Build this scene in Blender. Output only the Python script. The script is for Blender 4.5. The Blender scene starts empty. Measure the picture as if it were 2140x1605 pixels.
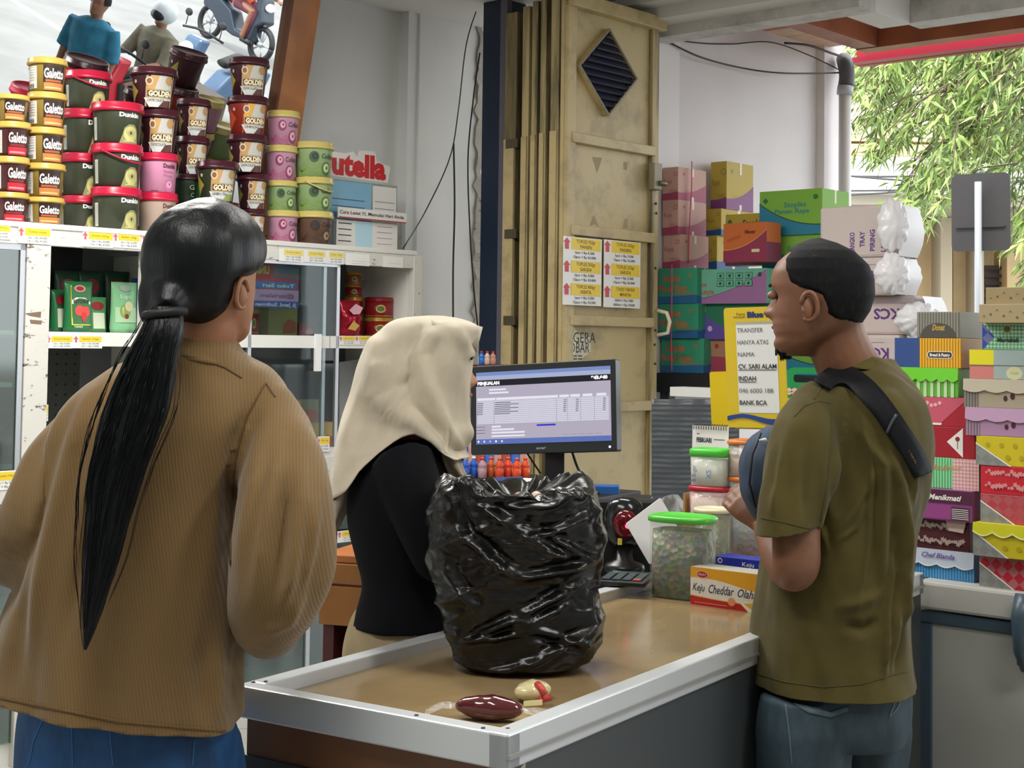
import bpy, bmesh, math, random
from mathutils import Vector, Matrix, noise
from mathutils.geometry import tessellate_polygon
R = random.Random(7)
C = bpy.context.scene.collection
rad = math.radians
# ------------------------------------------------------------------ camera
F = 3100.0; HOR = 716.0; TP = 0.0465; ROLL = 0.013; EYE = 1.45
PPY = HOR - TP*F
cam_d = bpy.data.cameras.new('camera'); cam = bpy.data.objects.new('camera', cam_d); C.objects.link(cam)
cam_d.sensor_fit = 'HORIZONTAL'; cam_d.sensor_width = 36; cam_d.lens = 36*F/2140
cam_d.shift_y = -(802.5-PPY)/2140
cam_d.clip_start = .05; cam_d.clip_end = 300
CR = Matrix.Rotation(rad(90)+math.atan(TP), 3, 'X') @ Matrix.Rotation(ROLL, 3, 'Z')
cam.location = (0, 0, EYE); cam.rotation_euler = CR.to_euler()
bpy.context.scene.camera = cam
def ray(px, py):
    return CR @ Vector((px-1070, -(py-PPY), -F))
def W(px, py, D):                       # the point seen at a pixel, at distance D in front of the camera
    r = ray(px, py); k = D/r.y
    return Vector((r.x*k, D, EYE+r.z*k))
# ------------------------------------------------------------------ world and lights
sc = bpy.context.scene
sc.view_settings.view_transform = 'Standard'; sc.view_settings.look = 'None'
sc.view_settings.exposure = 0.6; sc.view_settings.gamma = 1.0
wd = bpy.data.worlds.new('world'); sc.world = wd; wd.use_nodes = True
bg = wd.node_tree.nodes['Background']; bg.inputs[0].default_value = (.93, .97, 1, 1); bg.inputs[1].default_value = 2.3
def area(name, loc, size, energy, col=(1, 1, 1), rot=(0, 0, 0)):
    l = bpy.data.lights.new(name, 'AREA'); l.energy = energy; l.color = col; l.shape = 'RECTANGLE'; l.size = size[0]; l.size_y = size[1]
    o = bpy.data.objects.new(name, l); C.objects.link(o); o.location = loc; o.rotation_euler = rot; return o
area('ceiling_lamp_light', (-.6, 1.3, 2.95), (1.5, .35), 24, (1, .98, .93), (0, 0, rad(-42)))
area('ceiling_lamp_light', (-1.1, 4.1, 2.95), (1.4, .3), 46, (1, .98, .93), (0, 0, rad(-42)))
area('ceiling_lamp_light', (1.6, 1.6, 2.95), (1.4, .3), 22, (1, .98, .93), (0, 0, rad(-42)))
area('ceiling_lamp_light', (.35, 3.9, 2.95), (1.2, .3), 17, (1, .98, .93), (0, 0, rad(-42)))
sun = bpy.data.lights.new('sun', 'SUN'); sun.energy = 3.0; sun.angle = rad(15); sun.color = (1, .97, .9)
so = bpy.data.objects.new('sun', sun); C.objects.link(so); so.rotation_euler = (rad(28), rad(-18), 0)
# ------------------------------------------------------------------ materials
def lin(h):
    h = h.lstrip('#'); out = []
    for i in (0, 2, 4):
        c = int(h[i:i+2], 16)/255; out.append(c/12.92 if c <= .04045 else ((c+.055)/1.055)**2.4)
    return (*out, 1)
MC = {}
def M(hexc, rough=.55, metal=0, kind='', **k):
    key = (hexc, rough, metal, kind, tuple(sorted(k.items())))
    if key in MC: return MC[key]
    m = bpy.data.materials.new('m_%s_%s' % (kind or 'plain', hexc.strip('#'))); m.use_nodes = True; MC[key] = m
    nt = m.node_tree; N = nt.nodes; L = nt.links; b = N['Principled BSDF']; col = lin(hexc)
    b.inputs['Base Color'].default_value = col; b.inputs['Roughness'].default_value = rough; b.inputs['Metallic'].default_value = metal
    for kk, vv in k.items():
        if kk == 'spec': b.inputs['Specular IOR Level'].default_value = vv
        if kk == 'coat': b.inputs['Coat Weight'].default_value = vv; b.inputs['Coat Roughness'].default_value = .08
        if kk == 'emit': b.inputs['Emission Color'].default_value = col; b.inputs['Emission Strength'].default_value = vv
        if kk == 'sss': b.inputs['Subsurface Weight'].default_value = vv; b.inputs['Subsurface Radius'].default_value = (.01, .004, .002)
        if kk == 'sheen': b.inputs['Sheen Weight'].default_value = vv
        if kk == 'trans': b.inputs['Transmission Weight'].default_value = vv
        if kk == 'alpha': b.inputs['Alpha'].default_value = vv
    def tc(): return N.new('ShaderNodeTexCoord').outputs['Object']
    def nz(scale, det=4, vec=None, rgh=.5):
        n = N.new('ShaderNodeTexNoise'); n.inputs['Scale'].default_value = scale; n.inputs['Detail'].default_value = det; n.inputs['Roughness'].default_value = rgh
        L.new(vec or tc(), n.inputs['Vector']); return n.outputs['Fac']
    def stretch(sx, sy, sz, rot=(0, 0, 0)):
        p = N.new('ShaderNodeMapping'); p.inputs['Scale'].default_value = (sx, sy, sz); p.inputs['Rotation'].default_value = rot; L.new(tc(), p.inputs['Vector']); return p.outputs[0]
    def ramp(fac, c1, c2, p1=.35, p2=.65, dst='Base Color'):
        r = N.new('ShaderNodeValToRGB'); r.color_ramp.elements[0].position = p1; r.color_ramp.elements[1].position = p2
        r.color_ramp.elements[0].color = c1; r.color_ramp.elements[1].color = c2; L.new(fac, r.inputs[0])
        if dst: L.new(r.outputs[0], b.inputs[dst])
        return r.outputs[0]
    def bump(fac, s, d=.01):
        q = N.new('ShaderNodeBump'); q.inputs['Strength'].default_value = s; q.inputs['Distance'].default_value = d; L.new(fac, q.inputs['Height'])
        if b.inputs['Normal'].is_linked: L.new(b.inputs['Normal'].links[0].from_socket, q.inputs['Normal'])
        L.new(q.outputs[0], b.inputs['Normal'])
    def mul(c, f): return (min(1, c[0]*f), min(1, c[1]*f), min(1, c[2]*f), 1)
    if kind == 'cloth': b.inputs['Specular IOR Level'].default_value = .2; ramp(nz(9), mul(col, .82), mul(col, 1.15)); bump(nz(900, 2), .25, .002)
    elif kind == 'cord':
        w = N.new('ShaderNodeTexWave'); w.inputs['Scale'].default_value = 75; w.inputs['Distortion'].default_value = .6; w.inputs['Detail'].default_value = 1
        L.new(stretch(1, .3, .35, (0, rad(22), 0)), w.inputs['Vector']); ramp(w.outputs['Fac'], mul(col, .9), mul(col, 1.08), .1, .9); bump(w.outputs['Fac'], .22, .002)
    elif kind == 'jean': ramp(nz(7, 8, stretch(1.6, 1.6, .7), .65), mul(col, .5), mul(col, 1.9), .32, .72); bump(nz(500, 2), .3, .002)
    elif kind == 'wall': ramp(nz(1.3, 5), mul(col, .93), mul(col, 1.04)); bump(nz(60), .12, .004)
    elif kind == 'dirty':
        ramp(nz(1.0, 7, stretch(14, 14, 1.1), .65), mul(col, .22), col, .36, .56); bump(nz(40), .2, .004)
    elif kind == 'grime':
        ramp(nz(3.5, 8, None, .7), mul(col, .55), mul(col, 1.03), .3, .52)
    elif kind == 'chip':
        ramp(nz(14, 8, stretch(1, 1, 2.4), .75), lin('5b4c3c'), col, .365, .4)
    elif kind == 'wood':
        ramp(nz(5, 6, stretch(1, 1, 1)), mul(col, .72), mul(col, 1.18), .3, .7)
        w = nz(22, 4, stretch(4, 4, .4)); bump(w, .1, .003)
    elif kind == 'plank':
        w = N.new('ShaderNodeTexNoise'); w.inputs['Scale'].default_value = 9; L.new(stretch(.3, 4, 1), w.inputs['Vector']); ramp(w.outputs['Fac'], mul(col, .8), mul(col, 1.15))
    elif kind == 'top':
        r0 = nz(3, 8, stretch(1, .45, 1), .6); ramp(r0, mul(col, .75), mul(col, 1.12), .38, .62)
        rr = N.new('ShaderNodeMapRange'); rr.inputs['To Min'].default_value = .1; rr.inputs['To Max'].default_value = .24; L.new(nz(6, 6), rr.inputs[0]); L.new(rr.outputs[0], b.inputs['Roughness'])
    elif kind == 'skin': ramp(nz(22, 4), mul(col, .88), mul(col, 1.1)); bump(nz(260, 3), .08, .002)
    elif kind == 'hair':
        v = stretch(1, 1, .03); ramp(nz(520, 3, v), mul(col, .4), mul(col, 2.2)); bump(nz(420, 3, v), .6, .002)
    elif kind == 'hairg': ramp(nz(90, 6, stretch(1, 1, .4), .7), lin('0b0c0f'), lin('2c2622'), .5, .85); bump(nz(300, 3, stretch(1, 1, .3)), .4, .002)
    elif kind == 'hairx': bump(nz(300, 3, stretch(1, 1, .12)), .35, .002)
    elif kind == 'plastic': bump(nz(16, 4, stretch(.6, 1, 1.5, (0, rad(25), 0)), .5), .5, .01); bump(nz(60, 3), .12, .003)
    elif kind == 'candy':
        v = N.new('ShaderNodeTexVoronoi'); v.inputs['Scale'].default_value = 75; L.new(tc(), v.inputs['Vector'])
        mx = N.new('ShaderNodeMix'); mx.data_type = 'RGBA'; mx.inputs[0].default_value = .62; mx.inputs[7].default_value = col
        hs = N.new('ShaderNodeHueSaturation'); hs.inputs['Saturation'].default_value = .7; hs.inputs['Value'].default_value = .5; L.new(v.outputs['Color'], hs.inputs['Color']); L.new(hs.outputs[0], mx.inputs[6]); L.new(mx.outputs[2], b.inputs['Base Color']); bump(v.outputs['Distance'], .5, .01)
    elif kind == 'gingham' or kind == 'check':
        ck = N.new('ShaderNodeTexChecker'); ck.inputs['Scale'].default_value = 160 if kind == 'gingham' else 50
        L.new(stretch(1, 1, 1, (0, rad(45), 0)), ck.inputs['Vector'])
        ck.inputs['Color1'].default_value = col; ck.inputs['Color2'].default_value = (col[0]*.45+.4, col[1]*.45+.4, col[2]*.45+.4, 1) if kind == 'gingham' else (col[0]*.6+.12, col[1]*.6+.12, col[2]*.6+.12, 1); L.new(ck.outputs[0], b.inputs['Base Color'])
    elif kind == 'ripple': w = N.new('ShaderNodeTexWave'); w.bands_direction = 'Z'; w.inputs['Scale'].default_value = 16; w.inputs['Distortion'].default_value = 1.5; L.new(tc(), w.inputs['Vector']); bump(w.outputs['Fac'], .3, .004)
    elif kind == 'stripes':
        w = N.new('ShaderNodeTexWave'); w.inputs['Scale'].default_value = 42; L.new(stretch(1, 0, 0), w.inputs['Vector']); ramp(w.outputs['Fac'], mul(col, .6), mul(col, 1.3), .35, .6)
    elif kind == 'peg':
        v = N.new('ShaderNodeTexVoronoi'); v.inputs['Scale'].default_value = 26; v.inputs['Randomness'].default_value = 0; L.new(tc(), v.inputs['Vector'])
        ramp(v.outputs['Distance'], (.004, .004, .004, 1), col, .14, .17)
    elif kind == 'tile':
        bk = N.new('ShaderNodeTexBrick'); bk.offset = 0; bk.inputs['Scale'].default_value = 1; bk.inputs['Brick Width'].default_value = .4; bk.inputs['Row Height'].default_value = .4; bk.inputs['Mortar Size'].default_value = .004
        bk.inputs['Color1'].default_value = col; bk.inputs['Color2'].default_value = mul(col, .95); bk.inputs['Mortar'].default_value = mul(col, .5); L.new(tc(), bk.inputs['Vector']); L.new(bk.outputs[0], b.inputs['Base Color'])
    elif kind == 'asphalt': ramp(nz(1.2, 8), mul(col, .85), mul(col, 1.08)); bump(nz(160), .3, .003)
    elif kind == 'leaf': 
        oi = nz(4, 3); ramp(oi, mul(col, .6), mul(col, 1.5), .3, .7)
        b.inputs['Subsurface Weight'].default_value = 0
    elif kind == 'band': ramp(nz(3, 5), mul(col, .9), mul(col, 1.05))
    elif kind == 'glass':
        N.remove(b); o = N['Material Output']; t = N.new('ShaderNodeBsdfTransparent'); g = N.new('ShaderNodeBsdfGlossy'); t.inputs[0].default_value = col
        g.inputs['Roughness'].default_value = rough; lw = N.new('ShaderNodeLayerWeight'); lw.inputs[0].default_value = .5; f = N.new('ShaderNodeMath'); f.operation = 'POWER'; f.inputs[1].default_value = 4; L.new(lw.outputs['Facing'], f.inputs[0]); x = N.new('ShaderNodeMixShader')
        a = N.new('ShaderNodeMath'); a.operation = 'MULTIPLY_ADD'; a.inputs[1].default_value = .45; a.inputs[2].default_value = metal; L.new(f.outputs[0], a.inputs[0])
        L.new(a.outputs[0], x.inputs[0]); L.new(t.outputs[0], x.inputs[1]); L.new(g.outputs[0], x.inputs[2]); L.new(x.outputs[0], o.inputs[0])
    elif kind == 'film':
        N.remove(b); o = N['Material Output']; t = N.new('ShaderNodeBsdfTransparent'); d = N.new('ShaderNodeBsdfPrincipled'); d.inputs['Base Color'].default_value = col
        d.inputs['Roughness'].default_value = rough; x = N.new('ShaderNodeMixShader'); x.inputs[0].default_value = metal or .5
        L.new(t.outputs[0], x.inputs[1]); L.new(d.outputs[0], x.inputs[2]); L.new(x.outputs[0], o.inputs[0])
        n = N.new('ShaderNodeTexNoise'); n.inputs['Scale'].default_value = 30; n.inputs['Detail'].default_value = 5; L.new(tc(), n.inputs['Vector'])
        q = N.new('ShaderNodeBump'); q.inputs['Strength'].default_value = .5; q.inputs['Distance'].default_value = .01; L.new(n.outputs['Fac'], q.inputs['Height']); L.new(q.outputs[0], d.inputs['Normal'])
    return m
# ------------------------------------------------------------------ mesh builder
class MB:
    def __init__(s): s.v = []; s.f = []; s.m = []; s.sm = []; s.mats = []
    def mi(s, mat):
        if mat not in s.mats: s.mats.append(mat)
        return s.mats.index(mat)
    def add(s, vs, fs, mat, smooth=False):
        o = len(s.v); s.v += [Vector(p) for p in vs]; i = s.mi(mat)
        for f in fs: s.f.append([o+a for a in f]); s.m.append(i); s.sm.append(smooth)
        return s
    def box(s, x0, x1, y0, y1, z0, z1, mat, T=None):
        p = [Vector((x, y, z)) for x in (x0, x1) for y in (y0, y1) for z in (z0, z1)]
        if T: p = [T @ q for q in p]
        return s.add(p, [(0, 1, 3, 2), (4, 6, 7, 5), (0, 4, 5, 1), (2, 3, 7, 6), (0, 2, 6, 4), (1, 5, 7, 3)], mat)
    def prism(s, poly, y0, y1, mat, T=None):      # poly in xz, extruded along y
        n = len(poly); p = [Vector((a, y0, b)) for a, b in poly]+[Vector((a, y1, b)) for a, b in poly]
        if T: p = [T @ q for q in p]
        return s.add(p, [tuple(range(n)), tuple(range(2*n-1, n-1, -1))]+[(i, i+n, (i+1) % n+n, (i+1) % n) for i in range(n)], mat)
    def loft(s, rings, mat, cap=True, smooth=True, closed=True):
        n = len(rings[0]); vs = [p for r in rings for p in r]; fs = []
        for i in range(len(rings)-1):
            for j in range(n if closed else n-1):
                k = (j+1) % n; fs.append((i*n+j, i*n+k, (i+1)*n+k, (i+1)*n+j))
        if cap and closed:
            fs.append(tuple(range(n-1, -1, -1))); b = (len(rings)-1)*n; fs.append(tuple(range(b, b+n)))
        return s.add(vs, fs, mat, smooth)
    def lathe(s, prof, mat, c=(0, 0, 0), n=32, sx=1, sy=1, smooth=True, cap=True):
        c = Vector(c)
        return s.loft([[c+Vector((r*sx*math.cos(2*math.pi*i/n), r*sy*math.sin(2*math.pi*i/n), z)) for i in range(n)] for r, z in prof], mat, cap, smooth)
    def tube(s, pts, r, mat, n=10, flat=1, up=None, cap=True):
        pts = [Vector(p) for p in pts]; rs = r if isinstance(r, (list, tuple)) else [r]*len(pts); rings = []; pu = Vector(up) if up else None
        for i, p in enumerate(pts):
            t = (pts[min(i+1, len(pts)-1)]-pts[max(i-1, 0)]).normalized()
            u = pu if pu else (Vector((0, 0, 1)) if abs(t.z) < .9 else Vector((1, 0, 0)))
            a = t.cross(u).normalized(); b = a.cross(t).normalized()
            if not up: pu = b
            rings.append([p+(a*math.cos(q)+b*math.sin(q)*flat)*rs[i] for q in [2*math.pi*k/n for k in range(n)]])
        return s.loft(rings, mat, cap)
    def sphere(s, c, r, mat, n=16, m=10):
        c = Vector(c); r = r if isinstance(r, (list, tuple)) else (r, r, r); rings = []
        for i in range(m+1):
            a = math.pi*(i/m) if 0 < i < m else (.02 if i == 0 else math.pi-.02)
            rings.append([c+Vector((r[0]*math.sin(a)*math.cos(2*math.pi*k/n), r[1]*math.sin(a)*math.sin(2*math.pi*k/n), -r[2]*math.cos(a))) for k in range(n)])
        return s.loft(rings, mat)
    def build(s, name, parent=None, world=False, label=None, bevel=0, sub=0, stuff=False, solid=0):
        me = bpy.data.meshes.new(name); vs = s.v
        if world and parent is not None:
            Mi = MW[parent.name].inverted(); vs = [Mi @ p for p in vs]
        me.from_pydata([tuple(p) for p in vs], [], s.f)
        for m in s.mats: me.materials.append(m)
        me.polygons.foreach_set('material_index', s.m); me.polygons.foreach_set('use_smooth', s.sm); me.update()
        o = bpy.data.objects.new(name, me); C.objects.link(o)
        if parent is not None: o.parent = parent; MW[o.name] = MW[parent.name].copy()
        else: MW[o.name] = Matrix()
        if label: o['label'] = label
        if stuff: o['kind'] = 'stuff'
        if bevel:
            q = o.modifiers.new('bevel', 'BEVEL'); q.width = bevel; q.segments = 2; q.limit_method = 'ANGLE'
        if solid: q = o.modifiers.new('solid', 'SOLIDIFY'); q.thickness = solid
        if sub: q = o.modifiers.new('sub', 'SUBSURF'); q.levels = sub; q.render_levels = sub
        return o
MW = {}
def tag(o, label, cat, group=None):
    o['label'] = label; o['category'] = cat
    if group: o['group'] = group
    return o
def thing(name, label, cat, mat=None, loc=(0, 0, 0), rz=0, group=None):
    o = bpy.data.objects.new(name, None); C.objects.link(o); o.empty_display_size = .05
    Mx = mat if mat is not None else Matrix.Translation(Vector(loc)) @ Matrix.Rotation(rz, 4, 'Z')
    o.matrix_world = Mx; MW[o.name] = Mx.copy(); tag(o, label, cat, group); return o
def struct(mb, name, parent=None, **k):
    o = mb.build(name, parent, **k)
    if parent is None: o['kind'] = 'structure'
    return o
def put(o, loc, rz=0):                  # place a top-level single mesh built round its own origin
    o.location = loc; o.rotation_euler = (0, 0, rz); MW[o.name] = Matrix.Translation(Vector(loc)) @ Matrix.Rotation(rz, 4, 'Z'); return o
def frame(ox, ax, az):                  # matrix with x along ax, z near az
    ax = ax.normalized(); ay = az.cross(ax).normalized(); az = ax.cross(ay).normalized()
    m = Matrix((ax, ay, az)).transposed().to_4x4(); m.translation = ox; return m
def quadframe(TL, TR, BR, BL):          # four (px,py,D): x to the right, z up, y away; origin bottom left; returns frame, width, height
    a, b, c, d = [W(*q) for q in (TL, TR, BR, BL)]
    ax = (b-a+c-d); az = (a-d+b-c); w = ax.length/2; h = az.length/2
    Mx = frame(d, ax, az); return Mx, w, h
# ------------------------------------------------------------------ print: flat marks laid on a surface
TX = {}
def text2d(s_, bold=0.0, res=2, shear=0):
    k = (s_, bold, res, shear)
    if k not in TX:
        c = bpy.data.curves.new('t', 'FONT'); c.body = s_; c.resolution_u = res; c.offset = bold; c.shear = shear; c.size = 1
        o = bpy.data.objects.new('t', c); me = bpy.data.meshes.new_from_object(o)
        vs = [(v.co.x, v.co.y) for v in me.vertices]; fs = [tuple(p.vertices) for p in me.polygons]
        bpy.data.objects.remove(o); bpy.data.curves.remove(c); bpy.data.meshes.remove(me)
        if vs:
            x0 = min(v[0] for v in vs); x1 = max(v[0] for v in vs); vs = [((a-x0), b) for a, b in vs]; w = x1-x0
        else: w = 0
        TX[k] = (vs, fs, w)
    return TX[k]
class Print:                            # map_(u, v, h) -> local point ; u, v in metres on the surface, h lift
    def __init__(s, map_, curved=False): s.f = map_; s.mb = MB(); s.k = 0; s.cv = curved
    def poly(s, pts, mat, lift=None, grid=0):
        s.k += 1; h = .0004+.00013*s.k if lift is None else lift
        if s.cv:                        # cut fine so that it follows the round body
            tr = tessellate_polygon([[Vector((u, v, 0)) for u, v in pts]]); T_ = [[Vector(pts[i]) for i in t] for t in tr]
            for _ in range(2): T_ = [q for a, b, c in T_ for q in ([a, (a+b)/2, (a+c)/2], [(a+b)/2, b, (b+c)/2], [(a+c)/2, (b+c)/2, c], [(a+b)/2, (b+c)/2, (a+c)/2])]
            s.mb.add([s.f(p.x, p.y, h) for t in T_ for p in t], [(3*i, 3*i+1, 3*i+2) for i in range(len(T_))], mat); return s
        s.mb.add([s.f(u, v, h) for u, v in pts], [tuple(range(len(pts)))], mat); return s
    def strip(s, lo, hi, mat, lift=None):   # two polylines of equal length
        s.k += 1; h = .0004+.00013*s.k if lift is None else lift; n = len(lo)
        s.mb.add([s.f(u, v, h) for u, v in lo+hi], [(i, i+1, n+i+1, n+i) for i in range(n-1)], mat, True); return s
    def rect(s, u0, u1, v0, v1, mat, n=1):
        return s.strip([(u0+(u1-u0)*i/n, v0) for i in range(n+1)], [(u0+(u1-u0)*i/n, v1) for i in range(n+1)], mat)
    def disc(s, u, v, r, mat, ry=None, n=14):
        return s.poly([(u+r*math.cos(2*math.pi*i/n), v+(ry or r)*math.sin(2*math.pi*i/n)) for i in range(n)], mat)
    def text(s, t, u, v, h, mat, w=None, bold=.0, rot=0, shear=0, center=False, flip=False):
        vs, fs, tw = text2d(t, bold, 2, shear)
        if not vs: return s
        sy = h/.7; sx = (w/tw if w else sy); s.k += 1; L = .0004+.00013*s.k+.0007*s.cv; c, q = math.cos(rot), math.sin(rot); off = -tw*sx/2 if center else 0
        P = []
        for a, b in vs:
            x, y = a*sx+off, b*sy
            P.append(s.f(u+x*c-y*q, v+x*q+y*c, L))
        s.mb.add(P, fs, mat); return s
    def build(s, name, parent, **k):
        return s.mb.build(name, parent, **k)
def planar(o, ax, az, n):
    o, ax, az, n = Vector(o), Vector(ax), Vector(az), Vector(n)
    return lambda u, v, h: o+ax*u+az*v+n*h
def wave(x0, x1, y, amp, n, ph=0, cyc=1): return [(x0+(x1-x0)*i/n, y+amp*math.sin(ph+2*math.pi*cyc*i/n)) for i in range(n+1)]
def scal(x0, x1, y, amp, lobes, n=8): return [(x0+(x1-x0)*i/(lobes*n), y-amp*abs(math.sin(math.pi*i/n))) for i in range(lobes*n+1)]
def cr(keys, t):                        # Catmull-Rom through tuples
    n = len(keys)-1; x = t*n; i = min(int(x), n-1); f = x-i
    p = [keys[max(i-1, 0)], keys[i], keys[i+1], keys[min(i+2, n)]]
    return tuple(.5*((2*p[1][k])+(-p[0][k]+p[2][k])*f+(2*p[0][k]-5*p[1][k]+4*p[2][k]-p[3][k])*f*f+(-p[0][k]+3*p[1][k]-3*p[2][k]+p[3][k])*f**3) for k in range(len(p[1])))
def remesh(mb, voxel, name, parent, mat, smooth=3, label=None, disp=None, shell=0, cuts=()):
    me = bpy.data.meshes.new('tmp'); me.from_pydata([tuple(p) for p in mb.v], [], mb.f)
    o = bpy.data.objects.new('tmp', me); C.objects.link(o)
    if shell: s = o.modifiers.new('d', 'SOLIDIFY'); s.thickness = shell; s.offset = -1
    q = o.modifiers.new('r', 'REMESH'); q.mode = 'VOXEL'; q.voxel_size = voxel; q.use_smooth_shade = True
    if smooth: s = o.modifiers.new('s', 'SMOOTH'); s.iterations = smooth; s.factor = .5
    dg = bpy.context.evaluated_depsgraph_get(); dg.update(); nm = bpy.data.meshes.new_from_object(o.evaluated_get(dg))
    bpy.data.objects.remove(o); bpy.data.meshes.remove(me)
    if disp:
        ns = [v.normal.copy() for v in nm.vertices]
        for v, n_ in zip(nm.vertices, ns): v.co += n_*disp(v.co)
    if cuts:                            # clean open hems instead of closed ends
        bm = bmesh.new(); bm.from_mesh(nm)
        for co, no, sel in cuts:
            fs = [f for f in bm.faces if sel is None or sel(f.calc_center_median())]; es = {e for f in fs for e in f.edges}; vs = {v for f in fs for v in f.verts}
            bmesh.ops.bisect_plane(bm, geom=list(vs)+list(es)+fs, plane_co=co, plane_no=no, clear_outer=True)
        bm.to_mesh(nm); bm.free()
    nm.transform(MW[parent.name].inverted()); nm.materials.clear(); nm.materials.append(mat); nm.name = name
    nm.polygons.foreach_set('use_smooth', [True]*len(nm.polygons)); nm.update()
    r = bpy.data.objects.new(name, nm); C.objects.link(r); r.parent = parent; MW[r.name] = MW[parent.name].copy()
    if label: r['label'] = label
    if cuts: q = r.modifiers.new('solid', 'SOLIDIFY'); q.thickness = .003; q.offset = -1
    return r
WHITE = M('e9e9e6', .6); BLACK = M('111114', .5); DK = M('1c1d22', .45)
# ------------------------------------------------------------------ room frames
RZ = rad(-41.4); fx = Vector((math.cos(RZ), math.sin(RZ), 0)); dy = Vector((-math.sin(RZ), math.cos(RZ), 0))
RF = Matrix.Translation((.21, 6.2, 0)) @ Matrix.Rotation(RZ, 4, 'Z')      # room frame: origin at the gate leaf's left foot
RFi = RF.inverted()
def Rl(px, py, D): return RFi @ W(px, py, D)
CZ = rad(-43); CF = Matrix.Translation((-1.725, 5.0, 0)) @ Matrix.Rotation(CZ, 4, 'Z'); CFi = CF.inverted()
def on_plane(Fi, px, py, xl):           # pixel ray meets the plane x = xl of a frame -> local point
    o = Fi @ Vector((0, 0, EYE)); r = Fi.to_3x3() @ ray(px, py); t = (xl-o.x)/r.x; return o+r*t
def on_planey(Fi, px, py, yl):
    o = Fi @ Vector((0, 0, EYE)); r = Fi.to_3x3() @ ray(px, py); t = (yl-o.y)/r.y; return o+r*t
# ------------------------------------------------------------------ shell
wallm = M('dadcda', .7, kind='wall'); wallw = M('dcd8d8', .7, kind='wall')
def rbox(x0, x1, y0, y1, z0, z1, mat, name, Fm=RF, **k):
    mb = MB().box(x0, x1, y0, y1, z0, z1, mat); mb.v = [Fm @ p for p in mb.v]; return struct(mb, name, **k)
rbox(-2.2, 8, -9, 1.1, -.08, 0, M('b9b7b0', .25, kind='tile'), 'floor')
mb = MB().box(-60, 60, 1.1, 60, -.12, -.02, M('7a7a78', .9, kind='asphalt')); mb.v = [RF @ p for p in mb.v]; tag(mb.build('road'), 'grey asphalt street outside the shop front', 'road')['kind'] = 'structure'
# painted line on the street
mb = MB()
for i in range(9): mb.box(-8+i*4, -5.5+i*4, 5.4, 5.52, -.02, -.012, M('e8e8e2', .8))
mb.v = [RF @ p for p in mb.v]; o = mb.build('trim_1'); o['kind'] = 'structure'; 
# wall behind the cabinet, ends at the steel post
rbox(-.62, -.47, -5.0, 3.0, 0, 3.3, wallm, 'wall_left', CF)
p0 = on_plane(CFi, 832, 300, -.47); p1 = on_plane(CFi, 1006, 300, -.41)
rbox(-.47, -.41, p0.y, p1.y+.02, 0, 3.3, M('dcdedc', .7, kind='wall'), 'trim_2', CF)
p2 = on_plane(CFi, 873, 300, -.405)
rbox(-.41, -.40, p2.y, p1.y+.015, 0, 3.3, M('dedfdb', .7, kind='wall'), 'trim_3', CF)
# broken plaster edge where the wall meets the post
mb = MB(); z = 0; y_ = p1.y+.015
prev = None; lo = []; hi = []
for i in range(80):
    z = i*.041; lo.append(Vector((-.395+R.uniform(-.004, .008), y_-.075+R.uniform(-.018, .02), z))); hi.append(Vector((-.41+R.uniform(-.005, .008), y_+.01+R.uniform(-.012, .02), z)))
mb.loft([lo, hi], M('9b958a', .9, kind='chip'), closed=False, smooth=False); mb.v = [CF @ p for p in mb.v]; struct(mb, 'trim_4', solid=.006)
rbox(-2.0, 8, -9.2, -9, 0, 3.3, wallm, 'wall_back'); rbox(8, 8.2, -9.2, .6, 0, 3.3, wallm, 'wall_right')
# ceiling inside and its white beams
P0 = RFi @ W(1382, 80, 6.8); zb = P0.z; Pj = on_planey(RFi, 1800, 19, P0.y); Pk = RFi @ W(1900, 57, 6.48)
rbox(-2.2, 8, -9, P0.y, 3.0, 3.1, M('d6d3cf', .8), 'ceiling')
bm_ = M('c9c6c2', .7, kind='grime')
rbox(P0.x-.05, Pj.x, P0.y-.02, P0.y+.12, zb, 3.1, bm_, 'trim_5'); rbox(P0.x-.05, Pj.x, P0.y-.16, P0.y-.02, zb+.05, 3.1, M('d8d5d1', .7), 'trim_6')
rbox(P0.x-.05, Pj.x-.1, P0.y-.28, P0.y-.16, zb+.1, 3.1, M('cfccc8', .7), 'trim_7')
rbox(Pj.x-.14, Pj.x, P0.y+.122, Pk.y-.022, zb+.003, 3.1, M('dedbd7', .7), 'trim_8'); rbox(Pj.x-.02, 8, Pk.y-.02, Pk.y+.12, zb+.01, 3.1, bm_, 'trim_9')
rbox(Pj.x, 8, P0.y-.05, Pk.y, zb+.14, 3.1, M('dcd9d4', .7), 'trim_10')
# wooden soffit of the porch in boards
wd1 = M('b87452', .45, kind='wood'); wd2 = M('9a5a3c', .45, kind='wood'); wd3 = M('dcb79c', .5, kind='wood')
ysof = 2.15
sof = MB().box(-.3, 8, P0.y+.02, ysof+.3, 3.12, 3.16, M('6b3a26', .7)); sof.v = [RF @ p for p in sof.v]; so_ = struct(sof, 'ceiling_porch')
for i in range(9):
    y0 = P0.y+.12+i*.19
    if y0 > ysof+.2: break
    b = MB().box(-.3, 7.5, y0+.003, y0+.187, 3.09, 3.12, wd1 if i < 5 else wd3); b.v = [RF @ p for p in b.v]; b.build('board', so_)
q0 = RFi @ W(1815, 103, 7.55)
rbox(q0.x-.06, 8, q0.y-.02, q0.y+.09, q0.z, 3.1, wd2, 'trim_11'); rbox(q0.x-.06, q0.x+.06, P0.y+.13, q0.y-.022, q0.z+.004, 3.1, wd2, 'trim_12')
q1 = RFi @ W(1790, 138, 8.25)
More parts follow.
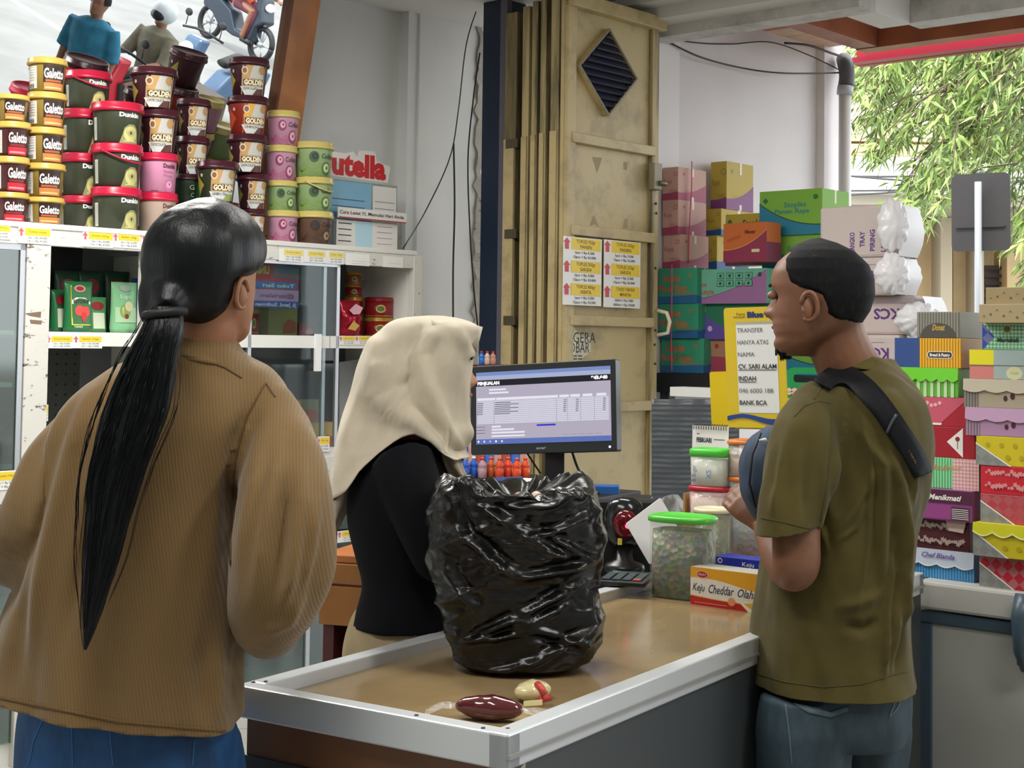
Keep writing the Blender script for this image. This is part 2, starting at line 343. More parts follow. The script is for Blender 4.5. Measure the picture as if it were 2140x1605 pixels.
mb = MB().box(q1.x, 8, q1.y, q1.y+.05, q1.z, q1.z+.09, M('8c0a1c', .4)); mb.box(q1.x, 8, q1.y-.09, q1.y-.002, q1.z+.002, q1.z+.03, M('a52a40', .4)); mb.v = [RF @ p for p in mb.v]; struct(mb, 'trim_13')
# neighbour's white side wall
Wl = RFi @ W(1372, 400, 6.95); Wc = on_plane(RFi, 1705, 400, Wl.x)
rbox(Wl.x-.2, Wl.x, .5, Wc.y, 0, 3.12, wallw, 'wall_side'); rbox(Wl.x-.2, Wl.x+.035, .5, Wl.y+.13, 0, 3.12, M('e2dfdf', .7), 'trim_14')
rbox(Wl.x-.2, Wl.x+.05, Wc.y, Wc.y+.2, 0, 3.12, M('e4dede', .7, kind='wall'), 'trim_15')
# ------------------------------------------------------------------ folding steel gate
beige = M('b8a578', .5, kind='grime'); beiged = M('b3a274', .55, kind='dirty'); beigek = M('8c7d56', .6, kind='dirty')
gt = thing('folding_gate', 'tall beige folding steel gate, leaves folded, with a black diamond vent', 'gate', RF)
zt = 2.9; gw = .65
b = MB().box(-.02, 0, 0, gw, 0, zt, beige); b.build('panel', gt)
def py_z(py, px=1270, D=6.45): return W(px, py, D).z
b = MB()
b.box(0, .022, 0, .055, 0, zt, beige); b.box(0, .022, gw-.05, gw, 0, zt, beiged)
b.build('stile', gt, bevel=.003)
for py in (22, 303, 490, 672, 850):
    z = py_z(py); b = MB().box(0, .03, .03, gw-.03, z-.022, z+.022, beige); b.build('rail', gt, bevel=.004)
b = MB().box(-.005, .05, 0, gw+.02, zt-.03, zt+.03, beige); b.build('top_rail', gt, bevel=.004)
# diamond louvre
Dg = [on_plane(RFi, *q, .02) for q in ((1271, 60), (1330, 167), (1267, 243), (1207, 135))]
cy = sum(p.y for p in Dg)/4; cz = sum(p.z for p in Dg)/4; hw = (Dg[1].y-Dg[3].y)/2; hh = (Dg[0].z-Dg[2].z)/2
b = MB(); o_ = [(cy-hw, cz), (cy, cz+hh), (cy+hw, cz), (cy, cz-hh)]
b.add([Vector((x, y, z)) for x in (.0, .032) for y, z in o_], [(0, 1, 5, 4), (1, 2, 6, 5), (2, 3, 7, 6), (3, 0, 4, 7)], beige)
i_ = [(cy+(y-cy)*.94, cz+(z-cz)*.94) for y, z in o_]
b.add([Vector((.032, y, z)) for y, z in o_+i_], [(0, 1, 5, 4), (1, 2, 6, 5), (2, 3, 7, 6), (3, 0, 4, 7)], M('6f6a58', .5))
vf = b.build('vent_frame', gt)
nb = 12; nv = M('23253a', .4)
for i in range(nb):
    z0 = cz-hh*.94+2*hh*.94*i/nb; z1 = z0+2*hh*.94/nb; w0 = hw*.94*(1-abs((z0+z1)/2-cz)/(hh*.94))
    MB().add([(.012, cy-w0, z1), (.012, cy+w0, z1), (.03, cy+w0, z0+.004), (.03, cy-w0, z0+.004), (.027, cy-w0, z0), (.027, cy+w0, z0)], [(0, 1, 2, 3), (3, 2, 5, 4)], nv).build('slat', vf)
MB().add([(.008, y, z) for y, z in i_], [(0, 1, 2, 3)], BLACK).build('vent_back', vf)
# latches
b = MB(); 
for py in (365,): 
    z = py_z(py, 1350, 6.65); b.box(.02, .05, gw-.07, gw-.01, z-.07, z+.05, M('8a8266', .5, kind='grime')); b.tube([(.055, gw-.04, z-.04), (.055, gw+.01, z-.04)], .012, M('55523f', .4))
b.build('lock_box', gt, bevel=.003)
z = py_z(672, 1355, 6.65); MB().tube([(.03, gw-.01, z+.05), (.08, gw-.01, z+.04), (.09, gw, z), (.08, gw, z-.05), (.03, gw-.01, z-.06)], .009, M('d8d2b4', .4)).build('handle', gt)
b = MB()
for k, py in enumerate((425, 445, 560, 690, 720, 760, 900)): z = py_z(py, 1350, 6.65); b.sphere((.024, gw-.022+.004*(k % 2), z), .006, M('3a2f1f', .6), 8, 6)
b.build('rivet', gt, stuff=True)
# torn paper remains on the gate
pr = Print(lambda u, v, h: Vector((h, u, v))); tm = M('9c9071', .8)
def gp(px, py): q = on_plane(RFi, px, py, 0); return (q.y, q.z)
for poly in ([(1237, 328), (1258, 330), (1252, 350), (1247, 362), (1243, 345)], [(1303, 338), (1312, 339), (1310, 356), (1303, 354)], [(1232, 472), (1241, 450), (1252, 475), (1244, 468)], [(1302, 477), (1305, 458), (1311, 456), (1312, 478)]): pr.poly([gp(*q) for q in poly], tm)
pr.build('torn_paper', gt)
pr = Print(lambda u, v, h: Vector((h, u, v)))
pr.poly([gp(*q) for q in [(1176, 690), (1200, 684), (1212, 700), (1234, 706), (1235, 735), (1215, 750), (1176, 770)]], M('c9c2ab', .8)); pr.poly([gp(*q) for q in [(1178, 700), (1196, 690), (1205, 712), (1200, 745), (1180, 760)]], M('e4e0d2', .8))
a = gp(1198, 716); pr.text('GERA', a[0], a[1], .045, BLACK, w=.15); a = gp(1182, 737); pr.text('SOBAR', a[0], a[1], .045, BLACK, w=.16); a = gp(1185, 757); pr.text('- ==', a[0], a[1], .04, BLACK, w=.1)
pr.build('torn_sticker', gt)
# leaves folded behind: each seen on its edge
edges = [(1153, 1170), (1131, 1143), (1113, 1125), (1093, 1107), (1057, 1081)]
for i, (a, c) in enumerate(edges):
    pl = on_planey(RFi, a, 500, .02+.02*i); pr_ = on_planey(RFi, c, 500, .02+.02*i)
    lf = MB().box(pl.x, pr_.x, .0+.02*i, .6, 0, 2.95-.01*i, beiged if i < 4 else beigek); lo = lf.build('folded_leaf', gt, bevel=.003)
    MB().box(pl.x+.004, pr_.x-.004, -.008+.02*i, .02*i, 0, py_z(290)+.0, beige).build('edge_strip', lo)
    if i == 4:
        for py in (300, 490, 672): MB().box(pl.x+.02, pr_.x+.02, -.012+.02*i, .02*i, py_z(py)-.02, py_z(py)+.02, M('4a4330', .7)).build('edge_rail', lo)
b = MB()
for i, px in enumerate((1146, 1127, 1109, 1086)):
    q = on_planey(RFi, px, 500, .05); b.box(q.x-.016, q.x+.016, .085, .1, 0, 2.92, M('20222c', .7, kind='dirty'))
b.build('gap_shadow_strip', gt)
# dark steel column next to the gate, and a thin grey rail
a = on_planey(RFi, 1004, 500, .15); c = on_planey(RFi, 1047, 500, .15)
rbox(a.x, c.x, .15, .3, 0, 3.2, M('14243a', .35, kind='band'), 'trim_16')
a = on_planey(RFi, 1040, 500, .12); c = on_planey(RFi, 1054, 500, .12)
rbox(a.x, c.x, .12, .15, 1.2, 3.1, M('5d5a66', .4), 'trim_17')
# price sheets on the gate
def sheet(px0, py0, px1, py1, rows, label):
    a = on_plane(RFi, px0, py0, .033); c = on_plane(RFi, px1, py1, .033); w = c.y-a.y; h = a.z-c.z
    T = RF @ Matrix.Translation((.033, a.y, c.z)) @ Matrix.Rotation(rad(90), 4, 'Z')
    t = thing('price_sheet', label, 'sign', T, group='price sheets taped to the gate'); MB().box(0, w, -.0012, 0, 0, h, M('e6e4e0', .35)).build('paper', t)
    p = Print(planar((0, -.0012, 0), (1, 0, 0), (0, 0, 1), (0, -1, 0))); n = len(rows)
    for i, r in enumerate(rows):
        y1 = h-i*h/n; hh_ = h/n; p.rect(w*.2, w*.97, y1-hh_*.56, y1-hh_*.04, M('e8c62c', .4))
        p.poly([(w*.04, y1-hh_*.55), (w*.04, y1-hh_*.25), (w*.0, y1-hh_*.25), (w*.09, y1-hh_*.05), (w*.18, y1-hh_*.25), (w*.14, y1-hh_*.25), (w*.14, y1-hh_*.55)], M('cc4350', .5))
        for k, tx in enumerate(r): 
            big = k < 2; p.text(tx, w*.58 if big else w*.55, y1-hh_*(.25, .48, .72, .92)[k] if len(r) > 3 else y1-hh_*(.25, .48, .8)[k], hh_*(.15 if big else .11), M('5c4a10' if big else '333333', .6), w=w*((.5, .3, .5, .58)[k]), center=True, bold=.01)
    p.build('printed_prices', t); return t
sheet(1177, 493, 1256, 640, [('TOPLES 920gr', 'PANEN', '1pcs = Rp 4.200', '12pcs = Rp 42.000'), ('TOPLES 500gr', 'GARUDA', '1pcs = Rp 3.000', '12pcs = Rp 33.000'), ('TOPLES 800gr', 'ORIENTAL', '1pcs = Rp 3.200', '12pcs = Rp 32.000')], 'left one of two yellow and white price sheets taped to the beige gate')
sheet(1262, 500, 1337, 645, [('TOPLES 500gr', 'PANEN', '1pcs = Rp 3.500', '12pcs = Rp 35.000'), ('TOPLES 250gr', 'GARUDA', '1pcs = Rp 2.500', '12pcs = Rp 26.000'), ('TOPLES TABUNG', 'MINION', '300ml = Rp 3.000', '600ml = Rp 4.000')], 'right one of two yellow and white price sheets taped to the beige gate')
# hanging cables on the wall
def cable(pts, r, label, name='cable', mat=BLACK, cat='cable', res=24, group=None):
    k = [tuple(W(*q)) for q in pts]; mb = MB().tube([cr(k, i/res) for i in range(res+1)], r, mat, 6); o = mb.build(name); tag(o, label, cat, group); return o
cable([(1004, 0, 6.9), (975, 90, 6.9), (958, 230, 6.9), (940, 330, 6.85), (890, 440, 6.75), (842, 520, 6.4)], .003, 'thin dark cable curving down the grey wall to the cabinet top')
cable([(1003, 110, 6.9), (990, 200, 6.9), (978, 330, 6.9), (982, 480, 6.9), (990, 600, 6.9), (998, 680, 6.9)], .004, 'black cable hanging beside the peeling wall edge')
cable([(948, 300, 7.0), (950, 430, 7.0), (947, 560, 7.0), (947, 668, 6.95)], .005, 'short straight black cable with a knot hanging above the headscarf')
cable([(1383, 78, 6.9), (1460, 90, 7.2), (1530, 92, 7.4), (1610, 88, 7.6), (1690, 115, 7.9), (1752, 145, 8.1)], .0035, 'upper thin black wire running to the drain pipe under the soffit')
cable([(1383, 80, 6.9), (1460, 118, 7.1), (1550, 142, 7.4), (1640, 153, 7.6), (1755, 152, 8.0)], .0045, 'lower sagging black wire crossing the white side wall')
cable([(1640, 90, 7.3), (1690, 95, 7.4), (1740, 112, 7.6), (1765, 120, 7.8)], .006, 'short black wire lying against the wooden soffit')
# drain pipe
pp = thing('drain_pipe', 'pale vertical drain pipe with a grey elbow at the porch corner', 'pipe', loc=tuple(W(1765, 600, 8.0))[:2]+(0,))
t0 = W(1766, 195, 8.0); b = MB().tube([(t0.x, t0.y, 0), (t0.x, t0.y, 1.2), tuple(t0)], .034, M('d9d7d6', .4), 16); b.build('pipe', pp, world=True)
e = [tuple(W(*q)) for q in ((1768, 178, 8.0), (1770, 160, 8.0), (1768, 140, 8.0), (1764, 125, 8.1))]
MB().tube([cr(e, i/10) for i in range(11)], .043, M('55585e', .5), 16).build('elbow', pp, world=True)
MB().tube([W(1765, 198, 8.0), W(1767, 180, 8.0)], .044, M('b9bcc0', .35), 16).build('collar', pp, world=True)
# ------------------------------------------------------------------ across the street
bd = thing('building', 'pale cream building across the street with flat canopies', 'building', loc=tuple(W(2000, 900, 17))[:2]+(0,))
def fac(x0, x1, y0, y1, D, th, mat, name, label=None):   # facade block: pixel rectangle at distance D, thickness th
    a = W(x0, y1, D); c = W(x1, y0, D); b = MB().box(a.x, c.x, D, D+th, a.z, c.z, mat); return b.build(name, bd, world=True, label=label)
cream = M('e6d9b8', .8, kind='band'); cream2 = M('d9bf94', .8, kind='band')
fac(1600, 2700, -500, 1000, 19, .3, cream, 'wall'); fac(1600, 2700, 338, 400, 16.2, 2.6, M('eeece6', .8), 'canopy'); fac(1600, 2700, 408, 425, 16.4, 2.4, M('bdb3a2', .8), 'canopy')
fac(1600, 2700, 280, 292, 17.4, 1.5, M('c9b891', .8), 'ledge'); fac(1600, 2700, 312, 322, 17.2, 1.5, M('b39f78', .8), 'ledge')
fac(1600, 2700, 425, 470, 18.6, .3, M('cbc0a6', .8), 'fascia')
for x0, x1 in ((1835, 1880), (1912, 1965), (1992, 2040), (2105, 2180)): fac(x0, x1, 470, 720, 18.2, .5, cream2, 'door_panel')
for x0, x1 in ((1880, 1897), (1966, 1990), (2040, 2056)): fac(x0, x1, 455, 720, 17.8, .4, M('b9ac95', .8), 'column')
f = fac(2058, 2105, 555, 640, 18.5, .2, M('6b5d57', .7), 'window'); 
for i in range(5): a = W(2058, 560+i*16, 18.4); c = W(2105, 560+i*16, 18.4); MB().box(a.x, c.x, 18.4, 18.44, a.z-.02, a.z+.02, M('3c3436', .7)).build('shutter_slat', f, world=True)
fac(1898, 1910, 480, 720, 16, .1, M('2c2a35', .6), 'dark_post')
for i, (y0, y1) in enumerate(((352, 388), (358, 372), (390, 398), (402, 396))):
    cable([(1700, y0+8, 14), (1850, (y0+y1)/2+4, 14), (2000, y1-8, 14), (2300, y1-30, 14)], .011, 'overhead power wires strung across the street, pale canopies behind', 'power_wire', M('5a5a5e', .6), 'wire', 10, 'overhead power wires')
# road sign seen from behind
sg = thing('road_sign', 'back of a dark grey rectangular road sign on a white pole', 'sign', loc=tuple(W(2047, 900, 9.5))[:2]+(0,))
Q, w, h = quadframe((1987, 367, 9.5), (2110, 359, 9.3), (2112, 524, 9.3), (1989, 526, 9.5))
def rrect(x0, x1, z0, z1, r, n=5):
    o = []
    for cx, cz, a0 in ((x1-r, z0+r, -90), (x1-r, z1-r, 0), (x0+r, z1-r, 90), (x0+r, z0+r, 180)):
        for i in range(n+1): a = rad(a0+90*i/n); o.append((cx+r*math.cos(a), cz+r*math.sin(a)))
    return o
b = MB().prism(rrect(0, w, 0, h, .04), 0, .012, M('2b2828', .6)); b.v = [Q @ p for p in b.v]; b.build('plate', sg, world=True)
b = MB().box(.03, w-.03, -.015, 0, h*.3, h*.315, M('2a2727', .6)); b.v = [Q @ p for p in b.v]; b.build('seam_bar', sg, world=True)
t0 = W(2044, 380, 9.34); MB().tube([(t0.x, t0.y, -.02), (t0.x, t0.y, 1.5), tuple(t0)], .022, M('8a8e92', .4), 14).build('pole', sg, world=True)
# tree: long narrow leaves
tr = thing('tree', 'street tree with long narrow light green leaves hanging over the road', 'tree', loc=tuple(W(2250, 900, 11.5))[:2]+(0,))
T0 = W(2330, 300, 11.5); tb = M('5a4a3a', .8)
MB().tube([(T0.x, T0.y, 0), (T0.x-.05, T0.y, 1.5), (T0.x-.1, T0.y, 3.2), (T0.x-.3, T0.y, 4.2)], [.16, .13, .11, .06], tb, 12).build('trunk', tr, world=True)
lm = [M('7d9450', .5, kind='leaf'), M('566f38', .5, kind='leaf'), M('a5b56c', .5, kind='leaf'), M('8fa852', .5, kind='leaf')]
lv = MB(); bt = MB(); n_cl = 0
def leaf(p, d, L, wd_, mat):
    s = d.cross(Vector((R.uniform(-1, 1), R.uniform(-1, 1), R.uniform(-.3, 1)))).normalized()*wd_
    lv.add([p, p+d*L*.4+s, p+d*L+Vector((0, 0, -L*.15)), p+d*L*.4-s], [(0, 1, 2), (0, 2, 3)], mat)
for i in range(330):
    px = 1775+R.random()**.8*440; lim = 465 if px > 1880 else (330 if px > 1830 else 300)
    if 1985 < px: lim = 600 if px > 2110 else 350
    py = R.uniform(60, lim); 
    if px < 1870 and py > 330: continue
    if R.random() < (py-300)/500: continue
    D = R.uniform(10.0, 12.5); c = W(px, py, D); n_cl += 1
    up = c+Vector((R.uniform(.05, .5), R.uniform(-.2, .2), R.uniform(.15, .5)))
    bt.tube([up, (up+c)/2+Vector((0, 0, .05)), c, c+(c-up)*.3+Vector((0, 0, -.06))], [.008, .006, .004, .002], tb, 5)
    for k in range(30):
        q = up.lerp(c, R.uniform(0, 1.3)); d = Vector((R.gauss(-.3, .7), R.gauss(0, .7), R.gauss(-.75, .5))).normalized(); leaf(q, d, R.uniform(.09, .17), R.uniform(.008, .014), R.choice(lm))
for px0, py0 in ((1850, 470), (1870, 440), (1890, 455), (1900, 430)):
    for k in range(26): leaf(W(px0+R.uniform(-25, 25), py0+R.uniform(-20, 20), 9.8), Vector((R.gauss(-.6, .5), R.gauss(0, .5), R.gauss(-.5, .3))).normalized(), .13, .01, lm[3])
for a in range(7):
    p = Vector((T0.x-.2, T0.y, 3.6)); e = W(1850+a*50, 130+R.uniform(0, 130), 11.2+R.uniform(-.6, .8)); bt.tube([p, p.lerp(e, .5)+Vector((0, 0, .35)), e], [.045, .03, .008], tb, 7)
bt.build('branches', tr, world=True, stuff=True); lv.build('foliage', tr, world=True, stuff=True)
# ------------------------------------------------------------------ display cabinet
cw = M('d3d1ca', .5, kind='chip'); cwf = M('dcdad4', .5); dark = M('17191c', .6); alu = M('b9bcc0', .3, .7)
ZT = 1.84
cab = thing('display_cabinet', 'long white worn glass display cabinet with shelves, tubs stacked on top', 'cabinet', CF)
def cy_(px, py=600, xl=0): return on_plane(CFi, px, py, xl).y
def cz_(px, py, xl=0): return on_plane(CFi, px, py, xl).z
y0c = -1.3; y1c = cy_(868, 560)
MB().box(-.44, .012, y0c, y1c, ZT-.02, ZT, cwf).build('top_board', cab, bevel=.003)
zf = cz_(200, 520); MB().box(-.02, .008, y0c, y1c, zf, ZT-.02, cw).build('fascia', cab, bevel=.002)
zsh = cz_(740, 703); zsl = cz_(740, 722)
z1 = .95; 
MB().box(-.43, -.02, y0c, y1c, z1, z1+.03, cwf).build('ledge', cab, bevel=.002); MB().box(-.02, .012, y0c, y1c, z1-.065, z1+.03, cw).build('ledge_front', cab, bevel=.002)
MB().box(-.44, -.43, y0c, cy_(302), 0, ZT, dark).build('back_panel', cab); MB().box(-.44, -.43, cy_(302), y1c, 0, ZT, M('6c7075', .5)).build('back_panel', cab)
MB().box(-.425, -.42, cy_(102), cy_(300), z1+.03, zsl, M('3f423f', .6, kind='peg')).build('peg_board', cab)
def post(a, c, py=600, zz0=0, zz1=None, mat=cw): MB().box(-.03, .01, cy_(a, py), cy_(c, py), zz0, zf if zz1 is None else zz1, mat).build('post', cab, bevel=.002)
post(52, 102); post(297, 310); post(862, 880, 560, 0, ZT-.02)
MB().box(-.43, -.02, cy_(310, 600, -.2)-.01, cy_(310, 600, -.2), z1, zf, M('c9c7c0', .6)).build('divider', cab)
MB().box(-.43, -.03, y1c-.02, y1c, 0, ZT-.02, cwf).build('side_panel', cab)
for a, c in ((99, 300), (690, 866), (310, 692)):
    MB().box(-.42, -.004, cy_(a), cy_(c), zsl+.012, zsh, cwf).build('shelf', cab)
    MB().box(-.004, .002, cy_(a), cy_(c), zsl-.012, zsh, M('e2e1dc', .5)).build('shelf_edge', cab)
# tilted grey cards standing inside the right bay
g = M('adb0b2', .6)
for pl in (((757, 586), (850, 577), (850, 668), (757, 700)), ((709, 757), (790, 745), (790, 900), (709, 905))):
    q = [on_plane(CFi, *p, -.3) for p in pl]; MB().add([*q, *[p+Vector((-.01, 0, 0)) for p in q]], [(0, 1, 2, 3), (7, 6, 5, 4), (0, 4, 5, 1), (1, 5, 6, 2), (2, 6, 7, 3), (3, 7, 4, 0)], g).build('inner_card', cab)
# sliding glass doors of the right bay
gl = M('eef3f3', .03, .02, 'glass')
def door(a, c, x, zz0, zz1, stile_l=True):
    ya, yc = cy_(a), cy_(c); f = MB(); w = .016
    for s in ((ya, ya+w), (yc-w, yc)): f.box(x, x+.014, s[0], s[1], zz0, zz1, alu)
    f.box(x, x+.014, ya, yc, zz0, zz0+.03, alu); f.box(x, x+.014, ya, yc, zz1-.014, zz1, alu)
    d = f.build('sliding_door', cab); MB().box(x+.005, x+.009, ya+w, yc-w, zz0+.03, zz1-.014, gl).build('glass_pane', d); return d
d1 = door(520, 710, -.012, z1+.03, zf); d2 = door(330, 688, -.03, z1+.03, zf)
MB().box(-.03, .006, cy_(540), cy_(708), z1+.03, z1+.065, cwf).build('door_track', cab)
h0 = on_plane(CFi, 658, 698, .004); MB().box(.0, .012, h0.y, h0.y+.03, h0.z-.15, h0.z, M('e9eae8', .3)).build('handle', d1)
# left glass bay with aluminium frame
gg = M('b9cfc4', .06, .12, 'glass')
f = MB(); ya, yc = y0c, cy_(50); f.box(-.012, .004, yc-.018, yc, z1+.03, zf, alu); f.box(-.012, .004, ya, yc, zf-.02, zf, alu)
dl = f.build('sliding_door', cab); MB().box(-.006, -.002, ya, yc-.018, z1+.03, zf-.02, gg).build('glass_pane', dl)
MB().box(-.42, -.42+.01, ya, yc, z1+.03, zf, M('9fb3a8', .6)).build('inner_wall', cab)
for zz, nm in ((cz_(20, 690), 'shelf'), (cz_(20, 800), 'shelf')): MB().box(-.41, -.02, ya, cy_(38), zz-.015, zz, M('e3e8e6', .4)).build(nm, cab)
# lower glass section
MB().box(-.43, -.02, y0c, y1c, 0, .08, cwf).build('plinth', cab); 
for zz in (.5,): MB().box(-.42, -.03, y0c, y1c, zz-.015, zz, M('cfd6d2', .5)).build('lower_shelf', cab)
for k in range(7):
    yy = y0c+.25+k*.48; MB().box(-.02, .0, yy, yy+.02, .08, z1-.065, alu).build('lower_stile', cab)
MB().box(-.012, -.008, y0c, y1c, .08, z1-.065, gg).build('lower_glass', cab)
# shelf price tags : flat printed cards
tagn = [0]
yel = M('e9c92f', .45); pink = M('d0606a', .6); txk = M('4a4a4a', .7); paper = M('e7e6e2', .5)
def price_tag(Fm, x, ya, yc, za, zb_, label, lines=('12pc = Rp 54.000', '1pc = Rp 4.500'), plain=False, arrow=True, pale=False):
    w = yc-ya; h = zb_-za; T = Fm @ Matrix.Translation((x, ya, za)) @ Matrix.Rotation(rad(90), 4, 'Z')
    t = thing('price_tag', label, 'price tag', T, group='price tags along the cabinet'); MB().box(0, w, -.001, 0, 0, h, paper).build('card', t)
    p = Print(planar((0, -.001, 0), (1, 0, 0), (0, 0, 1), (0, -1, 0)))
    if not plain:
        p.rect(w*.2, w*.97, h*.5, h*.93, M('e3d16a', .5) if pale else yel)
        if arrow: p.poly([(w*.06, h*.45), (w*.06, h*.7), (w*.0, h*.7), (w*.09, h*.95), (w*.18, h*.7), (w*.13, h*.7), (w*.13, h*.45)], pink)
        p.text(('Golden Fill Choco', 'Colata Glaze', 'Dunkin Filling', 'Selai 1kg')[tagn[0] % 4], w*.58, h*.68, h*.11, M('6a5a20', .7), w=w*.55, center=True)
    for i, l in enumerate(lines): p.text(l, w*.58, h*(.32-.2*i), h*.12, txk, w=w*.6, center=True)
    p.build('printed_price', t); tagn[0] += 1; return t
def tg(px0, px1, pyt, pyb, label, x=.0095, **k):
    a = on_plane(CFi, px0, pyt, x); c = on_plane(CFi, px1, pyb, x); zc = (on_plane(CFi, (px0+px1)/2, (pyt+pyb)/2, x)).z; D = W(px0, 600, 5.1).y
    h = (pyb-pyt)/3100*((CF @ a).y); price_tag(CF, x, a.y, c.y, zc-h/2, zc+h/2, label, **k)
tg(-30, 22, 466, 500, 'yellow and white price tag on the cabinet top edge, cut by the left frame edge')
tg(38, 106, 475, 510, 'yellow and white price tag under the leftmost gold lidded tubs', x=.0105)
tg(172, 236, 484, 517, 'yellow price tag on the top edge under the olive pails, left of its pair')
tg(236, 292, 487, 519, 'yellow price tag on the top edge under the olive pails, right of its pair')
tg(296, 340, 490, 521, 'yellow and white price tag half hidden by the ponytail woman’s head')
tg(583, 634, 520, 547, 'pale yellow price tag right of the woman’s head, first of three', pale=True, arrow=False)
tg(634, 680, 523, 549, 'pale yellow price tag right of the woman’s head, middle of three', pale=True, arrow=False)
tg(680, 718, 525, 552, 'pale yellow price tag right of the woman’s head, last of three', pale=True, arrow=False)
tg(722, 772, 530, 555, 'faded white tag on the cabinet top edge below the acrylic stand', plain=True, lines=('-----', '-----'))
tg(800, 842, 536, 559, 'faded white tag at the right end of the cabinet top edge', plain=True, lines=('-----',))
tg(96, 152, 701, 728, 'yellow price tag on the shelf below the green pouches, left of its pair', x=.004)
tg(153, 213, 701, 728, 'yellow price tag on the shelf below the green pouches, right of its pair', x=.004)
tg(709, 742, 702, 721, 'yellow price tag below the red candy bag, left of its pair', x=.004); tg(742, 778, 702, 721, 'yellow price tag below the stacked tins, right of its pair', x=.004)
tg(-30, 44, 984, 1024, 'yellow price tag on the lower ledge at the left frame edge', x=.0135)
tg(664, 688, 912, 944, 'yellow price tag on the lower ledge behind the headscarf', x=.0135); tg(705, 750, 1108, 1132, 'yellow price tag low on the cabinet beside the black top', x=.0135)
tg(88, 100, 846, 880, 'small yellow tag hooked low in the open bay left of the brown jacket', x=-.05)
tg(545, 592, 704, 722, 'faint yellow tag behind the sliding glass, left of its pair', x=-.034, arrow=False); tg(596, 640, 704, 722, 'faint yellow tag behind the sliding glass, right of its pair', x=-.034, arrow=False)
# brown tape marks on the post
p = Print(lambda u, v, h: Vector((.01+h, u, v)))
for poly in ([(52, 655), (86, 651), (85, 664), (62, 660)], [(62, 668), (88, 670), (86, 678), (64, 676)]): p.poly([(cy_(*q, .01), cz_(*q, .01)) for q in poly], M('7d6a55', .8))
p.build('tape_remains', cab)
# ------------------------------------------------------------------ tubs
def tubmap(r0, r1, h, a0):              # u = arc length from the facing direction, v = height
    def f(u, v, hh):
        r = r0+(r1-r0)*v/h+hh; a = a0+u/((r0+r1)/2); return Vector((r*math.cos(a), r*math.sin(a), v))
    return f
lidprof = lambda r, z, t: [(r*.9, z), (r+.001, z), (r+.003, z+t*.1), (r+.003, z+t*.35), (r, z+t*.42), (r, z+t*.9), (r-.003, z+t), (r*.9, z+t), (r*.88, z+t*.85)]
KN = {'gal': ('gold_lidded_tub', 'tub'), 'galr': ('gold_lidded_tub', 'tub'), 'oli': ('olive_pail', 'pail'), 'pnk': ('pink_pail', 'pail'), 'bei': ('beige_pail', 'pail'), 'gol': ('maroon_lidded_tub', 'tub'), 'golr': ('maroon_lidded_tub', 'tub'), 'golg': ('maroon_lidded_tub', 'tub'), 'gre': ('dark_green_tub', 'tub'), 'cpk': ('pink_tub', 'tub'), 'cgr': ('green_tub', 'tub'), 'cbr': ('brown_tub', 'tub')}
wht = M('e8e6e0', .5)
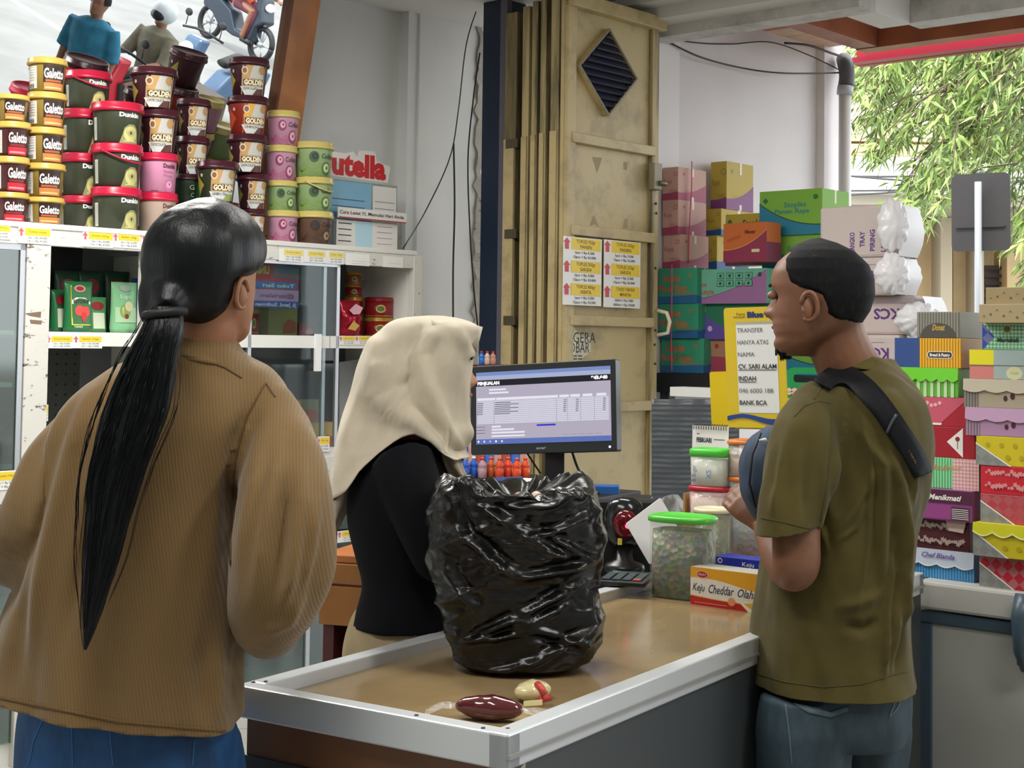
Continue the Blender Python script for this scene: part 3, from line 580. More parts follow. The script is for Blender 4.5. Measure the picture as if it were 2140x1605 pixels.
def tub(kind, x, y, z, r, h, label, face=0.0, band=False, tilt=0, grp=None):
    nm, cat = KN[kind]; T = CF @ Matrix.Translation((x, y, z)) @ Matrix.Rotation(tilt, 4, 'X')
    t = thing(nm, label, cat, T, group=grp or 'tubs stacked on the cabinet'); lh = h*(.2 if kind[0] != 'o' else .22); bh = h-lh; a0 = rad(-36)+face
    bodyc, lidc, tap = {'gal': ('8c7431', 'b89a4a', .9), 'galr': ('4a1d22', 'b89a4a', .9), 'oli': ('3a4030', 'b5173a', .93), 'pnk': ('d893b4', 'c41c42', .94), 'bei': ('b9a394', 'c41c42', .94), 'gol': ('3c1a22', '401420', .82), 'golr': ('8c2a1e', '401420', .84), 'golg': ('2c3520', '401420', .82), 'gre': ('162a1c', '30121c', .85), 'cpk': ('b987a0', 'c9b86c', .9), 'cgr': ('8fa874', 'c9b86c', .9), 'cbr': ('5f4636', 'c9b86c', .9)}[kind]
    r1 = r*.93; r0 = r1*tap
    MB().lathe([(r0*.9, 0), (r0, .003), (r1, bh), (r1, bh+.004)], M(bodyc, .38), n=36).build('body', t)
    MB().lathe(lidprof(r, bh, lh), M(lidc, .3), n=36).build('lid', t)
    p = Print(tubmap(r0, r1, bh, a0), True); c = r1
    def rc(u0, u1, v0, v1, m, n=6): p.rect(u0*c, u1*c, v0*bh, v1*bh, m, n)
    if kind in ('gal', 'galr'):
        blk = M('2a1714', .35) if kind == 'gal' else M('35100f', .35)
        rc(-1.3, -.5, .12, .92, M('d5d2cc', .5)); 
        for i in range(6): rc(-1.25, -.6, .86-i*.09, .875-i*.09, M('8c8a86', .6), 4)
        for i in range(7): rc(-1.2+i*.08, -1.16+i*.08, .14, .28, BLACK, 1)
        rc(-.12, 1.1, .04, .96, blk, 10); rc(-.1, 1.1, .06, .33, M('b8763c' if kind == 'gal' else 'b3202e', .4), 10); rc(-.02, .95, .12, .18, M('e0b070' if kind == 'gal' else 'e08a90', .4), 8)
        rc(0, .9, .36, .44, M('a5552c' if kind == 'gal' else '7c1a26', .4), 8)
        p.text('Galetto', -.08*c, .5*bh, .34*bh, wht, w=1.1*c, bold=.03)
    elif kind == 'oli':
        rc(-1.05, -.82, .1, .8, M('c9ccc0', .5), 2)
        for i in range(4): rc(-1.0+i*.05, -.99+i*.05, .15, .75, M('77796c', .6), 1)
        q = .72; ym = M('c7c382', .5, kind='cloth'); p.poly([(u*c, v*bh) for u, v in ((q-.5, 0), (q-.36, .3), (q-.3, .48), (q-.1, .6), (q+.15, .6), (q+.3, .48), (q+.4, 0))], M('8d8c5c', .5))
        p.disc(q*c, .3*bh, .32*c, ym, .24*bh, 18); p.disc(q*c, .32*bh, .17*c, M('a9a468', .5), .1*bh); p.disc(q*c, .33*bh, .05*c, M('3a2f1d', .6), .05*bh, 8); rc(q-.3, q+.3, .06, .09, ym, 4)
        p.text('Dunkin', .2*c, .82*bh, .13*bh, wht, w=.85*c, bold=.05)
    elif kind in ('pnk', 'bei'):
        dk_ = M('6d2c40' if kind == 'pnk' else '6b3d3a', .5); p.text('Dunkin', .35*c, .78*bh, .13*bh, dk_, w=.8*c, bold=.05); p.text('Dynamic', .38*c, .62*bh, .09*bh, M('a85a7c', .5), w=.6*c); p.text('Filling', .38*c, .5*bh, .07*bh, M('a85a7c', .5), w=.5*c)
        p.disc(.75*c, .22*bh, .3*c, M('c06f98', .5), .2*bh); p.disc(.75*c, .25*bh, .18*c, M('d9a0bd', .5), .11*bh); p.disc(.75*c, .27*bh, .04*c, dk_, .04*bh, 8); rc(-.3, .1, .04, .06, dk_, 3)
    elif kind in ('gol', 'golr', 'golg'):
        hi_ = M('c9b79a', .4) if kind != 'golr' else M('d2562c', .4); nut = M('c49a5c', .5) if kind != 'golr' else M('d9a83c', .5)
        p.poly([(u*c, v*bh) for u, v in ((-1.3, .1), (-1.3, .9), (-.75, .5))], M('9a8a3c' if kind != 'golr' else 'c24a28', .4))
        p.strip([(u*c, v*bh) for u, v in ((-.42, .04), (0, .02), (.5, .02), (1.0, .04))], [(u*c, v*bh) for u, v in ((-.3, .97), (0, .98), (.5, .98), (1.0, .97))], M('a08a72' if kind != 'golr' else 'b5482c', .4)); p.poly([(u*c, v*bh) for u, v in ((-.35, .55), (-.1, .97), (.25, .97), (.05, .55))], nut)
        p.poly([(u*c, v*bh) for u, v in ((.05, .55), (.25, .97), (.85, .97), (.9, .55))], M('c4c3bd', .35)); p.disc(.72*c, .83*bh, .2*c, M('b98f5a', .5), .14*bh); p.disc(-.18*c, .8*bh, .17*c, M('d9c7a8', .5), .13*bh); p.disc(-.18*c, .8*bh, .11*c, M('8c5a3c', .5), .085*bh)
        p.poly([(u*c, v*bh) for u, v in ((-.45, .3), (-.2, .02), (.75, .02), (.95, .3))], M('cfd2cf', .35)); p.poly([(u*c, v*bh) for u, v in ((.25, .02), (.5, .22), (.9, .25), (.8, .02))], M('5a2f26', .4) if kind != 'golg' else M('8fa050', .4))
        p.rect(-.3*c, .95*c, .31*bh, .54*bh, M('cdae72', .4), 8); p.rect(-.27*c, .95*c, .33*bh, .52*bh, M('4a1f12', .4), 8); p.text('GOLDEN', -.22*c, .355*bh, .145*bh, M('efe4c0', .5), w=1.12*c, bold=.06)
        p.text({'gol': 'CHOCOLATE', 'golr': 'CRUNCHY', 'golg': 'GREEN TEA'}[kind], -.28*c, .19*bh, .08*bh, M('2c2320', .5), w=.8*c); p.disc(-.85*c, .8*bh, .08*c, M('b9b3aa', .5), .06*bh, 8)
    elif kind == 'gre':
        p.text('G', .1*c, .6*bh, .2*bh, M('9aa07c', .4), w=.3*c); p.text('C', .2*c, .3*bh, .18*bh, M('7f9c7c', .4), w=.2*c); rc(.6, 1.1, .1, .9, M('1f5a30', .4), 4)
    else:
        a_, b_ = {'cpk': ('7f2f55', 'd9a0b5'), 'cgr': ('3f5f2c', 'b9cf86'), 'cbr': ('3a241c', 'a5825c')}[kind]; A = M(a_, .4); B = M(b_, .4)
        p.poly([(u*c, v*bh) for u, v in ((-1.1, 0), (-1.1, .4), (-.9, .25), (-.55, .42), (-.2, .2), (.2, .35), (.5, .15), (1.0, .3), (1.0, 0))], M({'cpk': 'a8607f', 'cgr': '7c9a52', 'cbr': '4c3426'}[kind], .4))
        p.disc(-.1*c, .7*bh, .27*c, A, .2*bh, 18); p.disc(-.06*c, .72*bh, .17*c, B if kind == 'cpk' else M('2c3540', .4), .12*bh); p.disc(-.04*c, .73*bh, .06*c, A, .05*bh, 8)
        p.disc(.62*c, .3*bh, .3*c, A, .24*bh, 18); p.disc(.64*c, .33*bh, .22*c, B, .16*bh); p.disc(.65*c, .33*bh, .07*c, A, .06*bh, 8)
        p.poly([(u*c, v*bh) for u, v in ((-1.0, .28), (-.8, .14), (-.55, .3), (-.75, .2))], A); p.text('Collata', .3*c, .66*bh, .17*bh, M('2c3a20' if kind == 'cgr' else '3c2230', .5), w=.85*c, bold=.01, shear=.2)
    p.build('printed_label', t)
    if band:                            # handle hanging diagonally across the body
        m = M(lidc, .35); pts = []
        for i in range(13): a = a0-.55+1.7*i/12; rr = r+.004; pts.append((rr*math.cos(a), rr*math.sin(a), bh+.008-bh*.34*math.sin(math.pi*min(1, i/11)*.55)))
        MB().tube(pts, .0035, m, 6, up=(0, 0, 1)).build('bail_handle', t)
    return t
def row(col):                           # (kind, px centre, py top, py bottom, px width, xoff, label, band)
    z = ZT
    for k, px, pt, pb, w, xo, lab, *rest in col:
        q = on_plane(CFi, px, (pt+pb)/2, xo); D = (CF @ q).y; h = (pb-pt)/3100*D*.985; r = w/3100*D/2
        tub(k, xo, q.y, z, r, h, lab, face=R.uniform(-.12, .12), band=bool(rest)); z += h
rd = lambda n, s: '%s, %s' % (n, s)
gA = 'black and red tub with gold lid at the left frame edge'
row([('galr', 20, 398, 462, 78, -.1, rd(gA, 'bottom of its stack')), ('galr', 22, 322, 398, 76, -.1, rd(gA, 'second from bottom')), ('galr', 26, 247, 322, 74, -.1, rd(gA, 'second from top')), ('gal', 22, 190, 247, 76, -.1, 'black and brown printed tub with gold lid topping the stack at the left frame edge')])
gB = 'brown printed tub with gold lid in the second stack from the left'
row([('gal', 93, 407, 465, 80, -.08, rd(gB, 'bottom')), ('gal', 95, 335, 407, 80, -.08, rd(gB, 'fourth from top')), ('gal', 95, 259, 335, 80, -.08, rd(gB, 'third from top')), ('gal', 98, 184, 259, 80, -.08, rd(gB, 'second from top')), ('gal', 99, 110, 184, 80, -.08, rd(gB, 'topmost'))])
oC = 'dark olive pail with red lid in the rear olive stack'
row([('oli', 172, 396, 470, 96, -.25, rd(oC, 'bottom')), ('oli', 172, 306, 396, 98, -.25, rd(oC, 'second from bottom')), ('oli', 175, 212, 306, 98, -.25, rd(oC, 'second from top')), ('oli', 183, 129, 212, 98, -.25, 'dark olive pail with red lid and slanting handle, topmost of the rear olive stack', 1)])
oD = 'dark olive pail with red lid in the front olive stack'
row([('oli', 242, 388, 478, 104, -.09, rd(oD, 'bottom')), ('oli', 244, 296, 388, 106, -.09, 'dark olive pail with a red handle slanting across it, middle of the front stack', 1), ('oli', 245, 208, 296, 108, -.09, rd(oD, 'top'))])
row([('bei', 329, 400, 487, 82, -.12, 'beige pail with red lid just left of the woman’s dark head'), ('pnk', 330, 316, 400, 82, -.12, 'pink pail with red lid and doughnut print'), ('gol', 332, 223, 316, 84, -.12, 'maroon printed tub standing on the pink pail'), ('gol', 321, 136, 223, 98, -.12, 'wide maroon printed tub topmost above the pink pail')])
row([('gol', 392, 412, 482, 70, -.19, 'maroon tub directly behind the top of the woman’s hair'), ('gre', 392, 348, 412, 70, -.19, 'dark green printed tub among the maroon ones'), ('gol', 402, 266, 348, 70, -.19, 'maroon printed tub in the middle stack, second from top'), ('gol', 405, 186, 266, 70, -.19, 'maroon printed tub topping the middle stack')])
row([('gol', 461, 421, 496, 78, -.08, 'maroon tub half hidden by the top of the woman’s hair'), ('golg', 453, 335, 421, 88, -.08, 'maroon lidded tub with green tea print, in front of the middle stack')])
row([('gol', 527, 433, 500, 62, -.13, 'small maroon printed tub at the bottom, beside the woman’s hair'), ('gol', 527, 357, 433, 66, -.13, 'maroon printed tub, second from bottom of the tallest stack'), ('gol', 516, 276, 357, 84, -.13, 'maroon printed tub, middle of the tallest stack'), ('golr', 518, 194, 276, 86, -.13, 'red and orange printed tub with maroon lid, second from top'), ('gol', 520, 112, 194, 84, -.13, 'maroon printed tub topmost of the tallest stack')])
row([('cpk', 590, 438, 507, 68, -.12, 'pink tub with yellow lid at the bottom of its stack'), ('cgr', 588, 375, 438, 66, -.12, 'green tub with yellow lid between pink ones'), ('cpk', 588, 300, 375, 66, -.12, 'pink tub with yellow lid, second from top'), ('cpk', 592, 226, 300, 68, -.12, 'pink tub with yellow lid, topmost beside the wooden frame')])
row([('cbr', 656, 442, 512, 80, -.08, 'brown tub with yellow lid at the right end of the tubs'), ('cgr', 655, 370, 442, 82, -.08, 'green tub with yellow lid and a slanting handle, middle of the right stack', 1), ('cgr', 655, 295, 370, 84, -.08, 'green tub with yellow lid, top of the right stack')])
# ------------------------------------------------------------------ tilted mirror
tl = rad(12)
B0 = CFi @ W(598, 225, 6.3); xm = -.37
bq = on_plane(CFi, 597, 225, xm)
zb0 = 1.95; top = 3.35
MT = CF @ Matrix.Translation((xm-(bq.z-zb0)*math.tan(tl), 0, zb0)) @ Matrix.Rotation(tl, 4, 'Y')
mi = thing('mirror', 'large tilted wall mirror in a brown wooden frame above the cabinet', 'mirror', MT)
yr = bq.y; mm = MB().box(-.006, 0, -2.6, yr-.06, -.05, 1.5, M('f2f4f4', .0, 1.0)); mm.build('glass', mi)
wf = M('b8794a', .3, kind='wood')
MTi = MT.inverted()
def fr(px, py): o = MTi @ Vector((0, 0, EYE)); r = MTi.to_3x3() @ ray(px, py); t = -o.x/r.x; return (o+r*t)
a = fr(571, 225); c = fr(628, 225); a2 = fr(606, 5); c2 = fr(664, 5)
ya, yc = (a.y+a2.y)/2, (c.y+c2.y)/2
MB().box(-.03, .025, ya, yc, -.05, 1.5, wf).build('frame', mi, bevel=.003); MB().box(-.005, .03, ya-.012, ya, -.05, 1.5, M('6b3d20', .4)).build('inner_frame', mi)
MB().box(-.03, .02, -2.6, yc, -.12, -.05, wf).build('frame', mi, bevel=.003)
# ------------------------------------------------------------------ acrylic stand with lettering
def vq(x0, x1, y0, y1, D, **k): return quadframe((x0, y0, D), (x1, y0, D), (x1, y1, D), (x0, y1, D))
def on_cab(px, py, xl): return CF @ on_plane(CFi, px, py, xl)
st = thing('acrylic_stand', 'clear acrylic display stand with red lettering on top, right of the tubs', 'display stand', CF @ Matrix.Translation((-.14, cy_(697, 520, -.14), ZT)) @ Matrix.Rotation(rad(90), 4, 'Z'))
SW = cy_(838, 520, -.14)-cy_(697, 520, -.14)
s_ = lambda px, py: (lambda q: (q.y-cy_(697, 520, -.14), q.z-ZT))(on_plane(CFi, px, py, -.14))
cl = M('e8f0f2', .05, .12, 'glass')
MB().box(0, SW, 0, .12, 0, .006, cl).build('base', st); MB().box(0, SW, .03, .035, 0, s_(700, 372)[1], cl).build('back_sheet', st); MB().box(0, SW*1.0, -.004, 0, 0, s_(700, 440)[1], cl).build('front_sheet', st)
p = Print(planar((0, -.004, 0), (1, 0, 0), (0, 0, 1), (0, -1, 0)))
a = s_(700, 458); c = s_(832, 524); pw = M('cfdbe0', .4); pw2 = M('e6e2de', .5)
p.rect(.01, SW*.93, .01, a[1], pw2); p.rect(SW*.3, SW*.55, .01, a[1]*.95, M('b9dcec', .4))
for i in range(4): p.rect(.02, SW*.24, .03+i*.025, .034+i*.025, BLACK); p.rect(SW*.62, SW*.85, .03+i*.025, .032+i*.025, M('8a6a64', .5))
p.build('printed_sheet', st)
p = Print(planar((0, .028, 0), (1, 0, 0), (0, 0, 1), (0, -1, 0))); z3 = s_(700, 372)[1]
p.rect(0, SW*.6, a[1], z3-.005, M('86b9d8', .4)); p.rect(SW*.62, SW*.98, a[1], z3-.01, pw2)
for i in range(3): p.rect(.01, SW*.5, a[1]+.03+i*.03, a[1]+.033+i*.03, M('38404a', .5)); p.rect(SW*.65, SW*.95, a[1]+.035+i*.03, a[1]+.037+i*.03, M('38404a', .5))
p.build('printed_sheet', st)
z4 = s_(700, 433)[1]; z5 = s_(700, 455)[1]; MB().box(-.005, SW*1.01, -.03, -.026, z5, z4, M('e4e2de', .4)).build('strip', st); 
p = Print(planar((0, -.03, 0), (1, 0, 0), (0, 0, 1), (0, -1, 0))); p.text('Cara Lezat !!!, Memulai Hari Anda', .005, (z4+z5)/2-.004, .014, M('3a1214', .5), w=SW*.95, bold=.02); p.rect(0, SW, z5, z5+.005, M('b23030', .5)); p.build('strip_lettering', st)
a0_ = s_(690, 356); a1_ = s_(803, 362); zz = s_(700, 364)[1]; hgt = s_(700, 322)[1]-zz
hd = MB().prism([(-.09, zz-.005), (SW*.83, zz-.008), (SW*.87, zz+hgt*.75), (SW*.66, zz+hgt*.95), (SW*.63, zz+hgt*1.45), (SW*.4, zz+hgt*1.4), (SW*.37, zz+hgt*1.05), (SW*.3, zz+hgt*1.3), (SW*.2, zz+hgt*1.15), (-.09, zz+hgt*1.2)], .022, .027, M('dddad6', .4)).build('header_board', st)
p = Print(planar((0, .022, 0), (1, 0, 0), (0, 0, 1), (0, -1, 0))); p.text('n', -.07, zz+.012, hgt*1.0, M('2a1512', .4), w=.06, bold=.05); p.text('utella', .0, zz+.008, hgt*1.08, M('c4282c', .4), w=SW*.8, bold=.05); p.build('header_lettering', st)
# ------------------------------------------------------------------ goods inside the cabinet
def pouch(px0, px1, py0, py1, xl, base, label, design, z0):
    a = on_plane(CFi, px0, py1, xl); c = on_plane(CFi, px1, py0, xl); w = c.y-a.y; h = (py1-py0)/3100*((CF @ a).y)
    T = CF @ Matrix.Translation((xl, a.y, z0)) @ Matrix.Rotation(rad(90), 4, 'Z')
    t = thing('refill_pouch', label, 'pouch', T); rings = []
    for i in range(13):
        v = i/12; th = .026*(1-v)**.6*(1 if i else .85)+.001; ww = w/2*(.93 if i == 0 else (1-.04*math.sin(math.pi*v))); rings.append([Vector((w/2+ww*math.cos(q)*abs(math.cos(q))**-.35 if abs(math.cos(q)) > 1e-3 else w/2, th*math.sin(q), v*h)) for q in [2*math.pi*k/24 for k in range(24)]])
    MB().loft(rings, base).build('body', t)
    def f(u, v, hh): 
        vv = min(1, max(0, v/h)); th = .026*(1-vv)**.6+.001; q = min(1, abs(u-w/2)/(w/2)); return Vector((u, -th*math.sqrt(max(0, 1-q**2.6))-.002-hh, v))
    p = Print(f); design(p, w, h); p.build('printed_label', t); return t
def d_ket(p, w, h):
    for r in range(5): p.rect(w*.2, w*.9, h*(.14+.15*r), h*(.14+.15*(r+1)), M('2f6a3c', .35), 6)
    p.rect(w*.18, w*.22, h*.14, h*.92, M('c9c22c', .4)); p.rect(w*.18, w*.85, h*.13, h*.15, M('c9c22c', .4), 5); p.disc(w*.5, h*.86, w*.2, M('c98a86', .4), h*.07); p.disc(w*.5, h*.86, w*.14, M('8c1a20', .4), h*.045); p.poly([(w*.2, h*.62), (w*.35, h*.68), (w*.65, h*.68), (w*.85, h*.6), (w*.85, h*.55), (w*.2, h*.55)], wht); p.text('KETCHUP', w*.25, h*.57, h*.07, M('2c2c24', .5), w=w*.55, bold=.03)
    p.disc(w*.45, h*.42, w*.16, M('d6453c', .35), h*.11); p.disc(w*.66, h*.4, w*.16, M('cf3a34', .35), h*.11); p.disc(w*.6, h*.3, w*.1, M('b52a26', .35), h*.1); p.text('TOMAT', w*.25, h*.08, h*.04, wht, w=w*.3)
def d_min(p, w, h):
    p.rect(w*.1, w*.9, h*.2, h*.5, M('a5c9a0', .35), 6); p.disc(w*.5, h*.88, w*.22, M('9aa8a2', .3), h*.07); p.text('Ligo', w*.3, h*.68, h*.07, wht, w=w*.4); p.disc(w*.45, h*.42, w*.2, M('8a9c4c', .4), h*.14); p.disc(w*.6, h*.52, w*.15, M('d5c9a0', .4), h*.1); p.disc(w*.5, h*.32, w*.08, M('7c2a20', .4), h*.05)
def d_s(p, w, h): p.disc(w*.5, h*.75, w*.3, M('8c2024', .4), h*.12); p.rect(w*.25, w*.8, h*.1, h*.55, M('c9d2b8', .4), 4)
gp_ = M('1f6a3c', .25); zz = zsh+.001
pouch(104, 142, 616, 704, -.16, gp_, 'dark green pouch at the left end of the open shelf', d_s, zz)
pouch(131, 193, 598, 704, -.1, gp_, 'green ketchup pouch with tomatoes on the open shelf', d_ket, zz)
pouch(176, 222, 630, 704, -.16, M('4c8a58', .3), 'green pouch with a pale panel beside the ketchup pouch', d_s, zz)
pouch(229, 286, 598, 704, -.12, M('7fb98a', .25), 'light green pouch with fruit print on the open shelf', d_min, zz)
pouch(272, 302, 590, 704, -.2, M('1c3f8c', .25), 'blue pouch partly behind the cabinet post', lambda p, w, h: p.rect(w*.2, w*.8, h*.2, h*.7, M('2c55a5', .3), 3), zz)
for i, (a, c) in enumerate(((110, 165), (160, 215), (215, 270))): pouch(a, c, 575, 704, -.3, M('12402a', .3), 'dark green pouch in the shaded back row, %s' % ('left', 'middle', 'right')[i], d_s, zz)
red = M('7c1218', .3); gold = M('b08a3c', .3, .6)
def tin(px, py0, w, z, hpx, xl, label, lidm=gold, bodym=red, pz=700):
    q = on_plane(CFi, px, pz, xl); D = (CF @ q).y; r = w/3100*D/2; h = hpx/3100*D
    t = thing('biscuit_tin', label, 'tin', CF @ Matrix.Translation((xl, q.y, z))); MB().lathe([(r*.95, 0), (r, .003), (r, h*.82)], bodym, n=32).build('body', t); MB().lathe([(r, h*.78), (r*1.03, h*.8), (r*1.03, h*.86), (r, h*.88), (r, h*.97), (r*.96, h), (r*.5, h)], lidm if h < .2 else red, n=32).build('lid', t)
    p = Print(tubmap(r, r, h, rad(-40)), True); p.disc(.1*r, h*.42, .35*r, M('c9a860', .4), h*.2); p.disc(.1*r, h*.42, .28*r, M('4c6a2c', .4), h*.14); p.rect(-1.2*r, 1.2*r, h*.05, h*.09, gold, 10); p.build('printed_label', t); return z+h
z = tin(738, 0, 40, zz, 42, -.22, 'red tin at the bottom of the narrow gold banded stack'); z = tin(738, 0, 40, z, 40, -.22, 'red tin with gold band, second in the narrow stack'); z = tin(737, 0, 34, z, 26, -.22, 'small dark gold tin on the narrow stack'); tin(737, 0, 32, z, 26, -.22, 'small red and gold tin topmost in the narrow stack', bodym=M('8c4a30', .3))
z = tin(791, 0, 60, zz, 40, -.16, 'wide red tin with gold rim under another'); tin(791, 0, 60, z, 42, -.16, 'wide red tin with gold rim, upper of the wide pair', lidm=red)
def bag_red(px0, px1, py0, py1, label):
    a = on_plane(CFi, px0, py1, -.1); c = on_plane(CFi, px1, py0, -.1); w = c.y-a.y; h = (py1-py0)/3100*6
    t = thing('candy_bag', label, 'bag', CF @ Matrix.Translation((-.1, a.y, zz)) @ Matrix.Rotation(rad(90), 4, 'Z')); rings = []
    for i in range(15):
        v = i/14; rings.append([Vector((w/2+w/2*(1-.06*R.random())*math.cos(q), (.035*math.sin(math.pi*min(1, v*.9+.1))+.004)*math.sin(q)*(1+R.uniform(-.25, .25)), v*h)) for q in [2*math.pi*k/20 for k in range(20)]])
    MB().loft(rings, M('a3142c', .15, .3)).build('body', t); p = Print(lambda u, v, hh: Vector((u, -.042-hh, v))); p.poly([(w*.2, h*.72), (w*.5, h*.9), (w*.85, h*.8), (w*.7, h*.62), (w*.4, h*.6)], M('d9a8b4', .4)); p.poly([(w*.15, h*.2), (w*.4, h*.42), (w*.7, h*.3), (w*.5, h*.15)], M('c9a04c', .4)); p.build('printed_label', t)
bag_red(706, 752, 622, 700, 'crumpled shiny red candy bag beside the tins')
a = on_plane(CFi, 528, 642, -.06); c = on_plane(CFi, 625, 556, -.06); w = c.y-a.y; h = c.z-a.z  # flat sheet printed with a banner's mirror image, in place of a glass reflection
po = thing('reflection', 'red, white and blue painted reflection of a banner, lettering reversed, behind the sliding glass', 'reflection', CF @ Matrix.Translation((-.06, a.y, a.z)) @ Matrix.Rotation(rad(90), 4, 'Z')); MB().box(0, w, 0, .0015, 0, h, M('c9405c', .4)).build('sheet', po)
p = Print(planar((0, 0, 0), (1, 0, 0), (0, 0, 1), (0, -1, 0))); p.rect(0, w, 0, h*.16, M('4a56b0', .4)); p.rect(0, w, h*.16, h*.42, M('c9a0c4', .4)); p.rect(0, w*.95, h*.45, h*.6, M('3c7cc9', .4)); p.poly([(0, h*.62), (w*.35, h*.66), (w*.45, h), (0, h)], M('c8302c', .4)); p.poly([(w*.4, h*.72), (w, h*.66), (w, h), (w*.48, h)], M('54788c', .4)); p.rect(w*.45, w, h*.74, h*.79, M('c45c5c', .4))
p.text('UNIA', w*.34, h*.78, h*.17, M('e0c23c', .4), w=-w*.34, bold=.05); p.text('Jl. Jend. Sudirman', w*.95, h*.04, h*.08, wht, w=-w*.9, bold=.03); p.text('Toko Sari', w*.9, h*.48, h*.08, wht, w=-w*.7, bold=.03); p.text('@sarialam', w*.9, h*.24, h*.09, M('a03c8c', .4), w=-w*.75, bold=.02); p.build('printed_reflection', po)
# boxes behind the sliding glass
def glassbox(px0, px1, py0, py1, m, label, z0, txt=None, xl=-.12, stripe=None):
    a = on_plane(CFi, px0, py1, xl); c = on_plane(CFi, px1, py0, xl); w = c.y-a.y; h = (py1-py0)/3100*5.8; t = thing('carton', label, 'box', CF @ Matrix.Translation((xl, a.y, z0)) @ Matrix.Rotation(rad(90), 4, 'Z')); MB().box(0, w, 0, .16, 0, h, m).build('box', t, bevel=.002)
    p = Print(planar((0, 0, 0), (1, 0, 0), (0, 0, 1), (0, -1, 0)))
    if stripe: p.rect(0, w, h*.8, h, stripe)
    p.poly([(w*.5, h*.05), (w*.95, h*.1), (w*.95, h*.5), (w*.7, h*.6), (w*.5, h*.35)], M('b5563c', .5)); 
    if txt: p.text(txt, w*.12, h*.55, h*.16, M('2c4a8c', .5), w=w*.4, shear=.2)
    p.build('printed_label', t); return z0+h
zk = z1+.031
z = glassbox(555, 636, 845, 905, M('d6cdb8', .5), 'pale carton at the bottom behind the sliding glass', zk, stripe=yel); 
z = glassbox(500, 630, 793, 850, M('c3d2c9', .5), 'white carton with yellow top stripe behind the glass', z, stripe=M('d9a52c', .5)); glassbox(480, 594, 752, 793, M('c9cdc9', .5), 'grey white carton with blue script behind the glass', z, 'Addison')
z = glassbox(640, 704, 812, 880, M('c9a45c', .5), 'yellow carton with food print beside the aluminium stiles', zk); glassbox(600, 668, 760, 812, M('8c8468', .5), 'dull olive carton behind the glass, upper', z)
z = glassbox(560, 622, 640, 700, M('9a9a52', .5), 'olive box on the middle shelf behind the glass', zz, xl=-.2)
tin(530, 0, 22, zz, 56, -.15, 'slim red tin on the middle shelf behind the glass')
glassbox(625, 655, 672, 700, M('8c2028', .4), 'small red box on the middle shelf behind the glass', zz, xl=-.2)
# ------------------------------------------------------------------ carton helper on the porch side
def carton(name, label, px, py0, py1, D, a, b, z0=None, faces=None, mat=None, group=None, top=None, cat='box', rz=RZ, bevel=.002, h=None):
    """nearest upright edge at px, visible faces: left one a metres long (normal -y), right one b metres long (normal +x)"""
    q = W(px, py1, D); a = min(a, (RFi @ q).x-Wl.x-.045) if D > 6.4 else a; zz_ = q.z if z0 is None else z0; hh_ = (py1-py0)/3100*D if h is None else h
    T = Matrix.Translation((q.x, q.y, zz_)) @ Matrix.Rotation(rz, 4, 'Z'); t = thing(name, label, cat, T, group=group)
    MB().box(-a, 0, 0, b, 0, hh_, mat).build('box', t, bevel=bevel)
    PL = Print(planar((-a, 0, 0), (1, 0, 0), (0, 0, 1), (0, -1, 0))); PR = Print(planar((0, 0, 0), (0, 1, 0), (0, 0, 1), (1, 0, 0)))
    if faces: faces(PL, a, PR, b, hh_)
    if PL.mb.f: PL.build('printed_front', t)
    if PR.mb.f: PR.build('printed_side', t)
    return t, zz_+hh_
# ------------------------------------------------------------------ cartons on the porch
org = M('b04a3c', .5)
def swoosh(P, w, h, m, flip=False, lo=.1, hi=.5, edge=None):
    n = 14; top_ = [(w*i/n, h*(lo+(hi-lo)*((i/n) if not flip else (1-i/n))**2.2)) for i in range(n+1)]; P.strip([(u, 0) for u, v in top_], top_, m)
    if edge: P.strip(top_, [(u, v+h*.02) for u, v in top_], edge)
def mk_jar(base, low, txt=None, edge=None, both=True, flip=False, big=False, side_swoosh=True):
    bm2 = M(base, .6); lw = M(low, .55); ed = M(edge, .5) if edge else None
    def f(PL, a, PR, b, h):
        swoosh(PL, a, h, lw, flip, .2, .25 if not flip else .62, ed)
        if side_swoosh: swoosh(PR, b, h, lw, False, .22, .55, ed)
        t = M(txt or 'b04a5c', .55)
        if big: PL.text('Stoples', a*.12, h*.62, h*.2, t, w=a*.45, bold=.03); PL.text('Panen Raya', a*.02, h*.34, h*.2, t, w=a*.72, bold=.03)
        elif a < .2: PL.text('Raya', a*.1, h*.5, h*.14, t, w=a*.5)
        else: PL.text('Stoples', a*.4, h*.7, h*.12, t, w=a*.4); PL.text('Panen Raya', a*.3, h*.48, h*.13, t, w=a*.6)
        PL.disc(a*.82, h*.78, h*.07, t); PL.disc(a*.82, h*.78, h*.05, bm2); PR.disc(b*.2, h*.8, h*.05, t, n=6)
        for k in range(3): PL.rect(a*.45, a*.9, h*(.3-.03*k), h*(.31-.03*k), t)
        PR.rect(b*.48, b*.56, h*.75, h, M('d9cdb4', .4)); PR.rect(b*.48, b*.56, 0, h*.12, M('d9cdb4', .4))
        for k in range(2): PR.rect(b*.2, b*.8, h*(.3-.04*k), h*(.305-.04*k), t)
    return f
def stack(specs):
    z = bz
    for sp in specs:                    # bottom to top
        nm, lab, px, py0, py1, D, a, b, mat, faces = sp[:10]; t, z = carton(nm, lab, px, py0, py1, D, a, b, z0=z, faces=faces, mat=mat, group='jar cartons stacked on the porch'); 
    return z
pk = M('c49a8c', .6); ye = M('b8a03c', .6); tq = M('2f8f6c', .6)
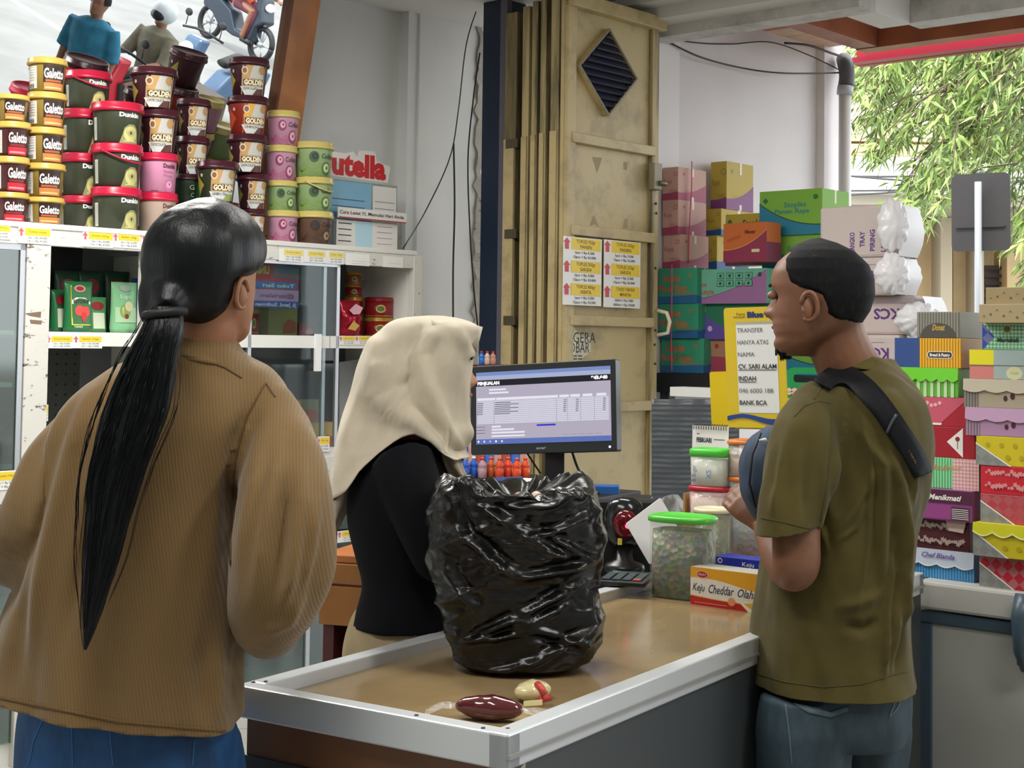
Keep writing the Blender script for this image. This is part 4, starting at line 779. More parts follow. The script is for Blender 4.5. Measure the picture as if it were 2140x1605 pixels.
# support bench behind the sign, black cloth and grey sheet
bz = W(1420, 778, 6.95).z
bt_ = thing('side_table', 'dark shelf table carrying the jar cartons on the porch', 'table', RF @ Matrix.Translation((.0, 0, 0)))
q0 = RFi @ W(1560, 778, 6.9); xr = q0.x; yb = q0.y
qa = RFi @ W(1366, 778, 6.9)
xa, xb = Wl.x+.05, xr+.85
MB().box(xa, xb, qa.y-.03, qa.y+.62, bz-.09, bz-.002, M('0b0c12', .6)).build('table_top', bt_)
for i, (x, y) in enumerate(((xa+.04, qa.y+.02), (xb-.06, qa.y+.02), (xa+.04, qa.y+.55), (xb-.06, qa.y+.55))): MB().box(x-.025, x+.025, y-.025, y+.025, 0, bz-.09, DK).build('leg', bt_)
ja = mk_jar('2f8f6c', '1f5f8c', 'b3623f', big=True); jb = mk_jar('2f8f6c', '6f4a9c', '2f6f50')
stack([('jar_carton', 'green carton with orange lettering, bottom of the left green stack', 1470, 703, 776, 6.75, .34, .12, tq, ja), ('jar_carton', 'green carton with orange lettering, middle of the left green stack', 1458, 629, 702, 6.75, .34, .12, tq, ja), ('jar_carton', 'green carton with orange lettering, top of the left green stack', 1456, 553, 628, 6.75, .34, .12, tq, ja),
       ('jar_carton', 'pink carton tied with pink twine, bottom of the pink stack', 1422, 479, 551, 6.85, .3, .23, pk, mk_jar('c49a8c', 'a03c5c')), ('jar_carton', 'pink carton tied with pink twine, middle of the pink stack', 1417, 405, 478, 6.85, .3, .23, pk, mk_jar('c49a8c', 'a03c5c')), ('jar_carton', 'pink carton tied with pink twine, topmost by the gate', 1417, 335, 404, 6.85, .3, .23, pk, mk_jar('c49a8c', 'a03c5c'))])
def f_lbl(PL, a, PR, b, h):
    swoosh(PL, a, h, M('9a6a9c', .55), False, .08, .95, M('8c3c7c', .5)); t = M('b0624c', .5); PL.text('Stoples', a*.12, h*.5, h*.14, t, w=a*.25, bold=.02); PL.text('Panen Raya', a*.03, h*.28, h*.16, t, w=a*.42, bold=.02); k_ = M('2c4038', .5)
    PL.disc(a*.07, h*.82, h*.07, M('6f5a9c', .5), n=6); PL.disc(a*.93, h*.82, h*.07, k_, n=6)
    for r in range(2):
        for c in range(4): u, v = a*(.48+.1*c), h*(.72-.22*r); PL.rect(u, u+a*.075, v-.001, v+h*.17, k_); PL.rect(u+.002, u+a*.075-.002, v+.001, v+h*.17-.002, M('5fae90', .6)); PL.disc(u+a*.037, v+h*.08, h*.05, k_, n=5+c)
PQ = ('jar_carton', 'wide light green and purple carton with handling symbols, above the sign', 1602, 548, 622, 6.55, .5, .2, M('6ab097', .6), f_lbl)
def f_mid(PL, a, PR, b, h): swoosh(PL, a, h, M('5f4a9c', .5), True, .05, .75); PL.text('Raya', a*.35, h*.5, h*.2, M('b9cfc0', .5), w=a*.3); PL.disc(a*.12, h*.3, h*.08, M('b9b0cf', .5))
def f_bot(PL, a, PR, b, h): swoosh(PL, a, h, M('9c3c50', .5), False, .5, .1); PL.disc(a*.12, h*.8, h*.08, M('a03030', .5), n=6)
stack([('jar_carton', 'brown and pink carton beside the yellow sign, bottom', 1602, 703, 776, 6.6, .3, .2, M('a5765c', .6), f_bot), ('jar_carton', 'dark green and purple carton behind the yellow sign', 1602, 626, 702, 6.58, .34, .2, M('1f7050', .6), f_mid), PQ])
z_p = W(1600, 547, 6.55).z
carton('jar_carton', 'orange and purple carton in front of the yellow carton, above the wide green one', 1602, 463, 546, 6.5, .225, .12, z0=z_p, mat=M('c4662c', .6), faces=lambda PL, a, PR, b, h: (swoosh(PL, a, h, M('8c2c4c', .5), False, .3, .8, M('d99a5c', .5)), PL.text('Mawar', a*.5, h*.72, h*.09, M('7c1a1a', .5), w=a*.25, bold=.05), PL.poly([(a*.08, h*.5), (a*.4, h*.62), (a*.4, h*.7), (a*.08, h*.58)], M('b5522c', .5)), PL.rect(a*.66, a*.84, h*.24, h*.32, M('d9c9a8', .5)), PR.rect(0, b, 0, h*.5, M('7c2a4c', .5))))
carton('jar_carton', 'yellow carton lettered in black, behind the orange carton', 1612, 436, 546, 6.78, .25, .1, z0=z_p, mat=ye, faces=lambda PL, a, PR, b, h: (PL.text('Stoples', a*.38, h*.75, h*.13, M('3a3414', .5), w=a*.45, bold=.02), PL.disc(a*.1, h*.85, h*.06, M('2f6f3c', .5), n=4), swoosh(PL, a, h, M('6f3c6c', .5))))
yj = mk_jar('b8a03c', '7c3c7c', '8c7a2c'); yk = mk_jar('b8a03c', '20508c', '8c7a2c')
z0_ = bz
mbx = lambda: None
stack([('jar_carton', 'yellow and blue carton, low in the gap right of the pink stack', 1498, 560, 776, 7.12, .3, .2, tq, ja), ('jar_carton', 'yellow carton in the gap right of the pink stack, lower', 1498, 482, 552, 7.12, .3, .28, ye, yk), ('jar_carton', 'yellow carton in the gap right of the pink stack, upper', 1507, 424, 481, 7.12, .3, .3, ye, yk), ('jar_carton', 'yellow and purple carton, topmost at the back by the white wall', 1518, 322, 423, 7.15, .34, .24, ye, yj)])
def f_gb(PL, a, PR, b, h): swoosh(PL, a, h, M('1f7f9c', .5), True, .2, .72, M('14301c', .5)); swoosh(PR, b, h, M('5f9fb0', .5), False, .2, .7); PL.text('Stoples', a*.4, h*.62, h*.11, M('2f7f8c', .5), w=a*.35, bold=.02); PL.text('Panen Raya', a*.25, h*.48, h*.1, M('2f7f8c', .5), w=a*.55, bold=.02); PL.disc(a*.1, h*.78, h*.07, M('1f6f3c', .5), n=4); PL.disc(a*.9, h*.82, h*.06, M('2f6f2c', .5)); PR.rect(b*.45, b*.52, h*.7, h, M('d9d9b4', .4))
stack([('jar_carton', 'green and blue carton low behind the man’s chin', 1735, 700, 800, 6.5, .34, .25, M('6fa83c', .6), f_gb), ('jar_carton', 'green carton hidden behind the man’s head', 1722, 590, 699, 6.5, .34, .25, M('6fa83c', .6), f_gb), ('jar_carton', 'green and blue carton just above the man’s hair', 1728, 500, 589, 6.5, .33, .24, M('7fb045', .6), f_gb), ('jar_carton', 'bright green and blue carton, topmost above the man’s head', 1718, 403, 499, 6.5, .32, .24, M('7db53e', .6), f_gb)])
# pink twine
def twine(pts, label):
    k = [W(*q) for q in pts]; mb = MB(); res = 18; T_ = [tuple(q) for q in k]
    mb.tube([cr(T_, i/res) for i in range(res+1)], .006, M('c22c5c', .4), 6, flat=.4); o = mb.build('twine'); tag(o, label, 'twine')
twine([(1446, 337, 6.9), (1445, 400, 6.9), (1441, 470, 6.9), (1439, 549, 6.9)], 'pink raffia twine tied around the three pink cartons')
twine([(1404, 553, 6.66), (1404, 620, 6.66), (1403, 700, 6.66), (1404, 776, 6.66)], 'dusty pink raffia twine over the left green stack')
# white box lid below the table and dark grey sheet hanging
qb = W(1370, 812, 6.1)
t, _ = carton('foam_lid', 'flat white foam slab under the dark table edge', 1500, 812, 832, 6.1, .24, .1, mat=M('f0f0ee', .5)); 
b = MB(); n = 26; rings = []
for i in range(n+1):
    r_ = []
    for j in range(45):
        px = 1362+(1545-1362)*i/n; py = 834+j*15; D = 5.6+.004*math.sin(i*.9)+.002*math.sin(j*1.7+i*.3); r_.append(W(px, py, D))
    rings.append(r_)
b.loft(rings, M('4e5256', .35, kind='ripple'), closed=False); o = b.build('plastic_sheet', solid=.002); tag(o, 'grey plastic sheet hanging behind the counter, right of the gate', 'sheet')
# crate with handle behind the man's chest
ct = thing('plastic_basket', 'green plastic basket with a handle hole, filled with packets behind the man', 'basket', Matrix.Translation(W(1640, 850, 4.6)) @ Matrix.Rotation(rad(-8), 4, 'Z'))
gm = M('1f8a4c', .4); ww = 100/3100*4.6; hz = 82/3100*4.6
out = rrect(0, ww, 0, hz, .03); inn = rrect(ww*.18, ww*.78, hz*.62, hz*.84, .01)
b = MB(); n = len(out)
b.add([Vector((x, 0, z)) for x, z in out+inn]+[Vector((x, .012, z)) for x, z in out+inn], [(i, (i+1) % n, n+(i+1) % n, n+i) for i in range(n)]+[(2*n+i, 3*n+i, 3*n+(i+1) % n, 2*n+(i+1) % n) for i in range(n)]+[(i, 2*n+i, 2*n+(i+1) % n, (i+1) % n) for i in range(n)]+[(n+i, n+(i+1) % n, 3*n+(i+1) % n, 3*n+i) for i in range(n)], gm); b.build('side_wall', ct)
MB().box(0, .008, 0, .2, 0, hz*.5, gm).box(ww-.008, ww, 0, .2, 0, hz*.5, gm).box(0, ww, .19, .2, 0, hz*.5, gm).box(0, ww, 0, .2, 0, .006, gm).build('body', ct)
MB().box(.006, ww-.01, .02, .18, .006, hz*.45, M('7fae2c', .4)).build('packets', ct)
p = Print(planar((0, 0, 0), (1, 0, 0), (0, 0, 1), (0, -1, 0))); p.rect(.005, ww-.005, hz*.06, hz*.22, M('c9cf2c', .4)); p.rect(.005, ww-.005, hz*.3, hz*.48, M('3a2c1c', .5))
for i in range(16): p.disc(.012+ww*.9*(i % 8)/7.5, hz*(.35 if i < 8 else .43), .0095, M('d9b99a', .5), .0065, 8)
p.build('printed_band', ct)
q = W(1640, 850, 4.6); sd_ = thing('display_stand', 'plain stand hidden behind the man, under the green basket', 'stand', Matrix.Translation((q.x, q.y, 0)) @ Matrix.Rotation(rad(-8), 4, 'Z'))
MB().box(-.01, .17, -.01, .21, q.z-.02, q.z-.001, DK).build('top', sd_)
for x in (0, .14):
    for y in (0, .18): MB().box(x, x+.02, y, y+.02, 0, q.z-.02, DK).build('leg', sd_)
# ------------------------------------------------------------------ foam box parcels in plastic wrap
fm = M('c9bab6', .55); fs = M('e9e8ea', .35)
def parcel(px, py0, py1, D, a, label, dz, txts, z0=None):
    def f(PL, w, PR, b, h):
        pu = M('5c2c7c', .5)
        for tx, u, v, hh_, wd_, rot in txts: PL.text(tx, w*u, h*v, h*hh_, pu, w=w*wd_, rot=rot, bold=.03)
        if dz: PL.rect(w*dz[0], w*dz[1], h*.8, h*.815, M('8c6f9c', .5)); 
    t, z = carton('wrapped_parcel', label, px, py0, py1, D, a, .17, z0=z0, mat=fm, faces=f, group='foam tableware parcels wrapped in plastic', cat='parcel', bevel=.012)
    h = (py1-py0)/3100*D
    rings = []
    for i in range(9):
        v = i/8; x = .005+.045*math.sin(math.pi*(.15+.7*v)); rings.append([Vector((x+R.uniform(-.004, .004), y, h*(.02+.96*v))) for y in (0, .06, .11, .17)])
    MB().loft(rings, fs, closed=False).build('plastic_end', t); return z
q = W(1880, 785, 5.5); sd_ = thing('display_stand', 'plain stand behind the man, carrying the wrapped parcels', 'stand', Matrix.Translation((q.x, q.y, 0)) @ Matrix.Rotation(RZ, 4, 'Z'))
MB().box(-.33, .02, 0, .18, q.z-.03, q.z-.001, DK).build('top', sd_)
for x in (-.32, 0):
    for y in (0, .16): MB().box(x, x+.02, y, y+.02, 0, q.z-.03, DK).build('leg', sd_)
z = parcel(1880, 700, 785, 5.5, .31, 'pinkish parcel with violet letters, bottom behind the cake boxes', (.35, .8), [('KCS', .86, .66, .26, .3, math.pi)])
z = parcel(1912, 614, 697, 5.5, .31, 'pinkish wrapped parcel with violet letters, second from bottom', (.45, .9), [('KCS', .8, .66, .26, .34, math.pi), ('---', .25, .6, .1, .15, math.pi)], z)
z = parcel(1857, 532, 612, 5.5, .3, 'pinkish wrapped parcel with violet letters below the tall one', (.5, .95), [('KCS', .96, .66, .24, .4, math.pi)], z)
z = parcel(1862, 418, 530, 5.5, .3, 'tall parcel with vertical violet lettering on top of the wrapped stack', None, [('MANGKO', .5, .08, .2*.5, .3*.9, math.pi/2), ('TRAY', .64, .2, .1, .2, math.pi/2), ('PIRING', .78, .12, .1, .27, math.pi/2), ('LANGEBU', .93, .1, .1, .33, math.pi/2)], z)
# crumpled white wrap
def crumple(cx, cy_p, D, rx, ry, label, seed):
    c = W(cx, cy_p, D); sx = rx/3100*D; sz = ry/3100*D; b = MB(); rings = []
    for i in range(31):
        a = math.pi*(i/30 if 0 < i < 30 else (.01 if i == 0 else .99)); r_ = []
        for k in range(48):
            q = 2*math.pi*k/48; d = Vector((math.sin(a)*math.cos(q), math.sin(a)*math.sin(q), -math.cos(a))); n_ = noise.ridged_multi_fractal(d*2.2+Vector((seed, 0, 0)), 1, 2, 4, 1, 2); r_.append(c+Vector((d.x*sx, d.y*sx*.7, d.z*sz))*(.84+.05*n_+.05*math.sin(11*math.atan2(d.z, d.x)+seed+2*noise.noise(d*3))+.07*noise.noise(d*2.5+Vector((seed, 1, 2)))))
        rings.append(r_)
    b.loft(rings, M('e8e6ea', .25, sss=.1)); tag(b.build('plastic_bundle'), label, 'wrap')
crumple(1866, 470, 5.45, 36, 62, 'upper crumpled white plastic bundle beside the tall parcel', 1); crumple(1864, 572, 5.45, 40, 48, 'gathered white plastic knot bundle beside the lettered parcel', 5); crumple(1918, 668, 5.5, 52, 40, 'white plastic wrap bulging behind the grey cake box', 9)
# ------------------------------------------------------------------ chest freezer
FA = W(1925, 1212, 3.71); FT = Matrix.Translation((FA.x, FA.y, 0)) @ Matrix.Rotation(RZ, 4, 'Z'); zf_ = FA.z
fzr = thing('chest_freezer', 'pale grey chest freezer with blue grey trim and handle', 'freezer', FT)
lg = M('a9aaa4', .35, kind='band'); bgm = M('41525f', .35)
MB().box(0, 1.1, 0, .62, .06, zf_-.1, lg).build('body', fzr, bevel=.008); MB().box(-.004, 1.104, -.006, .62, zf_-.1, zf_-.072, bgm).build('trim_band', fzr); MB().box(-.01, 1.11, -.014, .63, zf_-.068, zf_, M('b5b4ae', .35)).build('lid', fzr, bevel=.008)
MB().box(-.006, .03, -.004, .6, .06, zf_-.1, bgm).build('side_trim', fzr, bevel=.004)
hx = (FT.inverted() @ W(2117, 1300, 3.46)).x
MB().tube([(hx, -.03, zf_+.0), (hx, -.045, zf_-.05), (hx, -.04, zf_-.13), (hx, -.02, zf_-.175)], [.02, .024, .021, .012], bgm, 14).build('handle', fzr); MB().box(hx-.024, hx+.024, -.02, 0, zf_-.17, zf_-.02, bgm).build('handle_plate', fzr, bevel=.005)
# ------------------------------------------------------------------ cake boxes on the freezer
FTi = FT.inverted()
def cakebox(pxl, pxr, py0, py1, yoff, label, mat, faces=None, z0=None, side=.17, rot=0, flap=None, kind='cake_box', lift=0):
    """front face from pxl to pxr in the plane y = yoff of the freezer frame"""
    a = on_planey(FTi, pxl, py1, yoff); c = on_planey(FTi, pxr, py1, yoff); w = c.x-a.x; Dm = (FT @ ((a+c)/2)).y
    z = a.z if z0 is None else z0; h = (py1-py0)/3100*Dm; T = FT @ Matrix.Translation((a.x, yoff, z)) @ Matrix.Rotation(rot, 4, 'Z')
    t = thing(kind, label, 'box', T, group='printed cake boxes stacked on the freezer')
    MB().box(0, w, 0, side, 0, h, mat).build('box', t, bevel=.0015)
    p = Print(planar((0, -lift, 0), (1, 0, 0), (0, 0, 1), (0, -1, 0)))
    if faces: faces(p, w, h)
    if p.mb.f: p.build('printed_front', t)
    if flap:                            # scalloped lid flap lying on the front, real relief
        col, y, amp, lobes, edge = flap; up = scal(0, w, h*y, h*amp, lobes); b = MB(); n = len(up)
        b.add([Vector((u, -.0045, v)) for u, v in up]+[Vector((u, -.002, h+.0005)) for u, v in up], [(i, i+1, n+i+1, n+i) for i in range(n-1)], col, False)
        if edge: b.add([Vector((u, -.0052, v)) for u, v in up]+[Vector((u, -.0052, v+h*.035)) for u, v in up], [(i, i+1, n+i+1, n+i) for i in range(n-1)], edge)
        b.build('lid_flap', t, solid=.0015)
    return t, z+h
wl = M('e4e0dc', .5)
def lace(p, w, h, m, v, amp=.13, n=9):
    for i in range(n*3):
        u = w*(.06+.88*(i+.5)/(n*3)); vv = h*(v+amp*.55*math.sin(i*1.9)*math.cos(i*.37)); q = h*amp*(.3+.28*abs(math.sin(i*2.7))); p.poly([(u+q*(1+.35*math.cos(5*a))*math.cos(a), vv+q*(1+.35*math.cos(5*a))*math.sin(a)) for a in [2*math.pi*k/20 for k in range(20)]], m)
def corner(p, w, h, gm_=M('7d7f7c', .55, kind='check')): p.poly([(0, 0), (w*.42, 0), (w*.0, h*.72)], gm_); p.strip([(w*.42, 0), (0, h*.72)], [(w*.45, 0), (0, h*.77)], wl)
def notch(p, w, h, u=.78): p.poly([(w*(u-.11), h), (w*u, h*.72), (w*(u+.11), h)], wl); p.poly([(w*(u-.08), h), (w*u, h*.79), (w*(u+.08), h)], M('8a8c88', .5, kind='check'))
yl, yr = .05, .02
def f_blue(p, w, h): p.text('Chef Blanda', w*.3, h*.72, h*.17, M('6a4c94', .5), w=w*.45, bold=.02, shear=.3)
_, z = cakebox(1884, 2036, 1152, 1212, yl, 'blue striped cake box with white lace flap, bottom left of the stacks', M('4189bd', .5, kind='stripes'), f_blue, z0=zf_, lift=.0058, flap=(M('b9c4d4', .5), .5, .1, 4, wl))
def f_mar(p, w, h): lace(p, w, h, M('a5938c', .5), .78); lace(p, w, h, M('a5938c', .5), .3); p.poly([(w*.68, h*.98), (w*.97, h*.98), (w*.93, h*.62), (w*.72, h*.66)], M('b9a49a', .5))
_, z = cakebox(1884, 2026, 1087, 1150, yl, 'dark maroon cake box with beige lace print', M('4a1620', .5), f_mar, z0=z)
def f_pur(p, w, h): 
    p.rect(0, w, h*.55, h*.98, M('4a1c38', .5)); p.rect(0, w*.7, h*.05, h*.5, M('8c3c80', .5)); p.rect(w*.7, w*.96, h*.05, h*.45, M('3a1a30', .5))
    for i in range(6): p.rect(w*.71, w*.95, h*(.08+.06*i), h*(.1+.06*i), wl)
    p.text('Selamat Menikmati', w*.0, h*.66, h*.17, wl, w=w*.85, bold=.03, shear=.3); p.disc(w*.2, h*.35, w*.03, M('3a1028', .5))
_, z = cakebox(1888, 2032, 1022, 1086, yl-.02, 'purple and maroon cake box with white script', M('7c3a70', .5), f_pur, z0=z)
def f_grn(p, w, h): p.rect(w*.66, w, 0, h, M('c98a8c', .5, kind='gingham')); p.text('Selamat Menikmati', w*.03, h*.6, h*.17, M('b98f6c', .5), w=w*.75, bold=.02, shear=.3)
_, z = cakebox(1888, 2046, 957, 1021, yl, 'light green striped and pink gingham cake box', M('6fbf86', .5, kind='stripes'), f_grn, z0=z, flap=None)
def f_red(p, w, h): p.poly([(w*.58, h*.52), (w*.82, h*.98), (w*.82, h*.03)], wl); p.disc(w*.74, h*.62, w*.035, M('8c1420', .5)); p.rect(w*.735, w*.745, h*.3, h*.55, M('2f6a3c', .5)); p.disc(w*.2, h*.3, w*.1, M('d99aa0', .5), h*.17); p.disc(w*.2, h*.3, w*.085, M('a01828', .5), h*.14); p.text('Roti', w*.13, h*.25, h*.1, M('e4c0c0', .5), w=w*.13)
_, z = cakebox(1900, 2038, 891, 955, yl, 'dark red envelope style cake box with a white rose panel', M('9c1426', .45), f_red, z0=z)
def f_pnk(p, w, h): 
    p.poly([(0, h*.12), (w*.5, h*.12), (w*.93, h*.95), (w*.93, h), (0, h)], M('c2546a', .5)); p.strip([(0, h*.05), (w*.5, h*.05)], [(0, h*.12), (w*.52, h*.12)], wl)
    for i in range(5): p.disc(w*(.2+.07*i), h*(.75+.05*math.sin(i*2)), w*.035, M('e0a8b0', .5), n=5)
_, z = cakebox(1905, 2030, 829, 890, yl, 'pink and red cake box with a white edged pointed flap', M('a31a2e', .45), f_pnk, z0=z)
def f_lime(p, w, h):
    for i in range(9): p.rect(w*(.02+.108*i), w*(.07+.108*i), 0, h*.7, M('b9d9a4', .5))
    
_, z = cakebox(1872, 2003, 768, 828, yl, 'lime green striped cake box with a scalloped green flap', M('5fae3c', .5), f_lime, z0=z, flap=(M('67c22c', .4), .62, .1, 6, None))
def f_bread(p, w, h): p.rect(0, w*.38, 0, h, M('2c4a8a', .5)); p.poly(rrect(w*.5, w*.88, h*.32, h*.56, h*.1), wl); p.poly(rrect(w*.51, w*.87, h*.34, h*.54, h*.09), M('3a3430', .5)); p.text('Bread & Pastry', w*.69, h*.39, h*.1, wl, w=w*.3, center=True, bold=.04); 
_, z = cakebox(1870, 2008, 706, 768, yl, 'yellow striped bread box with a plain blue end', M('d19a1c', .5, kind='stripes'), f_bread, z0=z)
def f_grey(p, w, h): p.poly([(w*.5+w*.42*math.cos(a), h*.02+h*.56*math.sin(a)) for a in [math.pi*i/14 for i in range(15)]], M('4a4640', .55)); p.text('Donat', w*.36, h*.3, h*.22, M('b59a3c', .5), w=w*.3, bold=.03, shear=.3)
cakebox(1916, 2006, 649, 704, yl, 'grey striped box with a dark brown arch, topmost of the left stack', M('77766c', .55, kind='stripes'), f_grey, z0=z, side=.2)
# right stack
def f_chk(p, w, h): corner(p, w, h); notch(p, w, h)
rm = M('b31a2e', .5, kind='check'); ym_ = M('c9b81c', .5)
def f_dots(p, w, h):
    for i in range(10): p.disc(w*(.15+.17*(i % 5)+(.08 if i > 4 else 0)), h*(.7 if i < 5 else .3), w*.03, M('b09a1a', .5))
    corner(p, w, h); notch(p, w, h)
_, z = cakebox(2047, 2215, 1160, 1226, yr, 'red checked cake box with grey corner, bottom right', rm, f_chk, z0=zf_)
_, z = cakebox(2034, 2205, 1090, 1159, yr-.02, 'yellow dotted cake box with scalloped flap, between the red checked ones', ym_, f_dots, z0=z, flap=(M('c4c21c', .5), .72, .12, 4, M('e9e8b0', .5)))
_, z = cakebox(2049, 2215, 1029, 1089, yr, 'red checked cake box with grey corner, under the red lace box', rm, f_chk, z0=z)
def f_lr(p, w, h): lace(p, w, h, M('d28a8c', .5), .75, .14, 8); lace(p, w, h, M('d28a8c', .5), .3, .15, 7)
_, z = cakebox(2049, 2215, 968, 1028, yr, 'bright red cake box with pale lace print', M('bf1e2e', .5), f_lr, z0=z)
_, z = cakebox(2040, 2210, 906, 967, yr, 'yellow dotted cake box with grey corner, below the lilac one', ym_, f_dots, z0=z)
def f_cook(col):
    def f(p, w, h):
        p.rect(0, w*.17, 0, h, M(col, .5, kind='stripes')); p.rect(w*.02, w*.07, h*.66, h*.9, M('5a2030', .5)); p.disc(w*.48, h*.35, w*.022, M('4a1a24', .5), h*.1); p.disc(w*.56, h*.43, w*.026, M('4a1a24', .5), h*.12)
    return f
_, z = cakebox(2018, 2200, 846, 905, yr, 'lilac cake box with cherry print and scalloped flap', M('ab85a5', .5), f_cook('8c7488'), z0=z, flap=(M('b592b0', .5), .6, .09, 4, None))
_, z = cakebox(2014, 2200, 785, 845, yr, 'beige cake box with cherry print and scalloped flap', M('a59a84', .5), f_cook('77706a'), z0=z, flap=(M('b5ac98', .5), .62, .09, 4, None))
def f_yp(p, w, h): p.rect(0, w, h*.48, h, M('dcd31c', .5)); p.rect(w*.3, w*.82, h*.02, h, M('9aacaa', .5)); p.disc(w*.55, h*.22, w*.1, M('c9c9a0', .5), h*.22); p.text('TOP', w*.5, h*.18, h*.08, M('8a8c6c', .5), w=w*.1); p.rect(0, w, h*.46, h*.49, M('6a6a5c', .5))
_, z = cakebox(2026, 2200, 723, 785, yr, 'yellow lidded pink and grey cake box', M('c97a74', .5), f_yp, z0=z)
def f_gg(p, w, h): bl = M('24409c', .5, kind='check'); p.poly([(0, 0), (w*.18, h*.5), (0, h)], bl); p.poly([(w*.6, h*.5), (w*.85, 0), (w, 0), (w, h), (w*.85, h)], bl); p.disc(w*.36, h*.78, w*.06, M('b59a4c', .5)); p.disc(w*.36, h*.78, w*.045, M('3a5a3c', .5)); p.text('Martabak', w*.22, h*.3, h*.16, M('1c2c24', .5), w=w*.32, bold=.04)
_, z = cakebox(2053, 2200, 666, 722, yr, 'green gingham box with blue points near the right frame edge', M('3f9a5c', .5, kind='gingham'), f_gg, z0=z)
def f_kr(p, w, h):
    k = M('5f5236', .6)
    for i in range(9): u, v = w*(.08+.1*i), h*(.3+.4*((i*7) % 5)/5); p.disc(u, v, w*.018, k, n=6) if i % 2 else p.poly([(u-w*.03, v), (u, v+h*.12), (u+w*.03, v-h*.02), (u, v+h*.06)], k)
_, z = cakebox(2046, 2190, 624, 664, yr-.03, 'lower tilted kraft box with doodle print', M('a08f6c', .6), f_kr, z0=z, rot=rad(-4)); cakebox(2060, 2200, 586, 622, yr, 'topmost kraft box with doodle print at the right frame edge', M('94835f', .6), f_kr, z0=z)
# ------------------------------------------------------------------ counter
UY = rad(-33.1); CT = Matrix.Translation((-.433, 2.39, 0)) @ Matrix.Rotation(UY, 4, 'Z'); CTi = CT.inverted()
ctr = thing('checkout_counter', 'long shop counter with glossy brown top and white aluminium rim', 'counter', CT)
zc = .90; cwid = .52; clen = 1.86; rim = M('cfd3d6', .32, .25); body = M('2e3336', .5, kind='band'); rimd = M('9b9a98', .4, .2)
zs = zc-.022
MB().box(.02, cwid-.02, .02, clen-.02, zs-.02, zs, M('937d5a', .14, kind='top', coat=.0)).build('table_top', ctr)
rw = .034
MB().box(0, cwid, 0, rw, zc-.05, zc, rim).build('rim', ctr, bevel=.003); MB().box(0, rw, rw, clen, zc-.05, zc, rim).build('rim', ctr, bevel=.003); MB().box(cwid-rw, cwid, rw*0, clen, zc-.05, zc+.0008, rim).build('rim', ctr, bevel=.003); MB().box(0, cwid, clen-rw, clen, zc-.05, zc, rim).build('rim', ctr, bevel=.003)
MB().box(cwid-rw*.1, cwid+.004, 0, clen, zc-.034, zc-.028, rimd).build('groove', ctr)
MB().box(.012, cwid-.01, .012, clen-.01, .04, zc-.11, body).build('body', ctr, bevel=.002)
MB().box(.014, cwid-.012, .016, clen-.012, zc-.11, zc-.05, M('6e4728', .5, kind='wood')).build('wooden_band', ctr)
MB().box(cwid-.012, cwid-.006, .0, clen-.005, .04, zc-.05, M('3c4144', .45, kind='band')).build('side_panel', ctr)
sc_ = MB()
for x, y in ((.012, .03), (.025, .045), (.5, .03), (.47, .012), (.35, .014)): sc_.lathe([(.0035, zc), (.003, zc+.0016)], M('3a3c3e', .4), (x, y, 0), 10)
sc_.build('screw', ctr, stuff=True)
p = Print(planar((cwid-.006, 0, 0), (0, 1, 0), (0, 0, 1), (1, 0, 0))); 
for poly in ([(.012, .83), (.05, .848), (.05, .844), (.014, .826)], [(.01, .80), (.06, .815), (.06, .812), (.012, .796)], [(.05, .85), (.056, .85), (.05, .80), (.047, .80)]): p.poly(poly, M('b5b0a0', .6))
p.build('scratches', ctr)
# black plastic bag : one crumpled skin
def interp(keys, y):
    for (a, *A), (b_, *B) in zip(keys, keys[1:]):
        if a <= y <= b_: t = (y-a)/(b_-a); t = t*t*(3-2*t)*.5+t*.5; return [A[i]+(B[i]-A[i])*t for i in range(len(A))]
    return list(keys[-1][1:]) if y > keys[-1][0] else list(keys[0][1:])
bagk = [(1008, 935, 1205), (1024, 908, 1240), (1060, 898, 1258), (1110, 895, 1266), (1160, 900, 1266), (1200, 908, 1255), (1250, 914, 1256), (1290, 922, 1266), (1330, 936, 1258), (1365, 950, 1235), (1392, 985, 1190), (1403, 1020, 1140)]
BD = 2.66; bagc = W(1085, 1400, BD); bg_ = thing('plastic_bag', 'large crumpled black plastic bag full of goods on the counter', 'bag', loc=(bagc.x, bagc.y, zs))
def crease(p, a, b, w, dpt):            # signed fold line between two points in (u across, v down) space
    ax, ay = a; bx, by = b; L = math.hypot(bx-ax, by-ay); t = ((p[0]-ax)*(bx-ax)+(p[1]-ay)*(by-ay))/L/L; 
    if t < -.05 or t > 1.05: return 0
    d = ((p[0]-ax)*(by-ay)-(p[1]-ay)*(bx-ax))/L; return dpt*(math.exp(-(d/w)**2)-.9*math.exp(-((d-w*1.7)/(w*1.1))**2))*min(1, max(0, min(t, 1-t)*6))
CRS = [((950, 1085), (1080, 1190), 9, .02), ((1080, 1190), (1225, 1165), 8, .016), ((1000, 1040), (1190, 1160), 10, .018), ((960, 1330), (1215, 1200), 8, .016), ((960, 1320), (1100, 1300), 6, .010), ((1100, 1300), (1230, 1340), 8, -.012), ((1020, 1320), (1190, 1240), 7, .012), ((930, 1160), (1000, 1260), 9, .012), ((1080, 1370), (1250, 1290), 8, .012), ((1060, 1050), (1240, 1010), 8, .012), ((1120, 1110), (1240, 1060), 7, .01), ((1000, 1385), (1150, 1350), 6, .008), ((940, 1010), (985, 1090), 8, -.014), ((1100, 1085), (1250, 1160), 10, .014)]
rings = []; NS = 230; NV = 180
